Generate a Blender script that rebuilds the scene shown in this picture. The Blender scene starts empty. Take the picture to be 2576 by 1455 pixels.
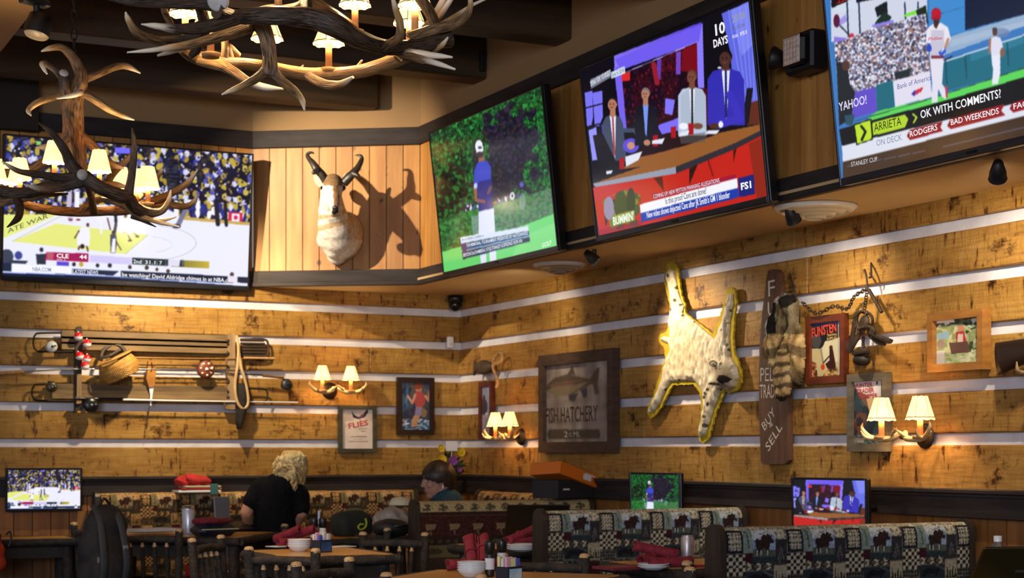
import bpy, bmesh, math, random
import numpy as np
from mathutils import Vector, Matrix, noise as mnoise

# ---------------------------------------------------------------- camera, world, exposure
IMG_W, IMG_H = 2576, 1455
FPX, HORIZ, XC = 4227.0, 1137.0, 1288.0          # focal length in pixels, horizon row, centre column
DEPTH = 12.0                                     # distance of the room's corner
CAMZ = 1.25
_n = math.hypot(.4427, .8967)
SN, CS = .4427 / _n, .8967 / _n                  # camera forward in world x, y
_cx = -.03075 * DEPTH
CAM = Vector((-(CS * _cx + SN * DEPTH), -(-SN * _cx + CS * DEPTH), CAMZ))

scene = bpy.context.scene
COL = scene.collection
cd = bpy.data.cameras.new('camera')
cam = bpy.data.objects.new('camera', cd)
COL.objects.link(cam)
cam.location = CAM
cam.rotation_euler = (math.pi / 2, 0, -math.atan2(SN, CS))
cd.sensor_width = 36.0
cd.lens = 36.0 * FPX / IMG_W
cd.shift_y = (HORIZ - IMG_H / 2) / IMG_W
cd.clip_start = .05
cd.dof.use_dof = True
cd.dof.focus_distance = 5.6
cd.dof.aperture_fstop = 6.3
scene.camera = cam

world = bpy.data.worlds.new('world')
scene.world = world
world.use_nodes = True
world.node_tree.nodes['Background'].inputs[0].default_value = (.95, .92, 1.0, 1)
world.node_tree.nodes['Background'].inputs[1].default_value = .30
scene.view_settings.view_transform = 'Standard'
scene.view_settings.look = 'None'
scene.view_settings.gamma = 1
scene.view_settings.use_curve_mapping = False
scene.view_settings.exposure = 0.0

def pt(px, py, z):
    """world point seen at photo pixel (px, py), z metres in front of the camera"""
    u = (px - XC) / FPX; v = (HORIZ - py) / FPX
    return Vector((CAM.x + (CS * u + SN) * z, CAM.y + (-SN * u + CS) * z, CAMZ + v * z))

def onx(px, py, x):
    u = (px - XC) / FPX
    return pt(px, py, (x - CAM.x) / (CS * u + SN))

def ony(px, py, y):
    u = (px - XC) / FPX
    return pt(px, py, (y - CAM.y) / (-SN * u + CS))

def onz(px, py, h):
    return pt(px, py, (h - CAMZ) * FPX / (HORIZ - py))

def spot(name, loc, target, power, angle, col=(1, .80, .52), size=.04, blend=.6):
    l = bpy.data.lights.new(name, 'SPOT')
    l.energy = power; l.spot_size = math.radians(angle); l.spot_blend = blend; l.color = col; l.shadow_soft_size = size
    o = bpy.data.objects.new(name, l); COL.objects.link(o)
    o.location = loc
    o.rotation_euler = (Vector(target) - Vector(loc)).to_track_quat('-Z', 'Y').to_euler()
    return o

def area(name, loc, target, power, sx, sy, col):
    l = bpy.data.lights.new(name, 'AREA'); l.shape = 'RECTANGLE'; l.size = sx; l.size_y = sy
    l.energy = power; l.color = col
    o = bpy.data.objects.new(name, l); COL.objects.link(o)
    o.location = loc
    o.rotation_euler = (Vector(target) - Vector(loc)).to_track_quat('-Z', 'Y').to_euler()
    return o

WARM = (1, .72, .38)
HALO = (1, .80, .53)
# ceiling track spots of the dining room (aimed at the walls) and the daylight of the front windows behind the camera
spot('track_spot_antelope', (-3.3, -1.35, 3.47), (-1.14, -.46, 2.9), 560, 44, (1, .84, .60), .02, .9)
spot('track_spot_fishing', ony(480, 560, -.95), ony(480, 900, 0), 150, 110, (1, .80, .50), .03, .8)
# spots under the soffit, washing the plank wall (their black housings are built further down)
SOFFIT_SPOTS = [(1495, 640, 1780, 930, 72, 92), (1995, 530, 2130, 900, 44, 105), (2510, 405, 2500, 860, 80, 110)]
for (ax, ay, bx, by, pw, an) in SOFFIT_SPOTS:
    spot('soffit_spot', onx(ax, ay, -.50) + Vector((0, 0, -.03)), onx(bx, by, 0), pw, an, (1, .84, .60), .03, 1.0)
spot('tabletop_fill_spot', (-3.6, -4.6, 3.4), (-2.2, -3.4, .75), 130, 60, HALO, .05, 1.0)  # spot added to brighten the tabletops, with no fixture of its own
spot('corner_spot', onx(1300, 690, -.5) - Vector((0, 0, .05)), onx(1300, 1000, 0), 20, 120, (1, .80, .52), .04, .9)
area('front_window_daylight', (-8.5, -13.5, 2.2), (-2.5, -2, 1.4), 330, 3.5, 1.8, (.66, .78, 1))
# warm fill points added for general room light, behind and beside the camera
for i, p in enumerate([(-7.2, -5.0, 2.5), (-3.2, -9.6, 2.5), (-7.5, -9.5, 2.5)]):
    l = bpy.data.lights.new('room_fill_glow', 'POINT'); l.energy = 44; l.color = (1, .82, .58); l.shadow_soft_size = .4
    o = bpy.data.objects.new('room_fill_glow', l); COL.objects.link(o); o.location = p

# ---------------------------------------------------------------- helpers
def lin(c):
    """sRGB 0-255 to linear rgb"""
    out = []
    for v in c[:3]:
        v = v / 255.0
        out.append(v / 12.92 if v <= .04045 else ((v + .055) / 1.055) ** 2.4)
    return tuple(out)

def lin_np(a):
    a = np.asarray(a, float) / 255.0
    return np.where(a <= .04045, a / 12.92, ((a + .055) / 1.055) ** 2.4)

def _nodes(name):
    m = bpy.data.materials.new(name); m.use_nodes = True
    nt = m.node_tree
    return m, nt, nt.nodes['Principled BSDF']

def pmat(name, col, col2=None, scale=6, stretch=(1, 1, 1), lo=.35, hi=.65, rough=.6, metal=0, bump=0, bscale=None,
         emit=0, attr=False, spec=.5, detail=4, uv=False, trans=0, knots=0):
    """procedural material: two colours mixed by stretched noise, optional bump, optional colour attribute factor"""
    m, nt, b = _nodes(name)
    L = nt.links.new
    b.inputs['Roughness'].default_value = rough
    b.inputs['Metallic'].default_value = metal
    b.inputs['Specular IOR Level'].default_value = spec
    if trans: b.inputs['Transmission Weight'].default_value = trans
    c1 = lin(col) + (1,); c2 = (lin(col2) if col2 else lin(col)) + (1,)
    tc = nt.nodes.new('ShaderNodeTexCoord')
    mp = nt.nodes.new('ShaderNodeMapping'); mp.inputs['Scale'].default_value = stretch
    L(tc.outputs['UV' if uv else 'Object'], mp.inputs[0])
    nz = nt.nodes.new('ShaderNodeTexNoise'); nz.inputs['Scale'].default_value = scale; nz.inputs['Detail'].default_value = detail
    L(mp.outputs[0], nz.inputs['Vector'])
    rp = nt.nodes.new('ShaderNodeValToRGB')
    rp.color_ramp.elements[0].position = lo; rp.color_ramp.elements[0].color = c1
    rp.color_ramp.elements[1].position = hi; rp.color_ramp.elements[1].color = c2
    L(nz.outputs['Fac'], rp.inputs[0])
    out = rp.outputs[0]
    if knots:
        kp = nt.nodes.new('ShaderNodeMapping'); kp.inputs['Scale'].default_value = (1, 1, .7); L(tc.outputs['Object'], kp.inputs[0])
        kn = nt.nodes.new('ShaderNodeTexNoise'); kn.inputs['Scale'].default_value = knots; kn.inputs['Detail'].default_value = 1; L(kp.outputs[0], kn.inputs['Vector'])
        kr = nt.nodes.new('ShaderNodeValToRGB'); kr.color_ramp.elements[0].position = .20; kr.color_ramp.elements[0].color = (.22, .13, .08, 1); kr.color_ramp.elements[1].position = .29; kr.color_ramp.elements[1].color = (1, 1, 1, 1)
        L(kn.outputs['Fac'], kr.inputs[0]); km = nt.nodes.new('ShaderNodeMix'); km.data_type = 'RGBA'; km.blend_type = 'MULTIPLY'; km.inputs['Factor'].default_value = 1
        L(out, km.inputs[6]); L(kr.outputs[0], km.inputs[7]); out = km.outputs[2]
    if attr:
        at = nt.nodes.new('ShaderNodeAttribute'); at.attribute_name = 'Col'
        mx = nt.nodes.new('ShaderNodeMix'); mx.data_type = 'RGBA'; mx.blend_type = 'MULTIPLY'; mx.inputs['Factor'].default_value = 1
        L(out, mx.inputs[6]); L(at.outputs['Color'], mx.inputs[7]); out = mx.outputs[2]
    L(out, b.inputs['Base Color'])
    if emit:
        L(out, b.inputs['Emission Color']); b.inputs['Emission Strength'].default_value = emit
    if bump:
        bp = nt.nodes.new('ShaderNodeBump'); bp.inputs['Strength'].default_value = bump; bp.inputs['Distance'].default_value = .01
        src = nz
        if bscale:
            src = nt.nodes.new('ShaderNodeTexNoise'); src.inputs['Scale'].default_value = bscale; src.inputs['Detail'].default_value = 4
            L(mp.outputs[0], src.inputs['Vector'])
        L(src.outputs['Fac'], bp.inputs['Height']); L(bp.outputs[0], b.inputs['Normal'])
    return m

WHITE = (255, 255, 255)
def vcmat(name, rough=.7, **k):
    return pmat(name, WHITE, k.pop('col2', (225, 225, 225)), rough=rough, attr=True, **k)

def screen_mat(name, strength):
    """a lit display: colours of the picture emitted under a glossy front glass"""
    m, nt, b = _nodes(name)
    at = nt.nodes.new('ShaderNodeAttribute'); at.attribute_name = 'Col'
    b.inputs['Base Color'].default_value = (.004, .004, .004, 1)
    b.inputs['Roughness'].default_value = .12
    nt.links.new(at.outputs['Color'], b.inputs['Emission Color'])
    b.inputs['Emission Strength'].default_value = strength
    return m

def log_mat(name, axis):
    """hand-hewn plank: golden wood, adze marks and dark knots; axis = horizontal direction of the wall (0 = x, 1 = y)"""
    m, nt, b = _nodes(name)
    L = nt.links.new
    tc = nt.nodes.new('ShaderNodeTexCoord')
    def noise(sc, st, det=4, rgh=.6):
        mp = nt.nodes.new('ShaderNodeMapping'); mp.inputs['Scale'].default_value = st
        L(tc.outputs['Object'], mp.inputs[0])
        n = nt.nodes.new('ShaderNodeTexNoise'); n.inputs['Scale'].default_value = sc; n.inputs['Detail'].default_value = det
        n.inputs['Roughness'].default_value = rgh
        L(mp.outputs[0], n.inputs['Vector']); return n.outputs['Fac']
    def ramp(src, stops):
        r = nt.nodes.new('ShaderNodeValToRGB'); e = r.color_ramp.elements
        e[0].position, e[0].color = stops[0][0], lin(stops[0][1]) + (1,)
        e[1].position, e[1].color = stops[-1][0], lin(stops[-1][1]) + (1,)
        for p, c in stops[1:-1]:
            q = e.new(p); q.color = lin(c) + (1,)
        L(src, r.inputs[0]); return r.outputs[0]
    def mul(a, c):
        x = nt.nodes.new('ShaderNodeMix'); x.data_type = 'RGBA'; x.blend_type = 'MULTIPLY'; x.inputs['Factor'].default_value = 1
        L(a, x.inputs[6]); L(c, x.inputs[7]); return x.outputs[2]
    h = (1, 1, .12) if True else None
    along = (1, 1, 3.0)
    base = ramp(noise(1.6, along), [(.3, (156, 117, 60)), (.5, (188, 147, 79)), (.72, (206, 168, 98))])
    # short vertical adze cuts
    cuts = ramp(noise(15, (2.2, 2.2, .55), 3, .65), [(.30, (120, 92, 62)), (.40, (232, 226, 215)), (1, (255, 255, 255))])
    # knots / scorched patches
    knots = ramp(noise(4.3, (1, 1, 1.4), 5, .75), [(.33, (96, 68, 42)), (.43, (250, 246, 240)), (1, (255, 255, 255))])
    grain = ramp(noise(9, (.5, .5, 9), 3), [(.3, (215, 205, 190)), (.6, (255, 255, 255))])
    at = nt.nodes.new('ShaderNodeAttribute'); at.attribute_name = 'Col'
    col = mul(mul(mul(mul(base, cuts), knots), grain), at.outputs['Color'])
    L(col, b.inputs['Base Color'])
    b.inputs['Roughness'].default_value = .55
    b.inputs['Specular IOR Level'].default_value = .25
    bp = nt.nodes.new('ShaderNodeBump'); bp.inputs['Strength'].default_value = .55; bp.inputs['Distance'].default_value = .02
    L(noise(9, (1.6, 1.6, .8), 4, .7), bp.inputs['Height']); L(bp.outputs[0], b.inputs['Normal'])
    return m

class MB:
    """collects shapes, builds them as ONE mesh object"""
    def __init__(s):
        s.v = []; s.f = []; s.c = []; s.mi = []; s.uv = {}; s.col = (1, 1, 1); s.m = 0; s.sm = []; s.smooth = False
    def tint(s, c): s.col = lin(c); return s
    def _add(s, vs, fs, smooth=None):
        o = len(s.v)
        s.v += [tuple(x) for x in vs]; s.c += [s.col] * len(vs)
        s.f += [tuple(i + o for i in f) for f in fs]; s.mi += [s.m] * len(fs)
        s.sm += [s.smooth if smooth is None else smooth] * len(fs)
        return o
    def box(s, c, d, rz=0, M=None, bev=0):
        x, y, z = d[0] / 2, d[1] / 2, d[2] / 2
        if bev:
            b = min(bev, x * .9, y * .9, z * .9)
            vs = []; ring = []
            for k, (zz, q) in enumerate([(-z, b), (-z + b, 0), (z - b, 0), (z, b)]):
                xx, yy = x - q, y - q
                bb = b if q == 0 else b * .6
                ring = [(-xx + bb, -yy), (xx - bb, -yy), (xx, -yy + bb), (xx, yy - bb), (xx - bb, yy), (-xx + bb, yy), (-xx, yy - bb), (-xx, -yy + bb)]
                vs += [(a, e, zz) for a, e in ring]
            fs = [tuple(range(7, -1, -1)), tuple(range(24, 32))]
            for k in range(3):
                for i in range(8):
                    j = (i + 1) % 8
                    fs.append((k * 8 + i, k * 8 + j, k * 8 + 8 + j, k * 8 + 8 + i))
        else:
            vs = [(i, j, k) for k in (-z, z) for j in (-y, y) for i in (-x, x)]
            fs = [(0, 2, 3, 1), (4, 5, 7, 6), (0, 1, 5, 4), (2, 6, 7, 3), (0, 4, 6, 2), (1, 3, 7, 5)]
        R = M if M is not None else Matrix.Rotation(rz, 3, 'Z')
        s._add([R @ Vector(v) + Vector(c) for v in vs], fs, False); return s
    def tube(s, path, rad, seg=10, cap=True, smooth=True, cols=None, sub=0, lump=0, squash=1.0):
        P = [Vector(p) for p in path]
        R = list(rad) if hasattr(rad, '__len__') else [rad] * len(P)
        if sub:
            P, R, cols = crom(P, R, cols, sub)
        n = len(P)
        T = [(P[min(i + 1, n - 1)] - P[max(i - 1, 0)]).normalized() for i in range(n)]
        up = Vector((0, 0, 1)) if abs(T[0].z) < .9 else Vector((1, 0, 0))
        N = (up - T[0] * up.dot(T[0])).normalized()
        vs = []; base = len(s.v); dist = 0; uvs = []
        for i in range(n):
            N = (N - T[i] * N.dot(T[i])).normalized(); B = T[i].cross(N)
            if i: dist += (P[i] - P[i - 1]).length
            for k in range(seg):
                a = 2 * math.pi * k / seg
                r = R[i]
                if lump: r *= 1 + lump * mnoise.noise(Vector((math.cos(a) * 1.6, math.sin(a) * 1.6, dist * 14)) + P[0] * 7)
                vs.append(P[i] + N * (r * math.cos(a)) + B * (r * math.sin(a) * squash))
                uvs.append((k / seg, dist))
        fs = [(i * seg + k, i * seg + (k + 1) % seg, (i + 1) * seg + (k + 1) % seg, (i + 1) * seg + k) for i in range(n - 1) for k in range(seg)]
        o = s._add(vs, fs, smooth)
        for i, q in enumerate(uvs): s.uv[o + i] = q
        if cols:
            for i in range(n):
                for k in range(seg): s.c[o + i * seg + k] = tuple(cols[i])
        if cap:
            s._add([vs[k] for k in range(seg)], [tuple(range(seg - 1, -1, -1))], False)
            if cols: s.c[-seg:] = [tuple(cols[0])] * seg
            s._add([vs[(n - 1) * seg + k] for k in range(seg)], [tuple(range(seg))], False)
            if cols: s.c[-seg:] = [tuple(cols[-1])] * seg
        return s
    def cyl(s, a, b, r0, r1=None, seg=16, cap=True):
        return s.tube([a, b], [r0, r0 if r1 is None else r1], seg, cap)
    def lathe(s, prof, c=(0, 0, 0), seg=24, M=None, smooth=True, closed=False):
        vs = []
        for r, z in prof:
            for k in range(seg):
                a = 2 * math.pi * k / seg
                p = Vector((r * math.cos(a), r * math.sin(a), z))
                vs.append((M @ p if M is not None else p) + Vector(c))
        n = len(prof)
        fs = [(i * seg + k, i * seg + (k + 1) % seg, (i + 1) * seg + (k + 1) % seg, (i + 1) * seg + k) for i in range(n - 1) for k in range(seg)]
        if closed: fs += [tuple(range(seg - 1, -1, -1)), tuple((n - 1) * seg + k for k in range(seg))]
        s._add(vs, fs, smooth); return s
    def ell(s, c, r, nu=16, nv=10, M=None, lump=0, lscale=8):
        vs = []; fs = []
        for j in range(nv + 1):
            t = math.pi * j / nv
            for i in range(nu):
                a = 2 * math.pi * i / nu
                p = Vector((math.sin(t) * math.cos(a), math.sin(t) * math.sin(a), math.cos(t)))
                q = Vector((p.x * r[0], p.y * r[1], p.z * r[2]))
                if lump: q *= 1 + lump * mnoise.noise(q * lscale + Vector(c))
                vs.append((M @ q if M is not None else q) + Vector(c))
        for j in range(nv):
            for i in range(nu):
                k = (i + 1) % nu
                fs.append((j * nu + i, (j + 1) * nu + i, (j + 1) * nu + k, j * nu + k))
        s._add(vs, fs, True); return s
    def prism(s, poly, y0, y1, M=None):
        """outline in (x, z), extruded from y0 to y1"""
        n = len(poly)
        A = sum(poly[i][0] * poly[(i + 1) % n][1] - poly[(i + 1) % n][0] * poly[i][1] for i in range(n))
        if A < 0: poly = poly[::-1]
        vs = [Vector((p[0], y0, p[1])) for p in poly] + [Vector((p[0], y1, p[1])) for p in poly]
        if M is not None: vs = [M @ q for q in vs]
        fs = [tuple(range(n)), tuple(range(2 * n - 1, n - 1, -1))]
        s._add(vs, fs, False)
        s._add(vs, [(i + n, (i + 1) % n + n, (i + 1) % n, i) for i in range(n)], False)
        return s
    def loft(s, rings, smooth=True, cap=True, cols=None):
        n = len(rings[0]); vs = [p for r in rings for p in r]
        fs = [(i * n + k, i * n + (k + 1) % n, (i + 1) * n + (k + 1) % n, (i + 1) * n + k) for i in range(len(rings) - 1) for k in range(n)]
        if cap: fs += [tuple(range(n - 1, -1, -1)), tuple((len(rings) - 1) * n + k for k in range(n))]
        o = s._add(vs, fs, smooth)
        if cols:
            for i in range(len(rings)):
                for k in range(n): s.c[o + i * n + k] = lin(cols[i])
        return s
    def build(s, name, mats, parent=None, loc=None, rz=0):
        me = bpy.data.meshes.new(name)
        me.from_pydata([tuple(v) for v in s.v], [], s.f)
        for m in (mats if isinstance(mats, (list, tuple)) else [mats]): me.materials.append(m)
        me.polygons.foreach_set('material_index', s.mi)
        me.polygons.foreach_set('use_smooth', s.sm)
        at = me.color_attributes.new('Col', 'FLOAT_COLOR', 'POINT')
        a = np.ones((len(s.v), 4), np.float32); a[:, :3] = np.array(s.c, np.float32)
        at.data.foreach_set('color', a.ravel())
        if s.uv:
            ul = me.uv_layers.new(name='UVMap')
            li = np.zeros(len(me.loops), np.int32); me.loops.foreach_get('vertex_index', li)
            uva = np.zeros((len(s.v), 2), np.float32)
            for k, q in s.uv.items(): uva[k] = q
            ul.data.foreach_set('uv', uva[li].ravel())
        me.update()
        o = bpy.data.objects.new(name, me); COL.objects.link(o)
        if parent: o.parent = parent
        if loc is not None: o.location = loc
        if rz: o.rotation_euler = (0, 0, rz)
        return o

def crom(P, R, cols, sub):
    n = len(P); Q = []; S = []; C = [] if cols else None
    for i in range(n - 1):
        p0, p1, p2, p3 = P[max(i - 1, 0)], P[i], P[i + 1], P[min(i + 2, n - 1)]
        for k in range(sub):
            t = k / sub
            Q.append(.5 * ((2 * p1) + (p2 - p0) * t + (2 * p0 - 5 * p1 + 4 * p2 - p3) * t * t + (3 * p1 - p0 - 3 * p2 + p3) * t ** 3))
            u = t * t * (3 - 2 * t); S.append(R[i] * (1 - u) + R[i + 1] * u)
            if cols: C.append(tuple(cols[i][j] * (1 - t) + cols[i + 1][j] * t for j in range(3)))
    Q.append(P[-1]); S.append(R[-1])
    if cols: C.append(tuple(cols[-1]))
    return Q, S, C

def tag(o, label=None, cat=None, group=None, kind=None):
    if label: o['label'] = label
    if cat: o['category'] = cat
    if group: o['group'] = group
    if kind: o['kind'] = kind
    return o

def empty(name, loc, rz=0, label=None, cat=None, group=None, M=None):
    o = bpy.data.objects.new(name, None); COL.objects.link(o)
    o.empty_display_size = .1
    if M is not None: o.matrix_world = M
    else: o.location = loc; o.rotation_euler = (0, 0, rz)
    return tag(o, label, cat, group)

def struct(name, mb, m, **k):
    return tag(mb.build(name, m, **k), kind='structure')

def dup(root, loc=None, rz=None, label=None, group=None):
    r = root.copy(); COL.objects.link(r)
    if loc is not None: r.location = loc
    if rz is not None: r.rotation_euler = (0, 0, rz)
    if label: r['label'] = label
    if group: r['group'] = group
    for ch in list(root.children):
        c = ch.copy(); COL.objects.link(c); c.parent = r
        for g in list(ch.children):
            d = g.copy(); COL.objects.link(d); d.parent = c
    return r

class Fr:
    """a wall-plane frame: local x runs along the wall as seen, local z up, local y into the wall"""
    def __init__(s, org, rz, tilt=0):
        s.M = Matrix.Translation(Vector(org)) @ Matrix.Rotation(rz, 4, 'Z') @ Matrix.Rotation(tilt, 4, 'X')
        s.I = s.M.inverted(); s.rz = rz; s.org = Vector(org)
    def loc(s, px, py, off=0.0):
        """local point on the plane y = -off seen at photo pixel"""
        a = s.I @ CAM; b = s.I @ pt(px, py, 5.0); d = b - a
        t = (-off - a.y) / d.y
        return a + d * t
    def xz(s, px, py, off=0.0):
        p = s.loc(px, py, off); return (p.x, p.z)
    def poly(s, pts, off=0.0): return [s.xz(x, y, off) for x, y in pts]
    def empty(s, name, label, cat, group=None):
        return empty(name, None, 0, label, cat, group, M=s.M)

def frL(px, py): return Fr(ony(px, py, -.019), 0)                     # on the back wall (y = 0)
def frR(px, py): return Fr(onx(px, py, -.019), -math.pi / 2)          # on the side wall (x = 0)

class Canvas:
    """a flat picture: a fine grid on a frame's plane, coloured in photo pixel coordinates"""
    def __init__(s, fr, x0, x1, z0, z1, nx, nz, off=0.0, bg=(0, 0, 0)):
        s.fr = fr; s.nx, s.nz, s.off = nx, nz, off
        X, Z = np.meshgrid(np.linspace(x0, x1, nx), np.linspace(z0, z1, nz))
        s.X, s.Z = X.ravel(), Z.ravel()
        M = np.array(fr.M)
        W = np.stack([s.X, np.full_like(s.X, -off), s.Z, np.ones_like(s.X)]) ; W = (M @ W)[:3]
        dx, dy, dz = W[0] - CAM.x, W[1] - CAM.y, W[2] - CAM.z
        u = CS * dx - SN * dy; z = SN * dx + CS * dy
        s.px = XC + FPX * u / z; s.py = HORIZ - FPX * dz / z
        s.u = (s.X - x0) / (x1 - x0); s.w = (s.Z - z0) / (z1 - z0)
        s.c = np.tile(np.array(bg, float), (len(s.X), 1))
        s.rng = np.random.RandomState(7)
    def setp(s, px, py): s.px, s.py = px, py; return s
    def put(s, m, col, a=1.0):
        s.c[m] = s.c[m] * (1 - a) + np.array(col, float) * a; return s
    def mpoly(s, pts):
        ins = np.zeros(len(s.px), bool); n = len(pts)
        for i in range(n):
            x1, y1 = pts[i]; x2, y2 = pts[(i + 1) % n]
            if y1 == y2: continue
            c = ((y1 > s.py) != (y2 > s.py)) & (s.px < (x2 - x1) * (s.py - y1) / (y2 - y1) + x1)
            ins ^= c
        return ins
    def mpolyw(s, pts, amp, sc):
        a, b = s.px, s.py
        n = np.array([(mnoise.noise(Vector((x / sc, y / sc, 1))), mnoise.noise(Vector((x / sc, y / sc, 9)))) for x, y in zip(a, b)])
        s.px, s.py = a + amp * n[:, 0], b + amp * n[:, 1]; m = s.mpoly(pts); s.px, s.py = a, b
        return m
    def poly(s, pts, col, a=1.0): return s.put(s.mpoly(pts), col, a)
    def grad(s, pts, c1, c2, ax='y'):
        m = s.mpoly(pts); q = s.py if ax == 'y' else s.px
        if m.any():
            k = [p[1 if ax == 'y' else 0] for p in pts]; t = ((q[m] - min(k)) / max(1e-6, max(k) - min(k)))[:, None]
            s.c[m] = np.array(c1, float) * (1 - t) + np.array(c2, float) * t
        return s
    def mell(s, cx, cy, rx, ry, rot=0):
        c, n = math.cos(math.radians(rot)), math.sin(math.radians(rot))
        x, y = s.px - cx, s.py - cy
        return ((x * c + y * n) / rx) ** 2 + ((-x * n + y * c) / ry) ** 2 < 1
    def ell(s, cx, cy, rx, ry, col, rot=0, a=1.0): return s.put(s.mell(cx, cy, rx, ry, rot), col, a)
    def line(s, pts, w, col, a=1.0):
        m = np.zeros(len(s.px), bool)
        for (x1, y1), (x2, y2) in zip(pts[:-1], pts[1:]):
            dx, dy = x2 - x1, y2 - y1; L = dx * dx + dy * dy + 1e-9
            t = np.clip(((s.px - x1) * dx + (s.py - y1) * dy) / L, 0, 1)
            m |= (s.px - x1 - t * dx) ** 2 + (s.py - y1 - t * dy) ** 2 < (w / 2) ** 2
        return s.put(m, col, a)
    def cells(s, m, size, palette, fill=.8, asp=1.0, seed=1, dark=None):
        """blobs of random palette colours: a crowd, leaves, rocks"""
        gx = s.px[m] / size; gy = s.py[m] / (size * asp)
        best = np.full(len(gx), 9.0); idx = np.zeros(len(gx), int)
        for dx in (-1, 0, 1):
            for dy in (-1, 0, 1):
                ix = np.floor(gx).astype(int) + dx; iy = np.floor(gy).astype(int) + dy
                h = np.abs((ix * 73856093) ^ (iy * 19349663) ^ (seed * 83492791)) % 1000003
                jx = ix + (h % 997) / 997.0; jy = iy + (h // 7 % 991) / 991.0
                d = (gx - jx) ** 2 + (gy - jy) ** 2
                k = d < best; best[k] = d[k]; idx[k] = h[k]
        pal = np.array(palette, float)
        col = pal[(idx // 13) % len(pal)]
        keep = best < fill
        ids = np.where(m)[0]
        s.c[ids[keep]] = col[keep]
        if dark is not None: s.c[ids[~keep]] = np.array(dark, float)
        return s
    def speck(s, m, amt):
        n = m.sum(); s.c[m] += s.rng.normal(0, amt, (n, 1)); s.c = np.clip(s.c, 0, 255); return s
    def soft(s, n=1):
        c = s.c.reshape(s.nz, s.nx, 3)
        for _ in range(n):
            q = np.pad(c, ((1, 1), (1, 1), (0, 0)), 'edge')
            r = .25 * q[:, :-2] + .5 * q[:, 1:-1] + .25 * q[:, 2:]
            c = .25 * r[:-2] + .5 * r[1:-1] + .25 * r[2:]
        s.c = c.reshape(-1, 3); return s
    def build(s, name, m, parent, V=None, smooth=False):
        nx, nz = s.nx, s.nz
        me = bpy.data.meshes.new(name)
        i = np.arange(nx * nz).reshape(nz, nx)
        F = np.stack([i[:-1, :-1], i[:-1, 1:], i[1:, 1:], i[1:, :-1]], -1).reshape(-1, 4)
        if V is None: V = np.stack([s.X, np.full_like(s.X, -s.off), s.Z], -1)
        me.vertices.add(len(V)); me.vertices.foreach_set('co', V.astype(np.float32).ravel())
        me.loops.add(F.size); me.loops.foreach_set('vertex_index', F.astype(np.int32).ravel())
        me.polygons.add(len(F)); me.polygons.foreach_set('loop_start', np.arange(0, F.size, 4, dtype=np.int32))
        if smooth: me.polygons.foreach_set('use_smooth', np.ones(len(F), bool))
        me.update(calc_edges=True)
        at = me.color_attributes.new('Col', 'FLOAT_COLOR', 'POINT')
        a = np.ones((len(V), 4), np.float32); a[:, :3] = lin_np(np.clip(s.c, 0, 255))
        at.data.foreach_set('color', a.ravel())
        me.materials.append(m)
        o = bpy.data.objects.new(name, me); COL.objects.link(o); o.parent = parent
        return o

def text(fr, parent, name, s, A, B, hpx, m, off, col=(255, 255, 255), thick=0.0, shear=0):
    """lettering on a frame's plane: baseline from pixel A to pixel B, cap height hpx pixels"""
    cu = bpy.data.curves.new('t', 'FONT'); cu.body = s; cu.resolution_u = 2
    cu.offset = thick; cu.shear = shear
    t = bpy.data.objects.new('t', cu); COL.objects.link(t)
    me = bpy.data.meshes.new_from_object(t)
    bpy.data.objects.remove(t); bpy.data.curves.remove(cu)
    n = len(me.vertices); co = np.zeros(n * 3); me.vertices.foreach_get('co', co); co = co.reshape(-1, 3)
    a = Vector(fr.xz(*A, off)); b = Vector(fr.xz(*B, off)); h = abs(fr.xz(A[0], A[1] - hpx, off)[1] - a[1])
    d = (b - a); ux = d.normalized(); uy = Vector((-ux.y, ux.x))
    x0, x1 = co[:, 0].min(), co[:, 0].max()
    X = (co[:, 0] - x0) / (x1 - x0) * d.length; Y = co[:, 1] / .69 * h
    out = np.stack([a.x + ux.x * X + uy.x * Y, np.full(n, -off), a.y + ux.y * X + uy.y * Y], -1)
    me.vertices.foreach_set('co', out.ravel())
    me.name = name
    at = me.color_attributes.new('Col', 'FLOAT_COLOR', 'POINT')
    c = np.ones((n, 4), np.float32); c[:, :3] = lin(col); at.data.foreach_set('color', c.ravel())
    me.materials.append(m); me.update()
    o = bpy.data.objects.new(name, me); COL.objects.link(o); o.parent = parent
    return o

def organic(name, mb, voxel, m, parent, colorfn, smooth=6):
    """fuse overlapping shapes into one smooth continuous skin, coloured by position"""
    o = mb.build(name, m)
    r = o.modifiers.new('r', 'REMESH'); r.mode = 'VOXEL'; r.voxel_size = voxel; r.use_smooth_shade = True
    q = o.modifiers.new('s', 'SMOOTH'); q.iterations = smooth; q.factor = .5
    dg = bpy.context.evaluated_depsgraph_get()
    me = bpy.data.meshes.new_from_object(o.evaluated_get(dg)); me.name = name
    old = o.data; bpy.data.objects.remove(o); bpy.data.meshes.remove(old)
    for a in list(me.color_attributes): me.color_attributes.remove(a)
    at = me.color_attributes.new('Col', 'FLOAT_COLOR', 'POINT')
    c = np.ones((len(me.vertices), 4), np.float32)
    for i, v in enumerate(me.vertices): c[i, :3] = lin(colorfn(v.co))
    at.data.foreach_set('color', c.ravel())
    if not me.materials: me.materials.append(m)
    me.polygons.foreach_set('use_smooth', np.ones(len(me.polygons), bool)); me.update()
    o = bpy.data.objects.new(name, me); COL.objects.link(o); o.parent = parent
    return o

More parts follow.
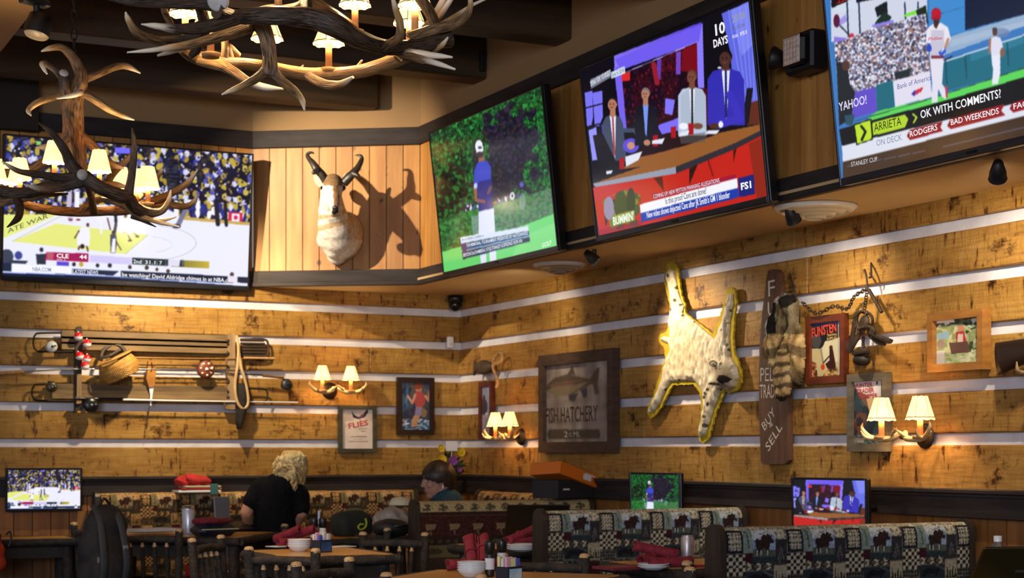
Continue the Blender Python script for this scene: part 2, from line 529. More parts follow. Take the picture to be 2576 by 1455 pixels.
def relief(fr, name, poly_px, off, height, res, m, parent, colorfn, bump=0, edge=.03, nscale=30, extra=None):
    """a soft raised shape (fur, hide) inside an outline given in photo pixels; real thickness over the wall"""
    P = np.array(fr.poly(poly_px, off))
    x0, z0 = P.min(0) - res; x1, z1 = P.max(0) + res
    xs = np.arange(x0, x1, res); zs = np.arange(z0, z1, res)
    X, Z = np.meshgrid(xs, zs); X = X.ravel(); Z = Z.ravel()
    ins = np.zeros(len(X), bool); D = np.full(len(X), 9.0); n = len(P)
    for i in range(n):
        (ax, az), (bx, bz) = P[i], P[(i + 1) % n]
        if az != bz:
            c = ((az > Z) != (bz > Z)) & (X < (bx - ax) * (Z - az) / (bz - az) + ax); ins ^= c
        dx, dz = bx - ax, bz - az
        t = np.clip(((X - ax) * dx + (Z - az) * dz) / (dx * dx + dz * dz + 1e-12), 0, 1)
        D = np.minimum(D, np.hypot(X - ax - t * dx, Z - az - t * dz))
    h = height * np.sqrt(np.clip(D / edge, 0, 1))
    nzv = np.array([mnoise.noise(Vector((a * nscale, b * nscale * .6, 3))) for a, b in zip(X, Z)])
    h = h + bump * nzv * np.clip(D / .01, 0, 1)
    if extra is not None: h = h + extra(X, Z)
    W = np.array(fr.M) @ np.stack([X, np.full_like(X, -off), Z, np.ones_like(X)])
    dx, dy, dz = W[0] - CAM.x, W[1] - CAM.y, W[2] - CAM.z
    u = CS * dx - SN * dy; zz = SN * dx + CS * dy
    px, py = XC + FPX * u / zz, HORIZ - FPX * dz / zz
    col = colorfn(px, py, nzv, D)
    nx = len(xs); idx = np.arange(len(X)).reshape(len(zs), nx); I = ins.reshape(len(zs), nx)
    q = I[:-1, :-1] & I[:-1, 1:] & I[1:, 1:] & I[1:, :-1]
    F = np.stack([idx[:-1, :-1], idx[:-1, 1:], idx[1:, 1:], idx[1:, :-1]], -1)[q]
    used = np.unique(F); remap = np.full(len(X), -1); remap[used] = np.arange(len(used))
    V = np.stack([X, -off - h, Z], -1)[used]
    # skirt back to the base so the piece has no gap behind its rim
    mb = MB(); mb.v = [tuple(v) for v in V]; mb.c = [tuple(c) for c in lin_np(np.clip(col[used], 0, 255))]
    mb.f = [tuple(remap[f]) for f in F]; mb.mi = [0] * len(mb.f); mb.sm = [True] * len(mb.f)
    from collections import Counter
    ed = Counter(); dirn = {}
    for f in mb.f:
        for k in range(4):
            a, b = int(f[k]), int(f[(k + 1) % 4]); ed[(min(a, b), max(a, b))] += 1; dirn[(min(a, b), max(a, b))] = (a, b)
    low = {}
    def lo(i):
        if i not in low:
            v = mb.v[i]; low[i] = len(mb.v); mb.v.append((v[0], -off + .001, v[2])); mb.c.append(mb.c[i])
        return low[i]
    for e, k in ed.items():
        if k == 1:
            a, b = dirn[e]; mb.f.append((b, a, lo(a), lo(b))); mb.mi.append(0); mb.sm.append(True)
    return mb.build(name, m, parent)

def tufts(mb, spots, rng, ln, wd, spread):
    """short flat hairs: spots = [(point, direction, colour)]"""
    for p, d, c in spots:
        p = Vector(p); d = (Vector(d) + Vector((rng.gauss(0, spread), rng.gauss(0, spread), rng.gauss(0, spread)))).normalized()
        s = d.cross(Vector((rng.gauss(0, 1), rng.gauss(0, 1), rng.gauss(0, 1)))).normalized() * wd
        L = ln * rng.uniform(.6, 1.3)
        mb.col = lin(c)
        mb._add([p - s, p + s, p + d * L * .6 + s * .6, p + d * L * .6 - s * .6, p + d * L], [(0, 1, 2, 3), (3, 2, 4)], True)
# ---------------------------------------------------------------- the setting
M_log = log_mat('hand_hewn_log_planks', 0)
M_chink = pmat('grey_chinking', (222, 219, 226), (198, 195, 204), scale=5, rough=.8, bump=.2, bscale=60)
M_board = pmat('knotty_pine_boards', (196, 142, 74), (172, 118, 56), scale=3, stretch=(6, 6, .7), rough=.5, attr=True, bump=.15, knots=16)
M_wains = pmat('dim_pine_wainscot', (150, 98, 46), (120, 76, 34), scale=3, stretch=(6, 6, .7), rough=.55, attr=True)
M_trim = pmat('dark_grey_brown_trim', (58, 50, 49), (44, 38, 37), scale=4, stretch=(1, 1, 6), rough=.6, bump=.1, spec=.2)
M_paint = pmat('tan_wall_paint', (165, 130, 88), (160, 125, 84), scale=2, rough=.85)
M_under = pmat('tan_soffit_paint', (205, 172, 122), (198, 165, 116), scale=2, rough=.85)
M_beam = pmat('dark_stained_beam', (74, 52, 28), (52, 36, 20), scale=2.5, stretch=(.4, 6, 6), rough=.6, bump=.2)
M_ceil = pmat('dark_ceiling_boards', (44, 32, 22), (34, 25, 18), scale=2, rough=.8)
M_floor = pmat('dark_plank_floor', (62, 44, 30), (46, 32, 22), scale=2, stretch=(1, 6, 1), rough=.4)

RAIL0, RAIL1 = .965, 1.09
STR = [.84 + .2325 * k for k in range(2, 7)]     # chinking heights 1.305 .. 2.235
ZT = 2.355
rnd = random.Random(4)

def log_wall(mb, a, b, zt, nrm):
    """planks between the chinking lines, along a -> b (xy), standing off along nrm"""
    a, b = Vector((*a, 0)), Vector((*b, 0)); n = Vector((*nrm, 0))
    L = (b - a).length; d = (b - a).normalized()
    rz = math.atan2(d.y, d.x)
    edges = [RAIL1 - .02] + STR + [zt + .03]
    mb.m = 1
    mb.tint(WHITE); mb.box((a + b) / 2 + Vector((0, 0, 1.7)) - n * .04, (L, .07, 1.45), rz)
    mb.m = 0
    for k in range(len(edges) - 1):
        z0 = edges[k] + (.026 if k else 0); z1 = edges[k + 1] - (.026 if k < len(edges) - 2 else 0)
        x = 0
        while x < L:
            w = min(rnd.uniform(1.1, 2.3), L - x)
            if L - x - w < .3: w = L - x
            g = rnd.uniform(.82, 1.0); mb.col = (g, g * rnd.uniform(.95, 1), g * rnd.uniform(.88, 1))
            c = a + d * (x + w / 2) + n * .001 + Vector((0, 0, (z0 + z1) / 2))
            mb.box(c, (w, .034, z1 - z0), rz, bev=.006)
            x += w

mb = MB(); log_wall(mb, (-4.6, -.0), (.012, -.0), 2.46, (0, -1)); struct('wall_back', mb, [M_log, M_chink])
mb = MB(); log_wall(mb, (0, .012), (0, -9), ZT, (-1, 0)); struct('wall_side', mb, [M_log, M_chink])

def boards(mb, a, b, z0, z1, w, off, nrm, th=.02, seed=3):
    r = random.Random(seed)
    a, b = Vector((*a, 0)), Vector((*b, 0)); n = Vector((*nrm, 0)).normalized()
    L = (b - a).length; d = (b - a).normalized(); rz = math.atan2(d.y, d.x); k = max(1, round(L / w)); w = L / k
    for i in range(k):
        g = r.uniform(.82, 1.05); mb.col = (g, g * r.uniform(.93, 1), g * r.uniform(.85, 1))
        mb.box(a + d * (w * (i + .5)) + n * off + Vector((0, 0, (z0 + z1) / 2)), (w - .006, th, z1 - z0), rz)
    mb.col = (.25, .2, .15)
    mb.box((a + b) / 2 + n * (off - .012) + Vector((0, 0, (z0 + z1) / 2)), (L, th * .6, z1 - z0), rz)

def band(mb, a, b, z0, z1, th, off, nrm):
    a, b = Vector((*a, 0)), Vector((*b, 0)); e = (b - a).normalized() * .012; a, b = a - e, b + e; n = Vector((*nrm, 0)).normalized(); d = (b - a).normalized()
    mb.box((a + b) / 2 + n * (off + th / 2) + Vector((0, 0, (z0 + z1) / 2)), ((b - a).length, th, z1 - z0), math.atan2(d.y, d.x), bev=.004)

# wainscot and chair rail under the planks
mb = MB(); boards(mb, (-4.6, 0), (0, 0), 0, RAIL0 + .01, .115, .005, (0, -1)); struct('wall_back_wainscot', mb, M_wains)
mb = MB(); boards(mb, (0, 0), (0, -9), 0, RAIL0 + .01, .115, .005, (-1, 0)); struct('wall_side_wainscot', mb, M_wains)
def rail(mb, a, b, n):
    band(mb, a, b, RAIL0, RAIL1 - .015, .035, .015, n); band(mb, a, b, RAIL1 - .02, RAIL1, .06, .015, n)
    band(mb, a, b, RAIL1 - .035, RAIL1 - .02, .048, .015, n)
mb = MB(); rail(mb, (-4.6, 0), (0, 0), (0, -1)); struct('trim_1', mb, M_trim)
mb = MB(); rail(mb, (0, 0), (0, -9), (-1, 0)); struct('trim_2', mb, M_trim)

# upper soffit: flush on the back wall, a diagonal face, then a face parallel to the side wall
P0, P1, P2, P3 = Vector((-4.6, -.035)), Vector((-1.547, -.035)), Vector((-.6, -.672)), Vector((-.6, -9.0))
def nrm(a, b):
    d = (b - a).normalized(); return Vector((d.y, -d.x))
SEG = [(P0, P1), (P1, P2), (P2, P3)]
mb = MB()
for i, (a, b) in enumerate(SEG): boards(mb, a, b, 2.40, 3.32, .118 if i != 1 else .114, -.012, nrm(a, b), seed=8 + i)
struct('wall_soffit_boards', mb, M_board)
mb = MB()
for a, b in SEG: band(mb, a, b, 2.375, 2.462, .022, -.006, nrm(a, b)); band(mb, a, b, ZT, 2.385, .036, -.008, nrm(a, b))
struct('trim_3', mb, M_trim)
mb = MB()
for a, b in SEG: band(mb, a, b, 3.285, 3.40, .03, -.006, nrm(a, b))
struct('trim_4', mb, M_trim)
mb = MB()
for a, b in SEG: band(mb, a, b, 3.36, 4.25, .03, -.04, nrm(a, b))
struct('wall_upper', mb, M_paint)
mb = MB()
mb.prism([(-1.60, .02), (-1.547, -.02), (-.62, -.66), (-.62, -9), (.03, -9), (.03, .02)], 2.36, 2.40,
         Matrix(((1, 0, 0, 0), (0, 0, 1, 0), (0, 1, 0, 0), (0, 0, 0, 1))))
struct('ceiling_soffit', mb, M_under)
mb = MB(); mb.box((-3, -6, 4.17), (8, 14, .06)); struct('ceiling', mb, M_ceil)
mb = MB(); mb.box((-4, -7, -.05), (12, 18, .1)); struct('floor', mb, M_floor)
for k in range(1, 7):
    y = -.50 - 1.09 * (k - 1)
    x1 = -.585 if k > 1 else -.86
    mb = MB(); mb.box(((-6.5 + x1) / 2, y - .0, 3.80), (x1 + 6.5, .19, .56), bev=.012)
    struct('ceiling_beam_%d' % k, mb, M_beam)
# low tan bulkhead running towards the camera, and the dark post at the far end of the back wall
A = onz(105, 0, 3.45)
mb = MB(); mb.box((A.x - 1.0, -6.1, 3.48), (2.0, 9.4, .06)); mb.box((A.x - .03, -6.1, 3.80), (.06, 9.4, .62))
struct('ceiling_bulkhead', mb, M_paint)
B = ony(97, 260, -.12)
mb = MB(); mb.box((B.x - .6, -.06, 3.72), (1.2, .13, .9)); struct('wall_dark_end', mb, M_ceil)
# ---------------------------------------------------------------- televisions
M_tvblack = pmat('black_tv_plastic', (16, 16, 18), rough=.3)
M_bezel = pmat('dark_brushed_bezel', (52, 52, 60), (40, 40, 46), scale=3, stretch=(1, 1, 20), rough=.28, metal=.7)
M_screen = screen_mat('lit_screen', 1.0)
M_stext = screen_mat('lit_screen_lettering', 1.0)
M_bracket = pmat('black_steel_bracket', (22, 22, 24), rough=.5, metal=.6)
GOLD, NAVY, LILAC = (196, 170, 62), (18, 18, 44), (226, 224, 250)

def television(fr, w, h, label, group, nx, paint, bz=.012, chin=.03, name='wall_television', deep=.05):
    t = fr.empty(name, label, 'TV', group)
    mb = MB(); mb.box((0, deep / 2 + .004, h / 2), (w, deep, h), bev=.006); mb.box((0, deep + .01, h * .45), (w * .6, .03, h * .5), bev=.01)
    mb.build('rear_shell', M_tvblack, t)
    mb = MB()
    for x in (-1, 1): mb.box((x * (w - bz) / 2, 0, h / 2), (bz, .012, h), bev=.002)
    mb.box((0, 0, h - bz / 2), (w - 2 * bz, .012, bz), bev=.002); mb.box((0, 0, chin / 2), (w - 2 * bz, .012, chin), bev=.003)
    bzo = mb.build('bezel', M_bezel, t)
    mb = MB(); mb.box((0, -.008, chin * .5), (.05, .004, .010)); mb.build('logo_plate', M_bracket, bzo)
    nz = int(nx * (h - bz - chin) / (w - 2 * bz))
    c = Canvas(fr, -w / 2 + bz, w / 2 - bz, chin, h - bz, nx, nz, .001)
    texts = paint(c)
    c.soft(2 if nx > 200 else 1)
    s = c.build('screen', M_screen, t)
    for (q, ox, oy, sc) in [(texts[0], *texts[1])]:
        for (tx, A, B, hp, col, th, sh) in q:
            text(fr, s, 'screen_lettering', tx, (ox + A[0] / sc, oy + A[1] / sc), (ox + B[0] / sc, oy + B[1] / sc), hp / sc, M_stext, .003, col, th, sh)
    mb = MB()
    q = min(.34, h * .5); mb.box((0, deep + .03, h * .5), (q, .03, q)); mb.tube([(0, deep + .03, h * .5), (0, deep + .10, h * .5)], q * .1, 10)
    mb.build('wall_mount', M_bracket, t)
    return t

def zoomed(c, ox, oy, sc):
    c.px = (c.px - ox) * sc; c.py = (c.py - oy) * sc; return (ox, oy, sc)

def man(c, hx, hy, r, skin, hair, suit, shirt, tie, sh, hip, w, lean=0):
    """seated man on the screen: head centre, head radius, shoulder y, hip y, shoulder half width"""
    c.poly([(hx - w, sh + r * 1.4), (hx - w * .7, sh + r * .35), (hx - r * .5, sh), (hx + r * .5, sh), (hx + w * .75, sh + r * .4), (hx + w, sh + r * 1.5),
            (hx + w * 1.05 + lean, hip), (hx - w * 1.0 + lean, hip)], suit)
    c.poly([(hx - r * .55, sh), (hx + r * .55, sh), (hx + r * .1 + lean * .5, hip)], shirt)
    if tie: c.poly([(hx - r * .14, sh + r * .2), (hx + r * .14, sh + r * .2), (hx + r * .22 + lean * .4, hip - r), (hx - r * .12 + lean * .4, hip - r)], tie)
    c.poly([(hx - r * .45, hy), (hx + r * .45, hy), (hx + r * .5, sh + r * .25), (hx - r * .5, sh + r * .25)], skin)
    c.ell(hx, hy - r * .22, r * .86, r * 1.06, hair); c.ell(hx - r * .1, hy + r * .12, r * .76, r * 1.0, skin)
    c.ell(hx + r * .62, hy + r * .1, r * .16, r * .3, skin)
    c.ell(hx - r * .42, hy - r * .02, r * .14, r * .09, (30, 20, 20)); c.ell(hx + r * .12, hy - r * .02, r * .14, r * .09, (30, 20, 20))
    c.ell(hx - r * .15, hy + r * .55, r * .3, r * .09, (120, 60, 60))

def paint_hoops(c, mini=False):
    z = zoomed(c, 0, 330, 3.548)
    A = np.ones(len(c.px), bool)
    c.c[:] = (240, 240, 254)
    crowd = c.mpoly([(0, 0), (2400, 0), (2400, 830), (1950, 800), (1640, 770), (1500, 700), (900, 660), (520, 760), (0, 760)])
    pal = [GOLD, (178, 150, 50), (206, 182, 84), NAVY, (24, 24, 40), (58, 66, 170), (218, 218, 250), (30, 30, 60), (20, 20, 30), (196, 190, 232), (88, 90, 180), (176, 148, 60), (60, 48, 40)]
    c.put(crowd, (16, 16, 34)); c.cells(crowd, 46, pal, .30, 1.25, 3)
    c.cells(crowd, 38, [(16, 16, 34), (150, 110, 90), (24, 24, 50), GOLD, (230, 230, 255), (60, 60, 150)], .05, 1.2, 9)
    c.poly([(1460, 250), (1590, 250), (1620, 560), (1500, 560)], (14, 14, 28), .8)
    for k in range(8): c.line([(1510, 300 + k * 34), (1590, 306 + k * 34)], 5, (70, 70, 110))
    c.poly([(380, 60), (640, 90), (600, 330), (380, 300)], (16, 16, 40), .6)
    c.poly([(1025, 145), (1160, 150), (1160, 205), (1025, 195)], (120, 110, 255))
    c.poly([(325, 90), (365, 90), (365, 125), (325, 125)], (140, 210, 120))
    c.poly([(920, 300), (1100, 300), (1100, 560), (900, 560)], (22, 18, 90), .5)
    c.poly([(1690, 640), (2200, 690), (2200, 800), (1690, 740)], (26, 30, 110), .8)
    cr2 = c.mpoly([(1540, 600), (2220, 660), (2200, 810), (1560, 760)])
    c.cells(cr2, 42, [(250, 250, 255), (30, 30, 60), GOLD, (225, 225, 245), (40, 50, 140)], .26, 1.9, 5)
    c.poly([(2040, 720), (2165, 730), (2165, 820), (2035, 812)], (214, 30, 70)); c.poly([(2070, 735), (2140, 740), (2138, 808), (2068, 802)], (244, 240, 250)); c.ell(2104, 772, 18, 20, (214, 40, 90))
    # court
    c.poly([(0, 760), (520, 745), (1640, 765), (2400, 830), (2400, 1300), (0, 1300)], (240, 240, 254))
    c.poly([(1640, 765), (2400, 832), (2400, 858), (1640, 792)], (206, 170, 90))
    YEL = (234, 238, 130)
    c.poly([(0, 745), (525, 742), (60, 945), (0, 960)], YEL)
    c.poly([(500, 825), (1320, 928), (1120, 1098), (110, 985)], YEL)
    c.line([(540, 760), (110, 985)], 5, (190, 190, 150)); c.line([(1320, 928), (1120, 1098)], 5, (180, 190, 190))
    th = np.linspace(-1.25, 1.1, 40)
    c.line([(1250 + 500 * math.cos(t), 1000 + 165 * math.sin(t)) for t in th], 5, (186, 184, 214))
    c.line([(1280 + 255 * math.cos(t), 1015 + 75 * math.sin(t)) for t in th], 4, (200, 200, 222))
    # players
    W, BR, BK = (246, 244, 255), (96, 56, 46), (24, 24, 40)
    for x in (1030, 1075, 1120, 1150): c.line([(x, 730), (x + 6, 830), (x - 8, 905)], 26, BK if x in (1030, 1120) else W)
    c.line([(1120, 880), (1165, 975)], 14, BR); c.line([(1150, 870), (1225, 938)], 14, BR); c.ell(1160, 978, 20, 8, BK); c.ell(1225, 942, 18, 10, BK)
    for x in (620, 690): c.line([(x, 560), (x - 6, 690), (x + 10, 790)], 44, W if x == 690 else (200, 190, 220)); c.ell(x + 8, 792, 20, 9, (130, 40, 50))
    c.poly([(860, 660), (960, 660), (985, 760), (970, 800), (880, 800), (850, 760)], W); c.line([(960, 780), (985, 880)], 12, BR); c.line([(900, 800), (905, 910)], 22, W)
    c.poly([(700, 880), (745, 850), (800, 870), (805, 950), (795, 1035), (690, 1035), (690, 950)], W); c.line([(705, 890), (668, 955)], 12, BR); c.ell(784, 838, 14, 18, BR)
    c.line([(705, 1030), (700, 1075)], 14, BR); c.line([(775, 1030), (785, 1070)], 14, BR)
    c.poly([(985, 920), (1035, 920), (1045, 1000), (1030, 1090), (985, 1090)], (60, 60, 90)); c.poly([(1005, 960), (1030, 960), (1030, 1085), (990, 1085)], W); c.ell(1012, 905, 14, 18, BK); c.line([(1040, 990), (1080, 1060)], 10, BR)
    c.line([(1570, 640), (1575, 780)], 40, W); c.line([(1660, 690), (1590, 840)], 44, (120, 120, 150)); c.ell(1575, 850, 40, 20, (60, 60, 90))
    c.line([(1930, 650), (1945, 830)], 40, BK); c.line([(2010, 650), (2020, 840)], 30, BK)
    # spectators, score bars
    for (x, y, r, col) in ((60, 1120, 60, (60, 66, 90)), (165, 1110, 34, (60, 70, 150)), (370, 1060, 18, (40, 40, 60)), (735, 1030, 20, (40, 30, 30)), (870, 1200, 16, BK), (980, 1200, 18, BK), (1160, 1215, 16, (50, 30, 40)), (1310, 1220, 18, (50, 40, 40)), (1400, 1235, 14, (70, 50, 60)), (1500, 1250, 16, (70, 50, 50)), (2070, 1280, 18, (80, 60, 60)), (660, 1190, 16, BK), (725, 1190, 20, GOLD)):
        c.ell(x, y, r, r * 1.1, col)
    c.poly([(320, 1100), (410, 1095), (410, 1190), (330, 1190)], (44, 46, 66)); c.poly([(100, 1150), (250, 1160), (230, 1185), (60, 1180)], (50, 56, 80))
    c.poly([(700, 1060), (770, 1060), (785, 1090), (680, 1090)], (230, 230, 250))
    c.poly([(415, 1078), (790, 1095), (790, 1170), (400, 1150)], (168, 20, 84)); c.poly([(420, 1080), (480, 1084), (475, 1152), (415, 1148)], (190, 90, 110))
    c.poly([(800, 1105), (1175, 1130), (1170, 1195), (800, 1170)], (214, 204, 250)); c.poly([(505, 1162), (615, 1168), (615, 1205), (505, 1200)], (92, 70, 210))
    c.grad([(1180, 1128), (1870, 1165), (1865, 1228), (1180, 1188)], (24, 40, 50), (206, 180, 60), 'x')
    c.poly([(1180, 1128), (1640, 1153), (1640, 1212), (1180, 1186)], (22, 34, 46)); c.poly([(1500, 1145), (1610, 1152), (1600, 1210), (1500, 1204)], (228, 224, 245))
    for x in (1275, 1400, 1480, 1630): c.line([(x, 1135), (x, 1210)], 5, (150, 170, 180))
    c.poly([(0, 1175), (105, 1182), (100, 1255), (0, 1250)], (24, 40, 66)); c.poly([(105, 1190), (640, 1215), (635, 1270), (105, 1250)], (250, 250, 255))
    c.poly([(0, 1260), (640, 1278), (2400, 1400), (2400, 1460), (0, 1300)], (14, 26, 52))
    c.poly([(635, 1222), (1090, 1245), (1030, 1300), (635, 1280)], (232, 238, 255)); c.poly([(645, 1232), (1060, 1252), (1010, 1290), (645, 1272)], (22, 36, 66))
    c.poly([(1080, 1246), (2110, 1300), (2100, 1358), (1080, 1302)], (18, 30, 60)); c.line([(0, 1262), (640, 1284), (1030, 1302), (2000, 1358)], 8, (150, 170, 255))
    c.poly([(2030, 1290), (2120, 1300), (2115, 1358), (2030, 1350)], (240, 230, 245)); c.poly([(2120, 1300), (2400, 1320), (2400, 1375), (2120, 1352)], (24, 34, 60))
    T = [('CLE', (505, 1130), (612, 1136), 36, (255, 255, 255), .02, 0), ('44', (710, 1140), (775, 1143), 36, (255, 255, 255), .02, 0), ('39.1', (505, 1155), (580, 1158), 16, (240, 220, 240), 0, 0),
         ('2nd', (1190, 1180), (1262, 1184), 34, (230, 240, 250), .01, 0), ('31.1', (1295, 1186), (1385, 1191), 32, (230, 240, 250), .01, 0), ('7', (1422, 1193), (1445, 1194), 32, (230, 240, 250), .01, 0),
         ('NBA.COM', (290, 1250), (455, 1256), 36, (120, 130, 170), .01, 0), ('LATEST NEWS', (650, 1272), (875, 1283), 36, (232, 238, 255), .01, 0),
         ('be watching? David Aldridge chimes in at NBA.c', (1090, 1298), (2030, 1350), 36, (250, 250, 255), .01, 0),
         ('ATE WAR', (70, 915), (430, 775), 40, (40, 40, 60), 0, .2)]
    return (T, z) if not mini else ([], z)

def paint_golf(c, mini=False):
    z = zoomed(c, 1060, 200, 2.7975)
    A = np.ones(len(c.px), bool)
    c.c[:] = (14, 34, 20)
    G = [(28, 104, 42), (40, 136, 52), (22, 76, 36), (16, 46, 26), (52, 150, 66), (18, 36, 26), (26, 86, 44)]
    c.cells(A, 70, [(16, 60, 30), (12, 36, 22), (30, 110, 44), (20, 80, 36)], 9, 1.2, 5); c.cells(A, 26, G, .22, 1.2, 2); c.cells(A, 13, G + [(10, 20, 16)], .12, 1.1, 8)
    dk = c.mpolyw([(480, 260), (760, 150), (790, 420), (760, 760), (520, 880), (390, 700), (440, 460)], 150, 70)
    c.put(dk, (26, 22, 40)); c.cells(dk, 22, [(40, 32, 58), (24, 22, 38), (50, 42, 66), (18, 18, 30), (56, 42, 44), (28, 40, 40)], .3, 1, 4)
    d2 = c.mpolyw([(90, 640), (260, 600), (380, 740), (360, 900), (130, 990)], 120, 60)
    c.cells(d2, 24, [(22, 40, 26), (18, 24, 22), (40, 30, 26), (30, 110, 44), (12, 20, 16)], .4, 1, 6)
    c.cells(c.mpoly([(300, 880), (720, 800), (730, 900), (320, 960)]), 16, [(60, 80, 170), (220, 220, 240), (20, 20, 50), (180, 120, 90), (40, 40, 90)], .3, 1.2, 3)
    c.cells(c.mpoly([(500, 890), (930, 760), (940, 980), (400, 1120)]), 18, [(52, 120, 60), (38, 96, 56), (70, 140, 80), (90, 120, 90)], .6, .8, 5, (36, 84, 46))
    c.cells(c.mpoly([(120, 990), (410, 900), (400, 1110), (140, 1220)]), 18, [(40, 110, 50), (24, 80, 36), (60, 140, 64)], .6, .8, 5, (20, 66, 32))
    c.poly([(100, 1225), (480, 1120), (960, 935), (1000, 1240), (100, 1420)], (104, 214, 112))
    c.poly([(700, 1110), (960, 1000), (1000, 1240), (600, 1330)], (140, 224, 140), .6)
    # golfer seen from behind
    c.poly([(400, 520), (440, 520), (445, 600), (405, 600)], (150, 100, 84))
    c.poly([(395, 585), (455, 570), (488, 610), (492, 700), (500, 905), (405, 940), (396, 760), (368, 760), (372, 640)], (62, 74, 196))
    c.poly([(398, 720), (500, 700), (502, 905), (404, 938)], (40, 36, 110), .8); c.line([(380, 770), (384, 850), (440, 860)], 22, (150, 96, 80)); c.line([(488, 760), (470, 800)], 20, (140, 90, 70), .8)
    c.poly([(370, 735), (392, 730), (392, 765), (370, 770)], (200, 206, 245))
    c.ell(405, 470, 26, 44, (240, 242, 250)); c.poly([(382, 490), (434, 470), (436, 505), (390, 520)], (240, 242, 250)); c.ell(412, 530, 26, 22, (60, 44, 50)); c.ell(412, 480, 14, 10, (60, 60, 90))
    c.poly([(402, 930), (510, 905), (520, 1080), (530, 1330), (485, 1340), (475, 1120), (455, 1110), (458, 1350), (425, 1360), (402, 1120)], (226, 230, 250)); c.poly([(350, 965), (400, 955), (400, 1090), (360, 1090)], (130, 160, 150), .8)
    c.ell(640, 820, 18, 28, (220, 220, 240)); c.ell(640, 820, 7, 12, (50, 50, 60)); c.ell(706, 740, 14, 20, (90, 90, 200)); c.ell(712, 860, 22, 60, (120, 150, 140), 0, .7)
    if not mini:
        c.poly([(272, 1118), (752, 1030), (764, 1140), (292, 1268)], (28, 52, 80)); c.poly([(272, 1118), (752, 1030), (755, 1066), (280, 1158)], (216, 228, 245))
        c.poly([(283, 1172), (758, 1078), (760, 1100), (287, 1200)], (44, 90, 130)); c.line([(286, 1210), (762, 1102)], 8, (190, 210, 235)); c.poly([(285, 1162), (312, 1156), (318, 1208), (290, 1214)], (60, 50, 110))
        c.poly([(275, 1112), (455, 1078), (456, 1096), (275, 1134)], (236, 240, 250))
        c.line([(285, 1130), (440, 1098)], 6, (120, 140, 170))
    T = [('THE MEMORIAL TOURNAMENT PRESENTED BY NATIONWIDE', (318, 1180), (750, 1092), 22, (225, 235, 250), .01, 0),
         ('BRYSON DeCHAMBEAU, KYLE STANLEY & BYEONG HUN AN', (296, 1250), (710, 1146), 24, (225, 235, 250), .01, 0),
         ('GOLF', (850, 1185), (918, 1160), 30, (220, 250, 225), .02, .2)]
    return (T, z) if not mini else ([], z)

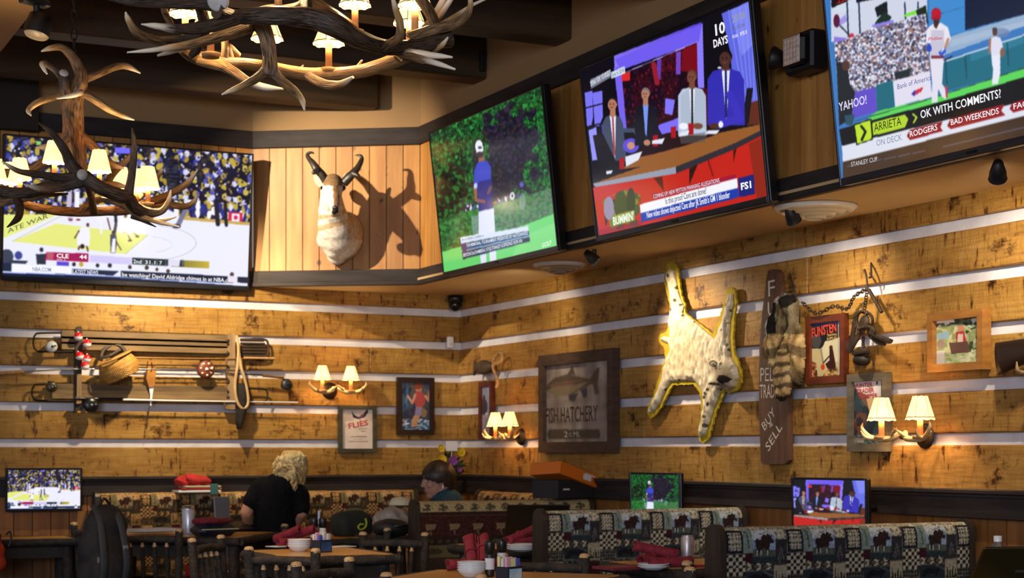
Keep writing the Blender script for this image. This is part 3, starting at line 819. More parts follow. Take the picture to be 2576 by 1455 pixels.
def paint_studio(c, mini=False):
    z = zoomed(c, 1440, 0, 2.346)
    c.c[:] = (12, 10, 22)
    V = (104, 84, 236)
    c.grad([(245, 330), (760, 130), (765, 200), (250, 420)], (88, 66, 214), (150, 130, 255)); c.poly([(245, 400), (300, 380), (320, 760), (285, 760)], (120, 100, 240)); c.poly([(725, 250), (768, 130), (778, 520), (742, 520)], (140, 124, 255))
    c.poly([(250, 350), (765, 140), (745, 250), (285, 415)], (112, 92, 240)); c.line([(290, 440), (735, 250)], 8, (200, 190, 255))
    c.poly([(290, 440), (735, 250), (740, 520), (800, 760), (320, 760)], (40, 8, 22))
    inner = c.mpoly([(290, 440), (735, 250), (740, 640), (320, 760)])
    c.cells(inner, 90, [(52, 10, 24), (30, 8, 22), (70, 10, 26), (24, 10, 30)], 9, 2.2, 3); c.cells(inner, 17, [(70, 12, 28), (24, 8, 20), (110, 20, 34), (18, 10, 26), (44, 20, 56), (34, 10, 24)], .12, 1.6, 3)
    c.poly([(650, 290), (735, 255), (738, 430), (640, 420)], (120, 12, 28)); c.poly([(612, 310), (640, 300), (638, 440), (610, 440)], (120, 70, 190)); c.poly([(500, 350), (525, 345), (520, 470), (498, 470)], (100, 60, 180))
    c.poly([(290, 440), (340, 420), (340, 475), (292, 480)], (220, 40, 40)); c.line([(480, 380), (500, 490)], 30, (150, 30, 50)); c.poly([(548, 580), (605, 590), (590, 680), (545, 670)], (130, 120, 250))
    c.poly([(505, 740), (640, 690), (640, 780), (520, 800)], (126, 110, 250)); c.poly([(770, 120), (880, 80), (900, 520), (800, 760)], (14, 12, 20))
    c.poly([(742, 520), (800, 520), (830, 760), (790, 770)], (70, 12, 24))
    c.poly([(880, 80), (1062, 0), (1100, 600), (960, 620), (930, 300)], (96, 104, 226)); c.poly([(930, 60), (1060, 0), (1080, 250), (1000, 330)], (132, 140, 246), .8)
    for k in range(6): c.line([(920 + k * 34, 60 - k * 8), (1010 + k * 16, 590)], 7, (150, 160, 250), .5)
    c.poly([(1040, 610), (1105, 590), (1110, 735), (1030, 740)], (96, 44, 30))
    for (a, b) in ((72, 118), (118, 176)): c.poly([(a, 548), (b, 535), (b + 4, 690), (a + 40, 745), (a + 14, 745)], (124, 118, 246))
    c.poly([(95, 770), (140, 750), (160, 940), (118, 950)], (150, 150, 250)); c.poly([(170, 735), (190, 735), (200, 800), (178, 800)], (70, 66, 180)); c.line([(70, 640), (185, 610)], 7, (10, 10, 20)); c.line([(85, 750), (210, 720)], 8, (10, 10, 20))
    # table
    c.poly([(120, 1085), (400, 985), (620, 930), (1105, 735), (1110, 775), (960, 845), (610, 990), (150, 1090)], (150, 92, 44)); c.poly([(380, 930), (840, 790), (1105, 735), (620, 930), (400, 985), (290, 1000)], (150, 92, 44))
    c.poly([(330, 940), (500, 800), (800, 730), (860, 790), (700, 850), (480, 910)], (34, 14, 20))
    c.poly([(120, 1085), (610, 985), (612, 1025), (140, 1110)], (150, 156, 176)); c.poly([(610, 985), (960, 845), (1112, 770), (1112, 800), (960, 880), (612, 1025)], (44, 44, 54))
    c.poly([(120, 1108), (612, 1025), (960, 880), (1115, 800), (1150, 1170), (160, 1400)], (196, 34, 26))
    c.poly([(480, 1052), (530, 1042), (540, 1130)], (90, 16, 14)); c.poly([(690, 995), (740, 970), (690, 1090)], (40, 14, 14)); c.poly([(950, 890), (970, 870), (950, 960)], (60, 14, 14)); c.line([(800, 945), (830, 1040)], 8, (110, 20, 18))
    c.poly([(1040, 850), (1118, 810), (1150, 1170), (1090, 1180)], (120, 40, 22), .7)
    # men at the table
    man(c, 238, 615, 34, (180, 120, 96), (30, 22, 24), (66, 76, 100), (230, 232, 250), (170, 60, 70), 680, 950, 60, 20)
    c.poly([(120, 800), (180, 790), (260, 960), (220, 1000), (150, 960)], (18, 18, 26)); c.line([(300, 770), (370, 770), (390, 810)], 26, (66, 76, 100)); c.ell(382, 790, 16, 32, (190, 130, 104)); c.ell(345, 860, 48, 44, (96, 80, 214)); c.ell(345, 860, 22, 22, (200, 146, 120))
    man(c, 432, 555, 30, (176, 124, 100), (120, 110, 116), (20, 22, 34), (120, 150, 240), None, 615, 860, 64)
    c.line([(395, 760), (440, 850)], 34, (20, 22, 34)); c.ell(440, 842, 20, 18, (190, 130, 104)); c.line([(480, 740), (510, 790)], 30, (20, 22, 34))
    man(c, 706, 455, 34, (120, 74, 58), (100, 60, 46), (186, 200, 222), (236, 240, 252), (26, 26, 40), 515, 800, 82)
    m = c.mpoly([(640, 560), (700, 520), (790, 540), (800, 760), (640, 740)])
    c.c[m] *= (1 - .12 * (np.sin(c.py[m] * .55) > 0))[:, None]
    c.ell(655, 745, 26, 20, (240, 244, 255)); c.ell(740, 745, 30, 18, (120, 74, 58)); c.poly([(630, 800), (800, 780), (780, 840), (640, 850)], (90, 90, 90), .6)
    c.poly([(1030, 520), (1066, 520), (1040, 730), (1000, 730)], (20, 20, 30))
    man(c, 905, 345, 44, (78, 46, 38), (16, 12, 14), (52, 46, 178), (232, 234, 252), (30, 36, 110), 405, 740, 108)
    c.line([(930, 560), (990, 700), (850, 740)], 46, (58, 50, 190)); c.ell(838, 745, 30, 18, (78, 46, 38)); c.ell(876, 735, 14, 20, (236, 238, 252)); c.ell(868, 400, 12, 6, (236, 236, 246))
    for (x, y) in ((700, 760), (292, 965), (490, 830), (596, 780)): c.poly([(x - 16, y - 30), (x + 16, y - 34), (x + 14, y + 34), (x - 14, y + 36)], (170, 20, 30))
    for q in ([(312, 925), (412, 895), (390, 945), (316, 985)], [(470, 830), (545, 815), (530, 850), (470, 850)], [(640, 780), (690, 770), (680, 800), (625, 808)], [(800, 770), (870, 768), (850, 792), (780, 792)], [(200, 1010), (238, 1005), (230, 1025), (200, 1030)]): c.poly(q, (226, 230, 246))
    if not mini:
        c.poly([(105, 470), (225, 410), (228, 455), (110, 525)], (120, 124, 140)); c.poly([(228, 425), (308, 392), (312, 432), (230, 465)], (210, 224, 240))
        c.cells(c.mpoly([(180, 1180), (300, 1120), (400, 1150), (410, 1330), (200, 1370)]), 44, [(90, 100, 30), (120, 130, 40), (40, 44, 30), (150, 120, 110), (70, 80, 40)], .4, 1.4, 4)
        c.ell(285, 1210, 40, 80, (60, 70, 30)); c.ell(345, 1190, 26, 80, (44, 52, 34)); c.ell(215, 1230, 30, 70, (150, 140, 170))
        c.poly([(236, 1275), (365, 1240), (368, 1300), (240, 1338)], (150, 160, 60)); c.poly([(150, 1360), (410, 1300), (415, 1345), (155, 1400)], (150, 30, 50), .6)
        c.poly([(470, 1148), (965, 1030), (970, 1055), (475, 1180)], (150, 18, 60), .8)
        c.poly([(398, 1208), (972, 1052), (976, 1110), (402, 1260)], (244, 244, 250)); c.poly([(402, 1260), (976, 1110), (985, 1165), (408, 1312)], (26, 60, 170))
        c.poly([(978, 1052), (1070, 1030), (1078, 1145), (985, 1165)], (22, 34, 120))
    T = [('10', (845, 210), (902, 190), 66, (250, 250, 255), .02, 0), ('DAYS', (834, 282), (918, 252), 46, (250, 250, 255), .02, 0), ('2018', (943, 136), (1018, 106), 44, (150, 160, 150), .01, 0),
         ('RUSSIA', (945, 180), (1020, 155), 22, (90, 110, 90), 0, 0), ('FOX', (945, 228), (978, 216), 18, (230, 230, 250), .02, 0), ('FS1', (992, 212), (1028, 198), 22, (230, 230, 250), .02, 0),
         ('June 4, 2018', (235, 454), (304, 424), 24, (60, 70, 90), 0, 0), ('SPEAK FOR YOURSELF', (108, 510), (226, 440), 30, (230, 232, 245), .01, 0),
         ('COMING UP: NEW PEYTON MANNING ALLEGATIONS', (478, 1174), (868, 1076), 24, (245, 225, 240), 0, 0), ('Is this proof Cavs are done?', (550, 1206), (792, 1142), 36, (40, 50, 90), .01, 0),
         ("New video shows dejected Cavs after JR Smith's GM 1 blunder", (440, 1288), (930, 1166), 36, (240, 244, 255), .01, 0), ('FS1', (996, 1122), (1056, 1108), 40, (250, 250, 255), .03, 0), ("BUMMIN'", (242, 1330), (364, 1296), 46, (235, 245, 225), .03, 0)]
    return (T, z) if not mini else ([], z)

def paint_ball(c, mini=False):
    z = zoomed(c, 1900, 0, 3.031)
    c.c[:] = (60, 120, 190)
    BIG = 6000
    c.poly([(560, -900), (1310, -1200), (1310, 300), (580, 320)], (208, 214, 232))
    c.poly([(560, -900), (1310, -1200), (1310, -90), (580, 60)], (20, 26, 40)); c.poly([(590, 60), (770, -30), (770, 60), (600, 110)], (210, 220, 236)); c.poly([(600, 0), (700, -40), (705, 8), (604, 48)], (40, 14, 20))
    for x in (700, 790, 1000, 1140, 1240): c.line([(x, 20), (x + 10, 280)], 12, (40, 60, 90))
    c.poly([(910, 60), (1000, 10), (1010, 90), (930, 130)], (20, 30, 36)); c.poly([(930, 150), (985, 90), (1040, 130), (1010, 180), (900, 200)], (24, 48, 40)); c.poly([(1140, 110), (1240, 70), (1220, 110), (1130, 130)], (120, 224, 60)); c.poly([(1225, 80), (1300, 40), (1320, 180), (1250, 190)], (24, 44, 30))
    c.poly([(620, 170), (690, 110), (700, 160), (640, 200)], (160, 150, 230)); c.ell(620, 160, 24, 50, (90, 30, 60)); c.line([(640, 190), (740, 290)], 12, (50, 60, 80)); c.ell(735, 280, 20, 26, (200, 50, 70)); c.poly([(890, 190), (1050, 150), (1060, 180), (900, 225)], (140, 130, 230)); c.poly([(600, 280), (700, 290), (690, 320), (600, 330)], (140, 120, 220))
    cr = c.mpoly([(600, 330), (730, 290), (900, 210), (1080, 170), (1300, 100), (1340, 580), (760, 700), (640, 740)])
    c.put(cr, (130, 128, 150)); c.cells(cr, 17, [(236, 236, 246), (214, 214, 234), (40, 44, 66), (150, 100, 90), (90, 90, 130), (244, 240, 250), (170, 120, 100), (60, 70, 90), (226, 222, 240), (120, 130, 170)], .34, .8, 2)
    for k in range(7): c.line([(760, 690 - k * 60), (1340, 545 - k * 62)], 4, (60, 70, 100), .5)
    c.poly([(1060, 560), (1180, 520), (1180, 580), (1070, 610)], (30, 40, 46)); c.poly([(620, 470), (700, 480), (720, 640), (760, 700), (740, 900), (640, 960)], (24, 30, 36)); c.ell(690, 500, 30, 40, (80, 50, 40))
    # outfield wall
    c.poly([(1300, -1200), (1590, -1400), (1600, 240), (1420, 280), (1330, 330)], (66, 140, 208)); c.line([(1400, 110), (1600, 50)], 6, (60, 110, 170)); c.poly([(1590, -1400), (BIG, -2600), (BIG, -900), (2049, 110), (1600, 230)], (22, 34, 60))
    c.poly([(1410, 300), (2049, 110), (BIG, -1000), (BIG, -820), (2049, 200), (1440, 420)], (150, 176, 206)); c.poly([(1500, 300), (2049, 160), (2049, 200), (1480, 360)], (170, 190, 214), .8); c.ell(1880, 250, 60, 36, (110, 130, 170), 0, .7)
    c.poly([(1420, 480), (2049, 270), (BIG, -780), (BIG, -520), (2049, 520), (1380, 720)], (30, 108, 130)); c.poly([(1640, 400), (2049, 280), (2049, 330), (1640, 470)], (54, 130, 160), .7); c.line([(1420, 478), (2049, 268), (BIG, -790)], 10, (226, 232, 240))
    for x in (1450, 1600, 1920): c.line([(x, 470 - (x - 1450) * .3), (x + 12, 640 - (x - 1450) * .3)], 12, (24, 80, 100))
    c.poly([(920, 650), (1060, 610), (1060, 820), (930, 850)], (26, 104, 124)); c.poly([(1050, 620), (1330, 540), (1350, 740), (1065, 815)], (226, 222, 240)); c.poly([(760, 700), (915, 665), (930, 850), (730, 910)], (96, 76, 200)); c.poly([(680, 880), (760, 870), (740, 960), (690, 950)], (40, 80, 100))
    for k in range(3): c.poly([(1188 + k * 26, 718 - k * 12), (1214 + k * 26, 690 - k * 12), (1240 + k * 20, 690 - k * 10), (1214 + k * 22, 735 - k * 12)], (206, 40, 60) if k else (60, 50, 150))
    c.poly([(860, 895), (930, 850), (1350, 745), (2049, 520), (BIG, -800), (BIG, -560), (2049, 590), (1440, 770), (880, 920)], (92, 214, 92)); c.line([(760, 925), (1345, 750), (2049, 520), (BIG, -820)], 7, (30, 40, 40), .7)
    # batter and fielder
    c.poly([(1330, 420), (1440, 420), (1430, 560), (1425, 640), (1465, 700), (1455, 760), (1425, 740), (1395, 680), (1390, 780), (1345, 785), (1348, 640)], (226, 224, 240)); c.poly([(1330, 200), (1370, 175), (1420, 175), (1470, 210), (1492, 300), (1450, 360), (1440, 430), (1330, 430), (1335, 330), (1300, 330), (1305, 230)], (232, 228, 240))
    c.poly([(1340, 230), (1440, 230), (1440, 430), (1335, 430)], (188, 184, 206), .7); c.poly([(1340, 425), (1440, 425), (1440, 445), (1340, 447)], (120, 40, 50)); c.line([(1470, 300), (1450, 360)], 22, (190, 140, 120)); c.ell(1325, 368, 20, 30, (44, 70, 190)); c.poly([(1395, 400), (1450, 360), (1452, 400), (1415, 435)], (54, 84, 200)); c.line([(1420, 395), (1440, 370)], 9, (240, 240, 250))
    c.poly([(1355, 130), (1405, 130), (1402, 175), (1380, 222), (1362, 200)], (70, 44, 44)); c.ell(1380, 105, 38, 44, (186, 26, 46)); c.poly([(1340, 130), (1412, 120), (1414, 146), (1345, 150)], (170, 22, 44)); c.line([(1455, 660), (1460, 740)], 16, (190, 60, 80)); c.line([(1440, 460), (1500, 432)], 10, (30, 34, 40))
    c.poly([(1800, 420), (1868, 410), (1868, 560), (1850, 640), (1805, 645), (1812, 540)], (232, 232, 246)); c.poly([(1790, 300), (1830, 275), (1870, 290), (1890, 360), (1865, 420), (1798, 425)], (222, 222, 240)); c.ell(1826, 245, 18, 30, (90, 60, 56)); c.ell(1826, 222, 20, 12, (70, 60, 66)); c.line([(1790, 300), (1785, 400)], 18, (160, 110, 96)); c.ell(1885, 400, 18, 38, (130, 96, 80))
    # captions
    c.poly([(640, 990), (880, 920), (1440, 770), (2049, 590), (BIG, -560), (BIG, -200), (2049, 770), (660, 1112)], (12, 12, 16)); c.poly([(660, 1112), (2049, 770), (BIG, -220), (BIG, 60), (2049, 890), (668, 1240)], (222, 226, 240))
    c.grad([(668, 1235), (2049, 885), (BIG, 40), (BIG, 500), (2049, 1050), (668, 1380)], (36, 30, 30), (74, 52, 34)); c.line([(700, 1270), (1300, 1150), (2049, 972)], 4, (110, 120, 170))
    c.poly([(750, 950), (885, 905), (896, 1065), (770, 1108)], (10, 12, 8)); c.poly([(758, 955), (878, 915), (888, 1060), (778, 1098)], (190, 226, 40)); c.line([(808, 962), (840, 1005), (812, 1068)], 18, (16, 18, 10))
    c.poly([(892, 935), (1140, 872), (1168, 910), (1142, 972), (898, 1035)], (178, 214, 46)); c.line([(1202, 870), (1230, 895), (1208, 935)], 14, (190, 226, 60))
    for q in ([(1155, 1040), (1180, 990), (1430, 925), (1410, 970), (1430, 1000), (1180, 1070)], [(1462, 960), (1490, 905), (1905, 790), (1875, 845), (1905, 880), (1490, 985)], [(1938, 830), (1965, 780), (2400, 660), (2400, 750), (1965, 858)]): c.poly(q, (146, 24, 34))
    T = [('OK WITH COMMENTS?', (1262, 905), (1875, 742), 62, (245, 245, 250), .01, 0), ('ARRIETA', (908, 1005), (1115, 952), 62, (20, 24, 12), .0, 0), ('ON DECK', (925, 1115), (1120, 1068), 46, (130, 140, 160), 0, 0),
         ('RODGERS', (1180, 1046), (1390, 990), 44, (245, 240, 245), .01, 0), ('BAD WEEKENDS', (1492, 955), (1858, 866), 44, (245, 240, 245), .01, 0), ('FACE', (1970, 835), (2110, 800), 44, (245, 240, 245), .01, 0), ('STANLEY CUP', (732, 1272), (932, 1228), 34, (210, 205, 205), 0, 0),
         ('Bank of America', (1085, 682), (1345, 608), 40, (90, 90, 150), 0, 0), ('YAHOO!', (640, 850), (850, 790), 66, (226, 220, 250), .01, 0), ('Phillies', (1318, 310), (1425, 300), 24, (210, 70, 100), .01, .2), ('.250', (615, 30), (705, 0), 34, (190, 50, 40), .01, 0)]
    return (T, z)

TILT = .115
def quadmap(q):
    def f(c):
        u, w = c.u, c.w; tl, tr, br, bl = [np.array(k, float) for k in q]
        P = ((1 - u)[:, None] * tl + u[:, None] * tr) * w[:, None] + ((1 - u)[:, None] * bl + u[:, None] * br) * (1 - w)[:, None]
        c.px, c.py = P[:, 0].copy(), P[:, 1].copy()
    return f
def mini(paint, q):
    f = quadmap(q)
    def g(c):
        f(c); return paint(c, True)
    return g
GTV = 'large wall televisions along the soffit'
H65 = .905
def side_tv(y0, y1, *a, **k):
    return television(Fr((-.70, (y0 + y1) / 2, 2.345), -math.pi / 2, TILT), abs(y1 - y0), H65, *a, **k)
television(Fr((-2.397, -.10, 2.322), 0, TILT), 1.605, H65, 'large wall TV showing a basketball game behind the smaller antler chandelier', GTV, 560, paint_hoops)
side_tv(-1.29, -2.83, 'tilted wall TV showing a golfer in blue from behind, next to the antelope mount', GTV, 460, paint_golf)
side_tv(-3.255, -4.81, 'tilted wall TV showing four men at a studio desk with red front', GTV, 660, paint_studio)
side_tv(-5.31, -6.90, 'tilted wall TV showing a baseball runner in a red helmet', GTV, 660, paint_ball)

# small booth televisions
SG = 'small booth televisions'
o = ony(111, 1286, -.07)
a, b = ony(15, 1286, -.07), ony(207, 1288, -.07)
television(Fr((o.x, -.07, o.z - .004), 0, .03), b.x - a.x, .275, 'small TV low on the back wall showing the basketball game', SG, 150, mini(paint_hoops, ((15, 345), (628, 400), (620, 715), (5, 690))), .012, .018, 'booth_television', .03)
def booth_tv(px, py, z, w, h, rz, lab, paint, q):
    p = pt(px, py, z); p.z -= h
    t = television(Fr(p, rz, .02), w, h, lab, SG, 130, mini(paint, q), .010, .016, 'booth_television', .03)
    mb = MB(); R = Matrix.Rotation(-rz, 3, 'Z'); e = R @ Vector((-p.x - .02, 0, 0)); mb.tube([(0, .08, h * .45), Vector((0, .1, h * .45)) + e * .4, Vector((0, .10, h * .45)) + e], .016, 8, sub=3); mb.build('swivel_arm', M_bracket, t)
booth_tv(1648, 1190, 9.15, .41, .265, math.radians(-80), 'small swivelled TV showing the golfer, behind the second booth back', paint_golf, ((1088, 345), (1370, 230), (1400, 630), (1120, 690)))
booth_tv(2086, 1203, 7.6, .42, .27, math.radians(-74), 'small swivelled TV showing the four men at a desk', paint_studio, ((1468, 182), (1890, 3), (1932, 500), (1506, 602)))
# ---------------------------------------------------------------- antler chandeliers
def antler_mat():
    m, nt, b = _nodes('weathered_elk_antler')
    L = nt.links.new
    tc = nt.nodes.new('ShaderNodeTexCoord')
    def noise(sc, st, det=3):
        mp = nt.nodes.new('ShaderNodeMapping'); mp.inputs['Scale'].default_value = st
        L(tc.outputs['UV'], mp.inputs[0]); n = nt.nodes.new('ShaderNodeTexNoise'); n.inputs['Scale'].default_value = sc; n.inputs['Detail'].default_value = det
        L(mp.outputs[0], n.inputs['Vector']); return n.outputs['Fac']
    g = noise(1, (30, 22, 1), 6)
    rp = nt.nodes.new('ShaderNodeValToRGB'); e = rp.color_ramp.elements
    e[0].position, e[0].color = .38, (.20, .16, .14, 1); e[1].position, e[1].color = .58, (1, 1, 1, 1)
    L(g, rp.inputs[0])
    at = nt.nodes.new('ShaderNodeAttribute'); at.attribute_name = 'Col'
    mx = nt.nodes.new('ShaderNodeMix'); mx.data_type = 'RGBA'; mx.blend_type = 'MULTIPLY'; mx.inputs['Factor'].default_value = 1
    L(at.outputs['Color'], mx.inputs[6])
    # grooves fade out on the polished pale tips
    sep = nt.nodes.new('ShaderNodeSeparateColor'); L(at.outputs['Color'], sep.inputs[0])
    mr = nt.nodes.new('ShaderNodeMapRange'); mr.inputs[1].default_value = .35; mr.inputs[2].default_value = .6; mr.inputs[3].default_value = 1; mr.inputs[4].default_value = .1
    L(sep.outputs[0], mr.inputs[0])
    mg = nt.nodes.new('ShaderNodeMix'); mg.data_type = 'RGBA'; L(mr.outputs[0], mg.inputs['Factor']); mg.inputs[6].default_value = (1, 1, 1, 1); L(rp.outputs[0], mg.inputs[7])
    L(mg.outputs[2], mx.inputs[7]); L(mx.outputs[2], b.inputs['Base Color'])
    b.inputs['Roughness'].default_value = .42
    bp = nt.nodes.new('ShaderNodeBump'); bp.inputs['Distance'].default_value = .010
    mm = nt.nodes.new('ShaderNodeMath'); mm.operation = 'MULTIPLY'; mm.inputs[1].default_value = .8; L(mr.outputs[0], mm.inputs[0]); L(mm.outputs[0], bp.inputs['Strength'])
    L(g, bp.inputs['Height']); L(bp.outputs[0], b.inputs['Normal'])
    return m
M_antler = antler_mat()
M_cut = pmat('sawn_antler_end', (196, 192, 190), (170, 164, 158), scale=30, rough=.6)
M_candle = pmat('drip_candle_sleeve', (206, 160, 104), (188, 140, 84), scale=14, rough=.5, bump=.3)
M_shade = pmat('glowing_rawhide_shade', (255, 222, 160), (255, 206, 134), scale=9, rough=.8, emit=1.7)
M_lace = pmat('dark_lacing', (90, 56, 26), rough=.7)
M_chain = pmat('black_iron', (26, 22, 20), rough=.5, metal=.7)
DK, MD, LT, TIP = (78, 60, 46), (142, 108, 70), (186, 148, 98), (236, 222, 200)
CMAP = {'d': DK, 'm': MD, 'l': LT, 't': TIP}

def antler(parent, strokes, zr, org, name='antler'):
    """strokes: (list of (px, py, dz, radius_px), colours); joined into one antler"""
    mb = MB()
    for pts, cols in strokes:
        P = []; R = []; C = []
        for i, (x, y, dz, r) in enumerate(pts):
            z = zr + dz; P.append(pt(x, y, z) - org); R.append(max(r, 1.0) * z / FPX)
            C.append(lin(CMAP[cols[min(i, len(cols) - 1)]]))
        mb.tube(P, R, 16, True, True, C, 7, .10)
    return mb.build(name, M_antler, parent)

def shade_light(parent, px, py, z, org, rb, rt, h, power, candle=.11, lacing=True):
    """a candle sleeve with bulb and a laced rawhide shade; (px, py) is the middle of the shade's lower rim"""
    c = pt(px, py, z) - org
    k = MB(); k.lathe([(.0, -candle), (rb * .22, -candle), (rb * .2, h * .1), (0, h * .1)], c, 12)
    k.lathe([(0, -candle - .008), (rb * .5, -candle - .008), (rb * .55, -candle + .006), (rb * .2, -candle + .006)], c, 14)
    ks = k.build('candle_sleeve', M_candle, parent)
    n = 40
    mb = MB(); rings = []
    for t, wv in ((0, 1), (.5, .5), (1, .6)):
        r = rb * (1 - t) + rt * t; ring = []
        for i in range(n):
            a = 2 * math.pi * i / n
            rr = r * (1 + .025 * math.cos(6 * a)); ring.append(c + Vector((rr * math.cos(a), rr * math.sin(a), h * t + .002 * wv * math.sin(9 * a))))
        rings.append(ring)
    mb.loft(rings, True, False)
    s = mb.build('lamp_shade', M_shade, ks)
    if lacing:
        mb = MB()
        mb.tube([c + Vector((rb * .96 * math.cos(2 * math.pi * i / n), rb * .96 * math.sin(2 * math.pi * i / n), h * .1 + .001 * math.sin(11 * 2 * math.pi * i / n))) for i in range(n + 1)], .0014 * rb / .05, 5, False)
        for i in range(6):
            a = 2 * math.pi * i / 6
            mb.tube([c + Vector((rb * 1.03 * math.cos(a), rb * 1.03 * math.sin(a), 0)), c + Vector((rt * 1.03 * math.cos(a), rt * 1.03 * math.sin(a), h))], .0011, 4)
        mb.build('shade_lacing', M_lace, ks)
    l = bpy.data.lights.new('bulb', 'POINT'); l.energy = power; l.color = WARM; l.shadow_soft_size = .012
    lo = bpy.data.objects.new('bulb', l); COL.objects.link(lo); lo.parent = ks; lo.location = c + Vector((0, 0, h * .55))
    return ks

def chain(parent, a, b, n, r=.022, name='hanging_chain'):
    mb = MB(); a, b = Vector(a), Vector(b)
    for i in range(n):
        c = a.lerp(b, (i + .5) / n); L = (b - a).length / n * .66
        pts = []
        for k in range(13):
            t = 2 * math.pi * k / 12; q = Vector((r * .6 * math.cos(t), 0, L * math.sin(t)))
            if i % 2: q = Vector((0, q.x, q.z))
            pts.append(c + q)
        mb.tube(pts, r * .16, 6, False)
    return mb.build(name, M_chain, parent)

# ---------------------------------------------------------------- framed pictures and signs on the plank walls
M_print = vcmat('printed_paper', .6, spec=.3)
M_glossy = vcmat('glazed_print', .25, spec=.4)
M_paint_letter = vcmat('painted_lettering', .6)
M_fgreen = pmat('dark_green_grey_frame_wood', (70, 68, 54), (52, 50, 40), scale=5, stretch=(1, 1, 6), rough=.5)
M_fdark = pmat('very_dark_frame_wood', (48, 26, 18), (34, 18, 12), scale=5, stretch=(1, 1, 6), rough=.35)
M_fred = pmat('red_brown_frame_wood', (104, 46, 24), (82, 34, 18), scale=5, stretch=(1, 1, 6), rough=.35)
M_fgrey = pmat('weathered_grey_frame_wood', (104, 94, 78), (78, 70, 58), scale=5, stretch=(2, 2, 8), rough=.75, bump=.2)
M_foak = pmat('oak_frame_wood', (164, 112, 52), (140, 92, 40), scale=5, stretch=(2, 2, 8), rough=.45)
M_fbrown = pmat('rough_brown_frame_wood', (78, 56, 44), (56, 40, 32), scale=5, stretch=(2, 2, 8), rough=.7, bump=.2)
M_cream = pmat('cream_paper_back', (200, 190, 170), rough=.8)

def picture(frf, xl, xr, yt, yb, fw, m, label, paint, nx, d=.03, texts=(), group='framed pictures on the plank walls', name='framed_picture', gloss=M_print, cat='picture', liner=None):
    """xl, yt / yb: photo pixels of the outer left edge; xr: outer right edge; fw: frame width in metres"""
    fr = frf(xl, (yt + yb) / 2)
    a = fr.loc(xl, yt, d); b = fr.loc(xl, yb, d); c = fr.loc(xr, (yt + yb) / 2, d)
    x0, x1, z0, z1 = a.x, c.x, b.z, a.z
    t = fr.empty(name, label, cat, group)
    mb = MB()
    for (p, q) in ((x0, -1), (x1, 1)):
        mb.prism([(p, z0), (p, z1), (p - q * fw, z1 - fw), (p - q * fw, z0 + fw)], -d, -.001)
    for (p, q) in ((z0, -1), (z1, 1)):
        mb.prism([(x0, p), (x1, p), (x1 - fw, p - q * fw), (x0 + fw, p - q * fw)], -d, -.001)
    mb.build('frame', m, t)
    if liner:
        mb = MB(); w = fw * .22
        for (p, q) in ((x0 + fw, 1), (x1 - fw, -1)): mb.box((p + q * w / 2, -d * .55, (z0 + z1) / 2), (w, .008, z1 - z0 - 2 * fw))
        for (p, q) in ((z0 + fw, 1), (z1 - fw, -1)): mb.box(((x0 + x1) / 2, -d * .55, p + q * w / 2), (x1 - x0 - 2 * fw, .008, w))
        mb.build('liner', liner, t)
    cv = Canvas(fr, x0 + fw, x1 - fw, z0 + fw, z1 - fw, nx, int(nx * (z1 - z0 - 2 * fw) / (x1 - x0 - 2 * fw)), d * .5)
    paint(cv)
    cv.soft(1)
    pr = cv.build('print', gloss, t)
    for (s, A, B, hp, col, th, sh) in texts: text(fr, pr, 'print_lettering', s, A, B, hp, M_paint_letter, d * .5 + .0015, col, th, sh)
    return t

def zt(ox, oy, sc, T):
    return [(s, (ox + A[0] / sc, oy + A[1] / sc), (ox + B[0] / sc, oy + B[1] / sc), hp / sc, col, th, sh) for (s, A, B, hp, col, th, sh) in T]

def p_flies(c):
    zoomed(c, 740, 740, 3.465)
    c.c[:] = (226, 214, 206)
    c.poly([(500, 1020), (530, 1060), (590, 1062), (640, 1002), (645, 1030), (615, 1075), (560, 1092), (515, 1078)], (34, 40, 56)); c.poly([(540, 1070), (620, 1040), (600, 1075), (560, 1086)], (110, 70, 96)); c.ell(560, 1062, 20, 8, (200, 200, 214)); c.line([(575, 1095), (578, 1112)], 4, (50, 50, 60))
    for (y, x0, x1, w) in ((1176, 565, 636, 9), (1197, 585, 622, 9), (1245, 495, 630, 10), (1268, 520, 600, 6), (1287, 478, 640, 10)): 
        for x in range(x0, x1, 16): c.line([(x, y), (min(x + 11, x1), y)], w * .7, (120, 110, 112))
    c.c[:] = np.clip(c.c, 0, 255)
picture(frL, 853, 948, 1020, 1139, .027, M_fgreen, 'small grey-green framed white poster with red lettering and a leaping fish', p_flies, 110,
        texts=zt(740, 740, 3.465, [('FLIES', (478, 1176), (648, 1142), 46, (196, 60, 66), .02, 0)]))

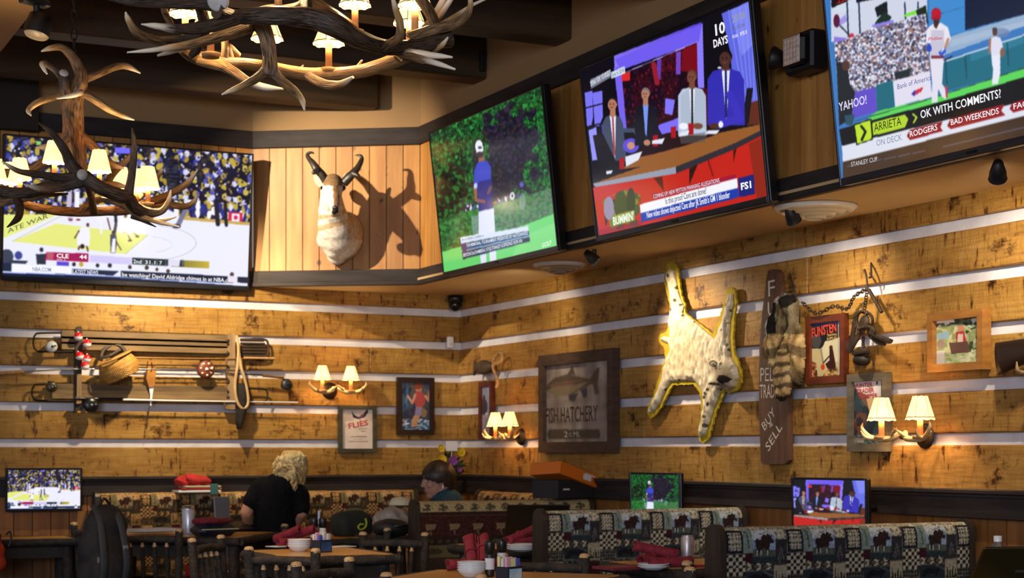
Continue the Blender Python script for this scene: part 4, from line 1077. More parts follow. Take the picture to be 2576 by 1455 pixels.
def p_woman(c):
    zoomed(c, 740, 740, 3.465)
    c.c[:] = (70, 72, 88)
    A = np.ones(len(c.px), bool); c.cells(A, 42, [(64, 70, 92), (84, 80, 84), (58, 60, 84), (96, 90, 90), (72, 90, 110)], .5, 1.4, 3)
    c.cells(c.mpoly([(930, 750), (1000, 750), (990, 1000), (930, 1060)]), 26, [(70, 120, 170), (100, 140, 170), (60, 90, 140)], .5, 2, 3)
    c.cells(c.mpoly([(930, 1090), (1200, 1090), (1200, 1195), (930, 1195)]), 22, [(60, 110, 160), (220, 226, 236), (40, 80, 130), (150, 180, 206)], .5, .5, 3)
    c.ell(1085, 830, 27, 36, (196, 134, 110)); c.ell(1082, 806, 32, 26, (150, 70, 50)); c.poly([(1062, 850), (1110, 850), (1150, 900), (1140, 960), (1110, 990), (1060, 985), (1040, 900)], (190, 84, 84)); c.line([(1055, 880), (1030, 950), (990, 890)], 22, (214, 160, 136)); c.line([(1145, 890), (1172, 930), (1185, 830)], 22, (214, 160, 136))
    c.poly([(1060, 985), (1120, 985), (1115, 1060), (1050, 1065)], (150, 140, 180)); c.poly([(1045, 1060), (1100, 1060), (1070, 1140), (1100, 1150), (1020, 1165), (1020, 1110)], (204, 156, 120)); c.poly([(1110, 980), (1160, 1020), (1150, 1070), (1110, 1080)], (150, 120, 90))
picture(frL, 1000, 1093, 949, 1094, .036, M_fdark, 'dark brown framed print of a woman in a red blouse kneeling in water', p_woman, 110, gloss=M_glossy)

def p_narrow(c):
    zoomed(c, 740, 740, 3.465)
    c.c[:] = (178, 168, 186); c.poly([(1610, 840), (1690, 840), (1690, 1060), (1610, 1060)], (150, 160, 180)); c.ell(1652, 850, 40, 30, (140, 150, 176)); c.ell(1655, 985, 30, 70, (70, 66, 84)); c.ell(1655, 920, 12, 40, (90, 60, 70)); c.poly([(1665, 1040), (1690, 1030), (1690, 1050), (1665, 1060)], (226, 220, 226))
    for y in range(1090, 1240, 18): c.line([(1612, y), (1690, y)], 4, (130, 120, 140))
picture(frR, 1203, 1236, 962, 1107, .035, M_fred, 'narrow tall red-brown framed print behind the shades of the corner sconce', p_narrow, 60)

M_hatch_wood = pmat('x', WHITE)
def p_hatch(c):
    zoomed(c, 1180, 640, 2.798)
    c.c[:] = (150, 138, 130)
    n = np.array([mnoise.noise(Vector((x * .02, y * .004, 1))) + .6 * mnoise.noise(Vector((x * .008, y * .02, 5))) for x, y in zip(c.px, c.py)])[:, None]
    c.c += n * 46
    c.poly([(540, 930), (600, 870), (690, 846), (770, 862), (850, 880), (900, 800), (920, 800), (905, 900), (915, 980), (885, 990), (870, 910), (790, 950), (700, 1000), (620, 1005), (545, 960)], (92, 78, 64)); c.poly([(545, 950), (620, 930), (760, 915), (850, 892), (770, 950), (690, 998), (610, 1003)], (140, 122, 98)); c.poly([(560, 915), (690, 890), (800, 885), (700, 925), (580, 935)], (128, 92, 84), .8)
    c.poly([(690, 850), (728, 780), (748, 852)], (84, 74, 66)); c.poly([(700, 995), (770, 975), (740, 1040), (705, 1030)], (66, 66, 76)); c.poly([(780, 955), (830, 935), (828, 1010), (805, 1010)], (66, 66, 76)); c.ell(572, 912, 5, 5, (30, 26, 24)); c.line([(545, 950), (575, 945)], 4, (60, 50, 44))
    c.poly([(548, 1270), (568, 1235), (912, 1232), (925, 1262), (918, 1300), (565, 1304)], (80, 72, 62))
    for k in range(9): c.line([(550 + k * 42, 1326 + (k % 2) * 8), (580 + k * 42, 1330 - (k % 2) * 8)], 5, (196, 190, 184), .8)
picture(frR, 1354, 1541, 896, 1140, .068, M_fbrown, 'large brown framed weathered fish hatchery sign with a fish above an arrow board', p_hatch, 150, .05, name='framed_sign', cat='sign', group='painted wall signs',
        texts=zt(1180, 640, 2.798, [('FISH HATCHERY', (540, 1190), (905, 1172), 104, (74, 52, 44), .01, 0), ('2', (668, 1288), (694, 1288), 40, (190, 180, 168), .01, 0), ('1/2', (700, 1286), (722, 1286), 30, (190, 180, 168), 0, 0), ('Mi.', (736, 1288), (782, 1287), 40, (190, 180, 168), .01, 0)]))

def p_trap(c):
    zoomed(c, 1890, 640, 2.694)
    c.c[:] = (206, 190, 140); c.poly([(380, 430), (600, 420), (600, 560), (520, 590), (470, 640), (380, 640)], (24, 26, 36)); c.poly([(390, 450), (600, 430), (600, 470), (390, 480)], (60, 100, 170)); c.poly([(395, 470), (600, 460), (600, 490), (395, 500)], (50, 70, 110), .5)
    c.ell(440, 590, 34, 50, (70, 70, 74)); c.poly([(500, 590), (600, 570), (600, 720), (500, 760), (480, 640)], (226, 216, 180)); c.line([(470, 640), (480, 700), (490, 760)], 10, (120, 120, 120), .7)
    c.poly([(530, 640), (552, 640), (570, 740), (575, 780), (520, 780), (500, 745), (530, 720)], (60, 26, 26)); c.ell(540, 632, 12, 14, (70, 40, 36)); c.line([(530, 690), (490, 735)], 9, (70, 30, 28)); c.ell(485, 765, 14, 20, (220, 70, 40))
    c.cells(c.mpoly([(395, 720), (440, 740), (450, 830), (395, 835)]), 20, [(130, 60, 40), (90, 50, 30), (190, 120, 70)], .5, 1, 3); c.cells(c.mpoly([(500, 790), (600, 760), (600, 840), (480, 835)]), 22, [(150, 110, 60), (70, 50, 34), (206, 170, 110)], .5, 1, 5)
    c.line([(405, 838), (600, 820)], 8, (120, 60, 40)); c.line([(395, 440), (395, 850), (590, 845), (590, 440)], 7, (170, 176, 186)); c.line([(395, 455), (590, 436)], 10, (70, 110, 190))
picture(frR, 2026, 2123, 799, 968, .034, M_fred, 'red-brown framed trapping poster with red lettering and a man by a campfire', p_trap, 130, gloss=M_glossy,
        texts=zt(1890, 640, 2.694, [('FUNSTEN', (412, 566), (578, 522), 62, (214, 70, 50), .03, 0), ('TRAPPING', (512, 560), (580, 550), 16, (226, 190, 110), .01, 0), ('SUPPLIES', (512, 582), (580, 572), 16, (226, 190, 110), .01, 0)]))

def p_hunter(c):
    zoomed(c, 1890, 640, 2.694)
    c.c[:] = (42, 56, 62); c.cells(np.ones(len(c.px), bool), 34, [(36, 50, 58), (52, 70, 76), (30, 40, 46), (70, 86, 90)], .4, 2.2, 4); c.poly([(670, 860), (880, 845), (880, 990), (760, 1000), (720, 920), (690, 880)], (232, 222, 220)); c.poly([(720, 930), (800, 960), (800, 1050), (760, 1010)], (120, 90, 70)); c.poly([(780, 980), (880, 960), (880, 1080), (800, 1070)], (222, 180, 130))
    c.cells(c.mpoly([(670, 1060), (780, 1080), (780, 1230), (670, 1230)]), 24, [(60, 40, 50), (90, 50, 50), (40, 50, 60), (110, 70, 60)], .5, 1.5, 3); c.cells(c.mpoly([(670, 1230), (880, 1220), (880, 1310), (670, 1310)]), 24, [(120, 130, 126), (80, 110, 110), (150, 120, 100), (60, 80, 84), (170, 160, 150)], .5, .6, 3)
    c.ell(852, 872, 6, 12, (60, 50, 56))
picture(frR, 2130, 2231, 943, 1137, .036, M_fgrey, 'weathered grey framed magazine cover with red lettering, partly behind a sconce shade', p_hunter, 130,
        texts=zt(1890, 640, 2.694, [('HUNTER', (696, 908), (822, 896), 28, (200, 60, 60), .02, 0), ('TRADER', (712, 944), (832, 934), 28, (200, 60, 60), .02, 0), ('TRAPPER', (724, 980), (856, 970), 28, (200, 60, 60), .02, 0)]))

def p_camp(c):
    zoomed(c, 1890, 640, 2.694)
    A = np.ones(len(c.px), bool); c.c[:] = (190, 196, 150); c.cells(A, 40, [(200, 206, 160), (170, 180, 120), (214, 214, 180), (150, 166, 110)], .5, .8, 3)
    c.cells(c.mpoly([(1200, 430), (1540, 400), (1540, 520), (1420, 470), (1210, 500)]), 30, [(60, 76, 60), (90, 100, 70), (200, 206, 206), (50, 60, 50)], .5, .9, 3); c.poly([(1240, 430), (1360, 425), (1380, 460), (1250, 470)], (220, 214, 220)); c.poly([(1250, 540), (1340, 520), (1340, 570), (1260, 580)], (160, 196, 220))
    c.ell(1420, 505, 22, 26, (214, 150, 120)); c.poly([(1385, 530), (1440, 520), (1460, 600), (1390, 610)], (190, 60, 60)); c.poly([(1400, 540), (1435, 540), (1435, 610), (1395, 610)], (230, 214, 200)); c.poly([(1340, 600), (1480, 590), (1490, 660), (1360, 700)], (104, 76, 66)); c.ell(1285, 610, 28, 32, (170, 150, 140)); c.poly([(1230, 660), (1310, 650), (1310, 770), (1220, 770)], (226, 220, 214)); c.ell(1235, 570, 20, 30, (110, 76, 60))
    c.cells(c.mpoly([(1450, 520), (1540, 480), (1540, 640), (1480, 660)]), 22, [(90, 110, 60), (150, 160, 110), (60, 76, 46), (190, 190, 160)], .5, 1, 6); c.cells(c.mpoly([(1320, 680), (1540, 660), (1540, 760), (1320, 770)]), 24, [(196, 206, 150), (160, 180, 110), (220, 220, 190)], .5, .6, 6)
picture(frR, 2332, 2471, 790, 938, .034, M_foak, 'oak framed painting of a camp by a lake above the brightest sconce', p_camp, 150, .05, gloss=M_glossy)

# the fur trader's tall board
M_barn = pmat('dark_red_brown_barn_board', (92, 58, 40), (66, 40, 28), scale=4, stretch=(8, 8, .8), rough=.7, bump=.3)
def z5(pts): return [(1600 + x / 2.6935, 640 + y / 2.6935) for x, y in pts]
fr = frR(1948, 925)
t = fr.empty('trading_sign_board', 'tall narrow dark brown board with white hand-painted fur trading words, behind the raccoon pelt', 'sign', 'painted wall signs')
mb = MB(); mb.prism(fr.poly(z5([(895, 112), (920, 101), (945, 103), (968, 125), (985, 300), (1015, 700), (1030, 1000), (1031, 1395), (1010, 1422), (862, 1426), (845, 1400), (832, 1000), (836, 640), (852, 420), (872, 260), (885, 150)]), .035), -.035, -.005)
bd = mb.build('board', M_barn, t)
for (s, A, B, h) in (('F', (897, 288), (942, 278), 108), ('U', (893, 420), (950, 412), 96), ('R', (905, 560), (955, 555), 96), ('PELT', (842, 862), (972, 858), 92), ('TRADING', (838, 976), (1010, 972), 92), ('BUY', (872, 1198), (948, 1082), 62), ('&', (905, 1176), (930, 1160), 34), ('SELL', (898, 1340), (992, 1178), 62)):
    T = zt(1600, 640, 2.6935, [(s, A, B, h, (206, 196, 184), -.004, 0)])[0]
    text(fr, bd, 'painted_word', T[0], T[1], T[2], T[3], M_paint_letter, .0365, T[4], T[5], 0)

# bobcat hide on yellow felt
M_felt = pmat('yellow_felt', (186, 158, 28), (164, 138, 22), scale=20, rough=.95)
M_fur = vcmat('short_fur', .9, spec=.15, bump=.9, bscale=240, scale=60, col2=(240, 236, 228))
fr = frR(1760, 890)
t = fr.empty('bobcat_hide', 'spread pale bobcat hide with a yellow felt border, paws splayed on the planks', 'animal hide')
FELT = [(198, 120), (222, 62), (262, 55), (286, 100), (300, 200), (312, 280), (338, 350), (334, 396), (400, 448), (500, 520), (526, 540), (560, 450), (600, 330), (622, 238), (650, 222), (676, 240), (682, 330), (668, 450), (662, 560), (666, 660), (692, 720), (716, 800), (716, 870), (692, 920), (632, 946), (604, 922), (578, 990), (544, 1070), (522, 1150), (492, 1250), (460, 1286), (430, 1262), (424, 1200), (440, 1100), (444, 1000), (434, 934), (390, 882), (330, 886), (250, 888), (212, 960), (172, 1040), (132, 1092), (100, 1116), (80, 1070), (84, 1030), (120, 950), (150, 860), (185, 760), (200, 700), (195, 640), (165, 602), (154, 570), (170, 540), (215, 522), (225, 450), (235, 350), (208, 250), (194, 180)]
def scallop(P, a=3.2):
    out = []
    for i in range(len(P)):
        p, q = Vector(P[i]), Vector(P[(i + 1) % len(P)]); n = max(2, int((q - p).length / 14)); d = (q - p).normalized()
        for k in range(n):
            w = p.lerp(q, k / n); s = a * math.sin((i * 5 + k) * 2.1); out.append((w.x - d.y * s, w.y + d.x * s))
    return out
mb = MB(); mb.prism(fr.poly(z5(scallop(FELT)), .03), -.034, -.022)
mb.build('felt_border', M_felt, t)
FUR = [(212, 120), (238, 92), (262, 110), (276, 170), (290, 240), (306, 300), (330, 352), (322, 398), (400, 452), (500, 540), (530, 566), (548, 560), (586, 450), (612, 340), (628, 264), (658, 258), (660, 340), (640, 450), (634, 560), (642, 690), (684, 752), (700, 836), (680, 900), (630, 930), (594, 902), (562, 964), (524, 1060), (502, 1130), (474, 1222), (436, 1246), (426, 1212), (450, 1110), (464, 1010), (458, 944), (438, 902), (400, 864), (330, 858), (238, 868), (196, 940), (168, 1010), (128, 1060), (96, 1082), (88, 1046), (132, 960), (166, 880), (192, 790), (216, 700), (236, 640), (224, 612), (182, 590), (168, 575), (190, 554), (236, 562), (226, 450), (246, 350), (228, 230), (208, 160)]
rr = np.random.RandomState(5)
SPOTS = [(rr.uniform(200, 680), rr.uniform(90, 1230), rr.uniform(5, 12)) for _ in range(120)]
def furcol(px, py, nz, D):
    x, y = (px - 1600) * 2.6935, (py - 640) * 2.6935
    c = np.tile(np.array((240, 224, 194.0)), (len(x), 1)) + nz[:, None] * np.array((60, 62, 60))
    mid = np.exp(-((x - 330) / 150) ** 2 - ((y - 660) / 190) ** 2)[:, None]; c = c * (1 - .55 * mid) + np.array((206, 176, 136)) * .55 * mid
    limb = ((y < 420) | (y > 900) | (x > 590))
    for sx, sy, sr in SPOTS:
        m = ((x - sx) ** 2 + ((y - sy) * .8) ** 2 < sr * sr) & (limb | (D < .012)); c[m] = c[m] * .25 + np.array((52, 42, 34)) * .75
    f = np.clip(1 - np.hypot((x - 625) / 90, (y - 830) / 120), 0, 1)[:, None]; c = c * (1 - np.clip(f * 1.6, 0, .8)) + np.array((132, 118, 100)) * np.clip(f * 1.6, 0, .8)
    for (ax, ay, rx, ry, col) in ((652, 848, 34, 30, (44, 36, 32)), (610, 780, 12, 10, (40, 32, 28)), (560, 880, 50, 10, (70, 56, 46)), (590, 850, 12, 12, (50, 40, 34)), (690, 790, 8, 30, (230, 220, 204)), (550, 742, 32, 22, (70, 62, 54)), (552, 744, 22, 14, (200, 186, 162)), (172, 575, 10, 10, (40, 32, 28))):
        m = ((x - ax) / rx) ** 2 + ((y - ay) / ry) ** 2 < 1; c[m] = col
    return c
def headbump(X, Z):
    p = fr.xz(*z5([(635, 835)])[0], .04); q = fr.xz(*z5([(655, 850)])[0], .04); e = fr.xz(*z5([(550, 742)])[0], .04)
    g = lambda c, s: np.exp(-((X - c[0]) ** 2 + (Z - c[1]) ** 2) / s ** 2)
    return .05 * g(p, .06) + .03 * g(q, .025) + .02 * g(e, .018)
relief(fr, 'fur', z5(FUR), .034, .022, .0045, M_fur, t, furcol, .010, .03, 38, headbump)

# raccoon pelt hanging on a hook over the board
fr = frR(1968, 880)
t = fr.empty('raccoon_pelt', 'grey-tan raccoon pelt with ringed tail hanging over the trading board', 'animal pelt')
BODY = [(958, 305), (1000, 272), (1050, 266), (1098, 292), (1110, 345), (1104, 460), (1140, 540), (1152, 650), (1142, 800), (1128, 890), (1100, 908), (1078, 880), (1066, 780), (1040, 700), (985, 700), (955, 770), (925, 760), (900, 735), (875, 684), (880, 612), (900, 560), (898, 470), (930, 400), (946, 345)]
TAIL = [(985, 640), (1030, 640), (1052, 700), (1062, 800), (1060, 900), (1046, 955), (1020, 986), (990, 1002), (966, 968), (952, 880), (950, 790), (966, 700)]
def coon(px, py, nz, D):
    x, y = (px - 1600) * 2.6935, (py - 640) * 2.6935
    c = np.tile(np.array((186, 156, 108.0)), (len(x), 1)) + nz[:, None] * 70
    m = y < 545; c[m] = np.array((120, 106, 82)) + nz[m][:, None] * 80
    m = (np.abs(y - 660 + 20 * np.sin(x / 40)) < 34); c[m] *= .62
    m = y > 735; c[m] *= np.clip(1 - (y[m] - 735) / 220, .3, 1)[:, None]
    m = ((x < 990) & (y < 540) & (y > 330)); c[m] = (34, 30, 28)
    m = (x < 952 - (y - 330) * .15) & (y < 560); c[m] = (216, 210, 200)
    m = (y < 330) & (x < 1030); c[m] = (188, 184, 176)
    m = np.hypot((x - 1055) / 45, (y - 320) / 45) < 1; c[m] = (44, 40, 38)
    m = np.abs(x - 1040 - 30 * np.sin(y / 60)) < 9; c[m & (y < 700)] *= .6
    return c
def ringtail(px, py, nz, D):
    x, y = (px - 1600) * 2.6935, (py - 640) * 2.6935
    c = np.tile(np.array((176, 150, 108.0)), (len(x), 1)) + nz[:, None] * 40
    b = np.clip(.5 + 1.1 * (np.sin((y - 660) / 74 * 2 * math.pi + (x - 1000) * .02 + nz * 1.4) - .25), 0, 1)[:, None] * .85; c = c * (1 - b) + (np.array((70, 56, 44)) + nz[:, None] * 24) * b
    m = y > 965; c[m] = (50, 40, 32)
    return c
mb = MB(); rg = random.Random(3); sp = []
def hairs(o, prob):
    me = o.data; cols = np.zeros(len(me.vertices) * 4, np.float32); me.color_attributes['Col'].data.foreach_get('color', cols); cols = cols.reshape(-1, 4)
    for i, v in enumerate(me.vertices):
        if rg.random() < prob:
            c = [255 * (12.92 * q if q < .0031 else 1.055 * q ** (1 / 2.4) - .055) * rg.uniform(.82, 1.2) for q in cols[i, :3]]
            sp.append((v.co.copy() + Vector((0, 0, .006)), (0, -.35, -1), [min(255, max(0, q)) for q in c]))
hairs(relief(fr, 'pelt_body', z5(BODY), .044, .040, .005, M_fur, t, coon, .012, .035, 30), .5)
hairs(relief(fr, 'ringed_tail', z5(TAIL), .074, .040, .0045, M_fur, t, ringtail, .004, .03, 30), .35)
tufts(mb, sp, rg, .017, .0013, .22); mb.build('guard_hair', M_fur, t)
M_rust = pmat('rusty_iron', (70, 52, 40), (42, 34, 30), scale=30, rough=.7, metal=.5, bump=.2)
mb = MB(); mb.tube([fr.loc(*z5([(1046, 150)])[0], .0), fr.loc(*z5([(1050, 165)])[0], .06), fr.loc(*z5([(1078, 262)])[0], .09), fr.loc(*z5([(1070, 292)])[0], .09)], .006, 8, sub=5); mb.build('hook', M_rust, t)

# bundle of old leg-hold traps with chains
def z6(x, y): return (1890 + x / 2.694, 640 + y / 2.694)
fr = frR(*z6(780, 450))
t = fr.empty('trap_bundle', 'hanging bundle of rusty steel traps and chains between two framed pictures', 'animal traps')
L6 = lambda x, y, o: fr.loc(*z6(x, y), o)
mb = MB(); mb.tube([L6(812, 60, 0), L6(812, 100, .03), L6(812, 150, .05), L6(795, 160, .06)], .005, 8, sub=4); mb.tube([L6(768, 105, .03), L6(780, 150, .06), L6(788, 235, .06)], .005, 6, sub=4); mb.build('nail_hook', M_rust, t)
def links(pts, n, r):
    P, _, _ = crom([Vector(p) for p in pts], [r] * len(pts), None, max(2, n // (len(pts) - 1)))
    mb = MB()
    for i in range(len(P) - 1):
        c = (P[i] + P[i + 1]) / 2; d = (P[i + 1] - P[i]); L = d.length * .68; d.normalize(); s = d.cross(Vector((0, 1, 0))).normalized()
        if i % 2: s = d.cross(s)
        mb.tube([c + d * L * math.cos(a) + s * r * math.sin(a) for a in [2 * math.pi * k / 10 for k in range(11)]], r * .3, 5, False)
    return mb
links([L6(786, 235, .06), L6(700, 285, .05), L6(650, 370, .04), L6(560, 352, .05), L6(440, 402, .05), L6(345, 325, .06)], 34, .009).build('long_chain', M_rust, t)
links([L6(786, 240, .06), L6(775, 320, .07), L6(762, 400, .07)], 10, .009).build('short_chain', M_rust, t)
links([L6(760, 560, .06), L6(758, 600, .06), L6(765, 640, .06)], 6, .008).build('short_chain', M_rust, t)
mb = MB(); mb.tube([L6(795, 240, .06), L6(885, 392, .06)], .009, 8); mb.build('stake', M_rust, t)
def jaw(cx, cy, rx, ry, o, a0, a1, name, teeth=True):
    mb = MB(); P = [L6(cx + rx * math.cos(a), cy + ry * math.sin(a), o) for a in np.linspace(a0, a1, 22)]
    mb.tube(P, .007, 8)
    if teeth:
        for p in P[2:-2:2]: mb.cyl(p, p + Vector((0, -.014, -.006)), .004, .001, 6)
    mb.build(name, M_rust, t)
jaw(760, 450, 62, 62, .06, 0, 2 * math.pi, 'trap_jaw'); jaw(755, 450, 40, 66, .08, .4, 5.6, 'trap_jaw'); jaw(780, 520, 55, 30, .09, 2.6, 6.6, 'trap_jaw'); jaw(745, 668, 55, 22, .07, 0, 6.28, 'trap_jaw')
mb = MB(); mb.lathe([(0, .004), (.034, .004), (.036, 0), (.034, -.004), (0, -.004)], L6(765, 462, .075), 14, Matrix.Rotation(1.4, 3, 'X')); mb.build('trap_pan', M_rust, t)
def spring(pts, o, name='leaf_spring'):
    mb = MB()
    for k, dz in ((0, 0), (1, .016)):
        P = [L6(x + k * 10, y + k * 5, o + k * .012) for x, y in pts]; mb.tube(P, [.012] * len(P), 8, sub=5, squash=.4)
    mb.build(name, M_rust, t)
spring([(745, 500), (715, 560), (680, 620), (655, 658)], .06); spring([(700, 430), (690, 500), (672, 600), (662, 650)], .05); spring([(790, 520), (860, 560), (930, 585), (940, 572)], .07); spring([(800, 545), (850, 590), (900, 600)], .05); spring([(690, 670), (740, 655), (790, 650)], .07)
mb = MB(); mb.ell(L6(752, 716, .06), (.06, .03, .028), 14, 8, lump=.3, lscale=30); mb.build('trap_base', pmat('blackened_iron', (34, 28, 24), rough=.6, metal=.4), t)

# rifle on antler hooks, running out of the picture
fr = frR(2540, 900)
t = fr.empty('hunting_rifle', 'dark wooden rifle stock on pegs, running off past the picture edge', 'rifle')
M_sant0 = pmat('pale_antler_peg', (176, 150, 110), (150, 120, 84), scale=20, rough=.5)
M_stock = pmat('dark_walnut_stock', (46, 31, 23), (32, 21, 16), scale=4, stretch=(.6, 4, 4), rough=.35)
R6 = lambda x, y, o=.08: fr.loc(*z6(x, y), o)
a = R6(1670, 708); k = (R6(1848, 668) - a).length / 178
d = Vector((.98, 0, .12)).normalized(); up = Vector((-d.z, 0, d.x)); rings = []
for s_, hh, cy, th in ((0, .068, 0, .016), (.03, .066, 0, .021), (.16, .052, .004, .022), (.27, .036, .012, .021), (.33, .026, .018, .018), (.40, .028, .022, .02), (.52, .03, .024, .023), (.75, .022, .026, .02), (.85, .018, .027, .016)):
    rings.append([a + d * s_ + up * (cy + hh * math.sin(q)) + Vector((0, th * math.cos(q), 0)) for q in [2 * math.pi * i / 16 for i in range(16)]])
mb = MB(); mb.loft(rings); mb.build('stock', M_stock, t)
mb = MB(); mb.tube([a + d * .42 + up * .055, a + d * 1.25 + up * .055], .011, 12); mb.box(a + d * .48 + up * .05, (.16, .026, .04)); mb.build('barrel', pmat('blued_steel', (24, 24, 28), rough=.3, metal=.8), t)
for q in range(2):
    mb = MB(); x = .16 + q * .6; mb.tube([a + d * x + Vector((0, .078, -.075)), a + d * x + Vector((0, .03, -.085)), a + d * x + Vector((0, -.035, -.08)), a + d * x + Vector((0, -.045, -.04))], [.012, .011, .009, .003], 8, sub=4); mb.build('peg', M_sant0, t)

# ---------------------------------------------------------------- antler wall sconces
M_plate = pmat('bronze_back_plate', (44, 34, 26), rough=.5, metal=.5)
M_sant = pmat('pale_small_antler', (222, 190, 138), (190, 150, 96), scale=16, rough=.45, bump=.2)
def sconce(fr, label, sep, rims, zr, rb, power):
    t = fr.empty('antler_wall_sconce', label, 'wall lamp', 'antler wall sconces')
    t.location = fr.org
    o = .14; z0 = zr
    mb = MB(); mb.lathe([(0, .02), (.045, .02), (.055, .008), (.058, 0)], (0, -.0, z0 - .07), 22, Matrix.Rotation(math.pi / 2, 3, 'X')); mb.tube([(0, -.01, z0 - .07), (0, -.08, z0 - .085), (0, -o, z0 - .075)], .009, 8, sub=4); mb.build('back_plate', M_plate, t)
    for s in (-1, 1):
        mb = MB()
        mb.tube([(s * .015, -o + .015, z0 - .055), (s * .05, -o - .01, z0 - .082), (s * sep / 2, -o, z0 - .085), (s * (sep / 2 + .06), -o - .02, z0 - .072), (s * (sep / 2 + .10), -o - .03, z0 - .035), (s * (sep / 2 + .095), -o - .03, z0 - .01)], [.012, .012, .013, .011, .008, .002], 10, sub=5, lump=.15)
        mb.tube([(s * .06, -o, z0 - .082), (s * .03, -o - .02, z0 - .06), (-s * .01, -o - .03, z0 - .035)], [.010, .008, .002], 8, sub=4)
        mb.tube([(s * (sep / 2 + .03), -o, z0 - .082), (s * (sep / 2 + .05), -o - .05, z0 - .075), (s * (sep / 2 + .06), -o - .07, z0 - .045)], [.010, .008, .002], 8, sub=4)
        mb.tube([(s * (sep / 2 - .03), -o, z0 - .085), (s * (sep / 2 - .04), -o + .05, z0 - .08), (s * (sep / 2 - .02), -o + .08, z0 - .05)], [.010, .008, .002], 8, sub=4)
        mb.build('antler', M_sant, t)
        shade_light(t, 0, 0, 1, pt(0, 0, 1) - Vector((s * sep / 2, -o, z0)), rb, rb * .5, rb * 1.62, power, .075, True)
    return t
def frs(f, px, py): q = f(px, py); return q
for f, px, py, lab, sep, rb, pw in ((frL, 829, 958, 'two-shade antler sconce above the white fish poster on the back wall', .205, .058, 3.0), (frR, 1312, 1073, 'two-shade antler sconce near the room corner, by the hatchery sign', .215, .056, 2.6), (frR, 2328, 1058, 'two-shade antler sconce overlapping the grey framed magazine cover', .262, .063, 4.0)):
    q = f(px, py); sconce(q, lab, sep, None, 0.0, rb, pw)

# ---------------------------------------------------------------- fishing tackle on the back wall
fr = frL(400, 920)
def F5(x, y, o=.04): return fr.loc(x / 3.389, 800 + y / 3.389, o)
def f5(pts, o=.04): return [(F5(x, y, o).x, F5(x, y, o).z) for x, y in pts]
def ft(name, label, cat, group=None): return fr.empty(name, label, cat, group)
M_dkwood = pmat('dark_brown_old_wood', (58, 42, 32), (40, 28, 22), scale=5, stretch=(4, 4, 1), rough=.7, bump=.2)
M_ltwood = pmat('grey_tan_old_wood', (158, 128, 92), (130, 104, 74), scale=5, stretch=(6, 6, 1), rough=.7, bump=.2)
M_slat = pmat('worn_tan_slat', (142, 114, 76), (108, 86, 58), scale=4, stretch=(1, 6, 8), rough=.65, attr=True)
M_wire = pmat('dark_wire', (38, 32, 28), rough=.5, metal=.5)
M_white = pmat('white_painted_metal', (214, 214, 210), rough=.4)
M_red = pmat('glossy_red_plastic', (206, 24, 34), rough=.2)
M_wht = pmat('glossy_white_plastic', (238, 236, 236), rough=.2)
M_black = pmat('black_enamel', (20, 20, 22), rough=.3)
M_cork = pmat('cork_grip', (196, 150, 100), (170, 124, 78), scale=40, rough=.8)

t = ft('rod_rack_post', 'dark upright rod holder strung with red and white bobbers', 'rod holder', 'upright fishing rod holders')
mb = MB(); mb.prism(f5([(645, 100), (660, 75), (690, 70), (702, 100), (698, 300), (694, 560), (692, 780), (640, 800), (640, 500)], .06), -.065, -.02); mb.build('post', M_dkwood, t)
mb = MB(); mb.prism(f5([(652, 480), (692, 480), (690, 730), (648, 735)], .066), -.085, -.064); mb.build('lower_cleat', M_ltwood, t)
t = ft('rod_rack_post', 'pale notched upright rod holder beside the landing net', 'rod holder', 'upright fishing rod holders')
poly = [(1945, 140), (1985, 128), (2005, 150), (2003, 780), (1975, 785), (1922, 775), (1925, 690)]
for y in (640, 540, 430, 310, 230): poly += [(1940, y + 40), (1958, y), (1940, y - 30)]
mb = MB(); mb.prism(f5(poly, .07), -.075, -.02); hb = mb.build('post', M_ltwood, t)
mb = MB()
for y in (195, 305, 430, 550, 680): mb.lathe([(0, 0), (.012, 0), (.012, .01)], F5(1945, y, .076), 10, Matrix.Rotation(-math.pi / 2, 3, 'X'))
mb.build('peg_holes', M_dkwood, t)

def rod_case(label, y0, y1, xl, lx, sl):
    t = ft('long_rod_case', label, 'rod case', 'long flat rod cases')
    mb = MB(); P = [F5(x, y, .045) for x, y in ((lx + 330, y0), (lx + 60, y0), (lx + 15, y0 + 18), (lx, y0 + 55), (lx, y1 - 55), (lx + 18, y1 - 15), (lx + 70, y1), (lx + 330, y1))]
    mb.tube(P, .006, 8, sub=4); mb.build('wire_end_loop', M_wire, t)
    mb = MB(); r = random.Random(int(y0)); n = 3
    for k in range(n):
        a = y0 + 12 + (y1 - y0 - 24) * k / n; b = y0 + 12 + (y1 - y0 - 24) * (k + 1) / n - 5; g = r.uniform(.55, 1.1); mb.col = (g, g * .97, g * .92)
        p, q = F5(xl, b, .04), F5(1935, a + 10, .04); mb.box(((p.x + q.x) / 2, -.04, (p.z + q.z) / 2), (q.x - p.x, .03, q.z - p.z), bev=.003)
    mb.build('slat_bed', M_slat, t)
    mb = MB()
    if sl:
        for k in range(6):
            y = y0 + 62 + k * 26; p = F5(2050, y, .05); q = F5(2270 - abs(k - 2.5) * 8, y + 4, .05); mb.tube([p, q], .008, 8)
        mb.tube([F5(2050, y0 + 55, .05), F5(2250, y0 + 55, .05), F5(2285, y0 + 95, .05), F5(2285, y0 + 160, .05), F5(2255, y0 + 205, .05), F5(2060, y0 + 205, .05)], .008, 8, sub=4)
    else:
        mb.tube([F5(2000, y0 + 35, .05), F5(2240, y0 + 40, .05), F5(2278, y0 + 70, .05), F5(2275, y1 - 30, .05), F5(2240, y1 + 8, .05), F5(2000, y1 + 8, .05)], .006, 8, sub=4)
    mb.build('slatted_end' if sl else 'wire_end', M_wire if not sl else M_dkwood, t)
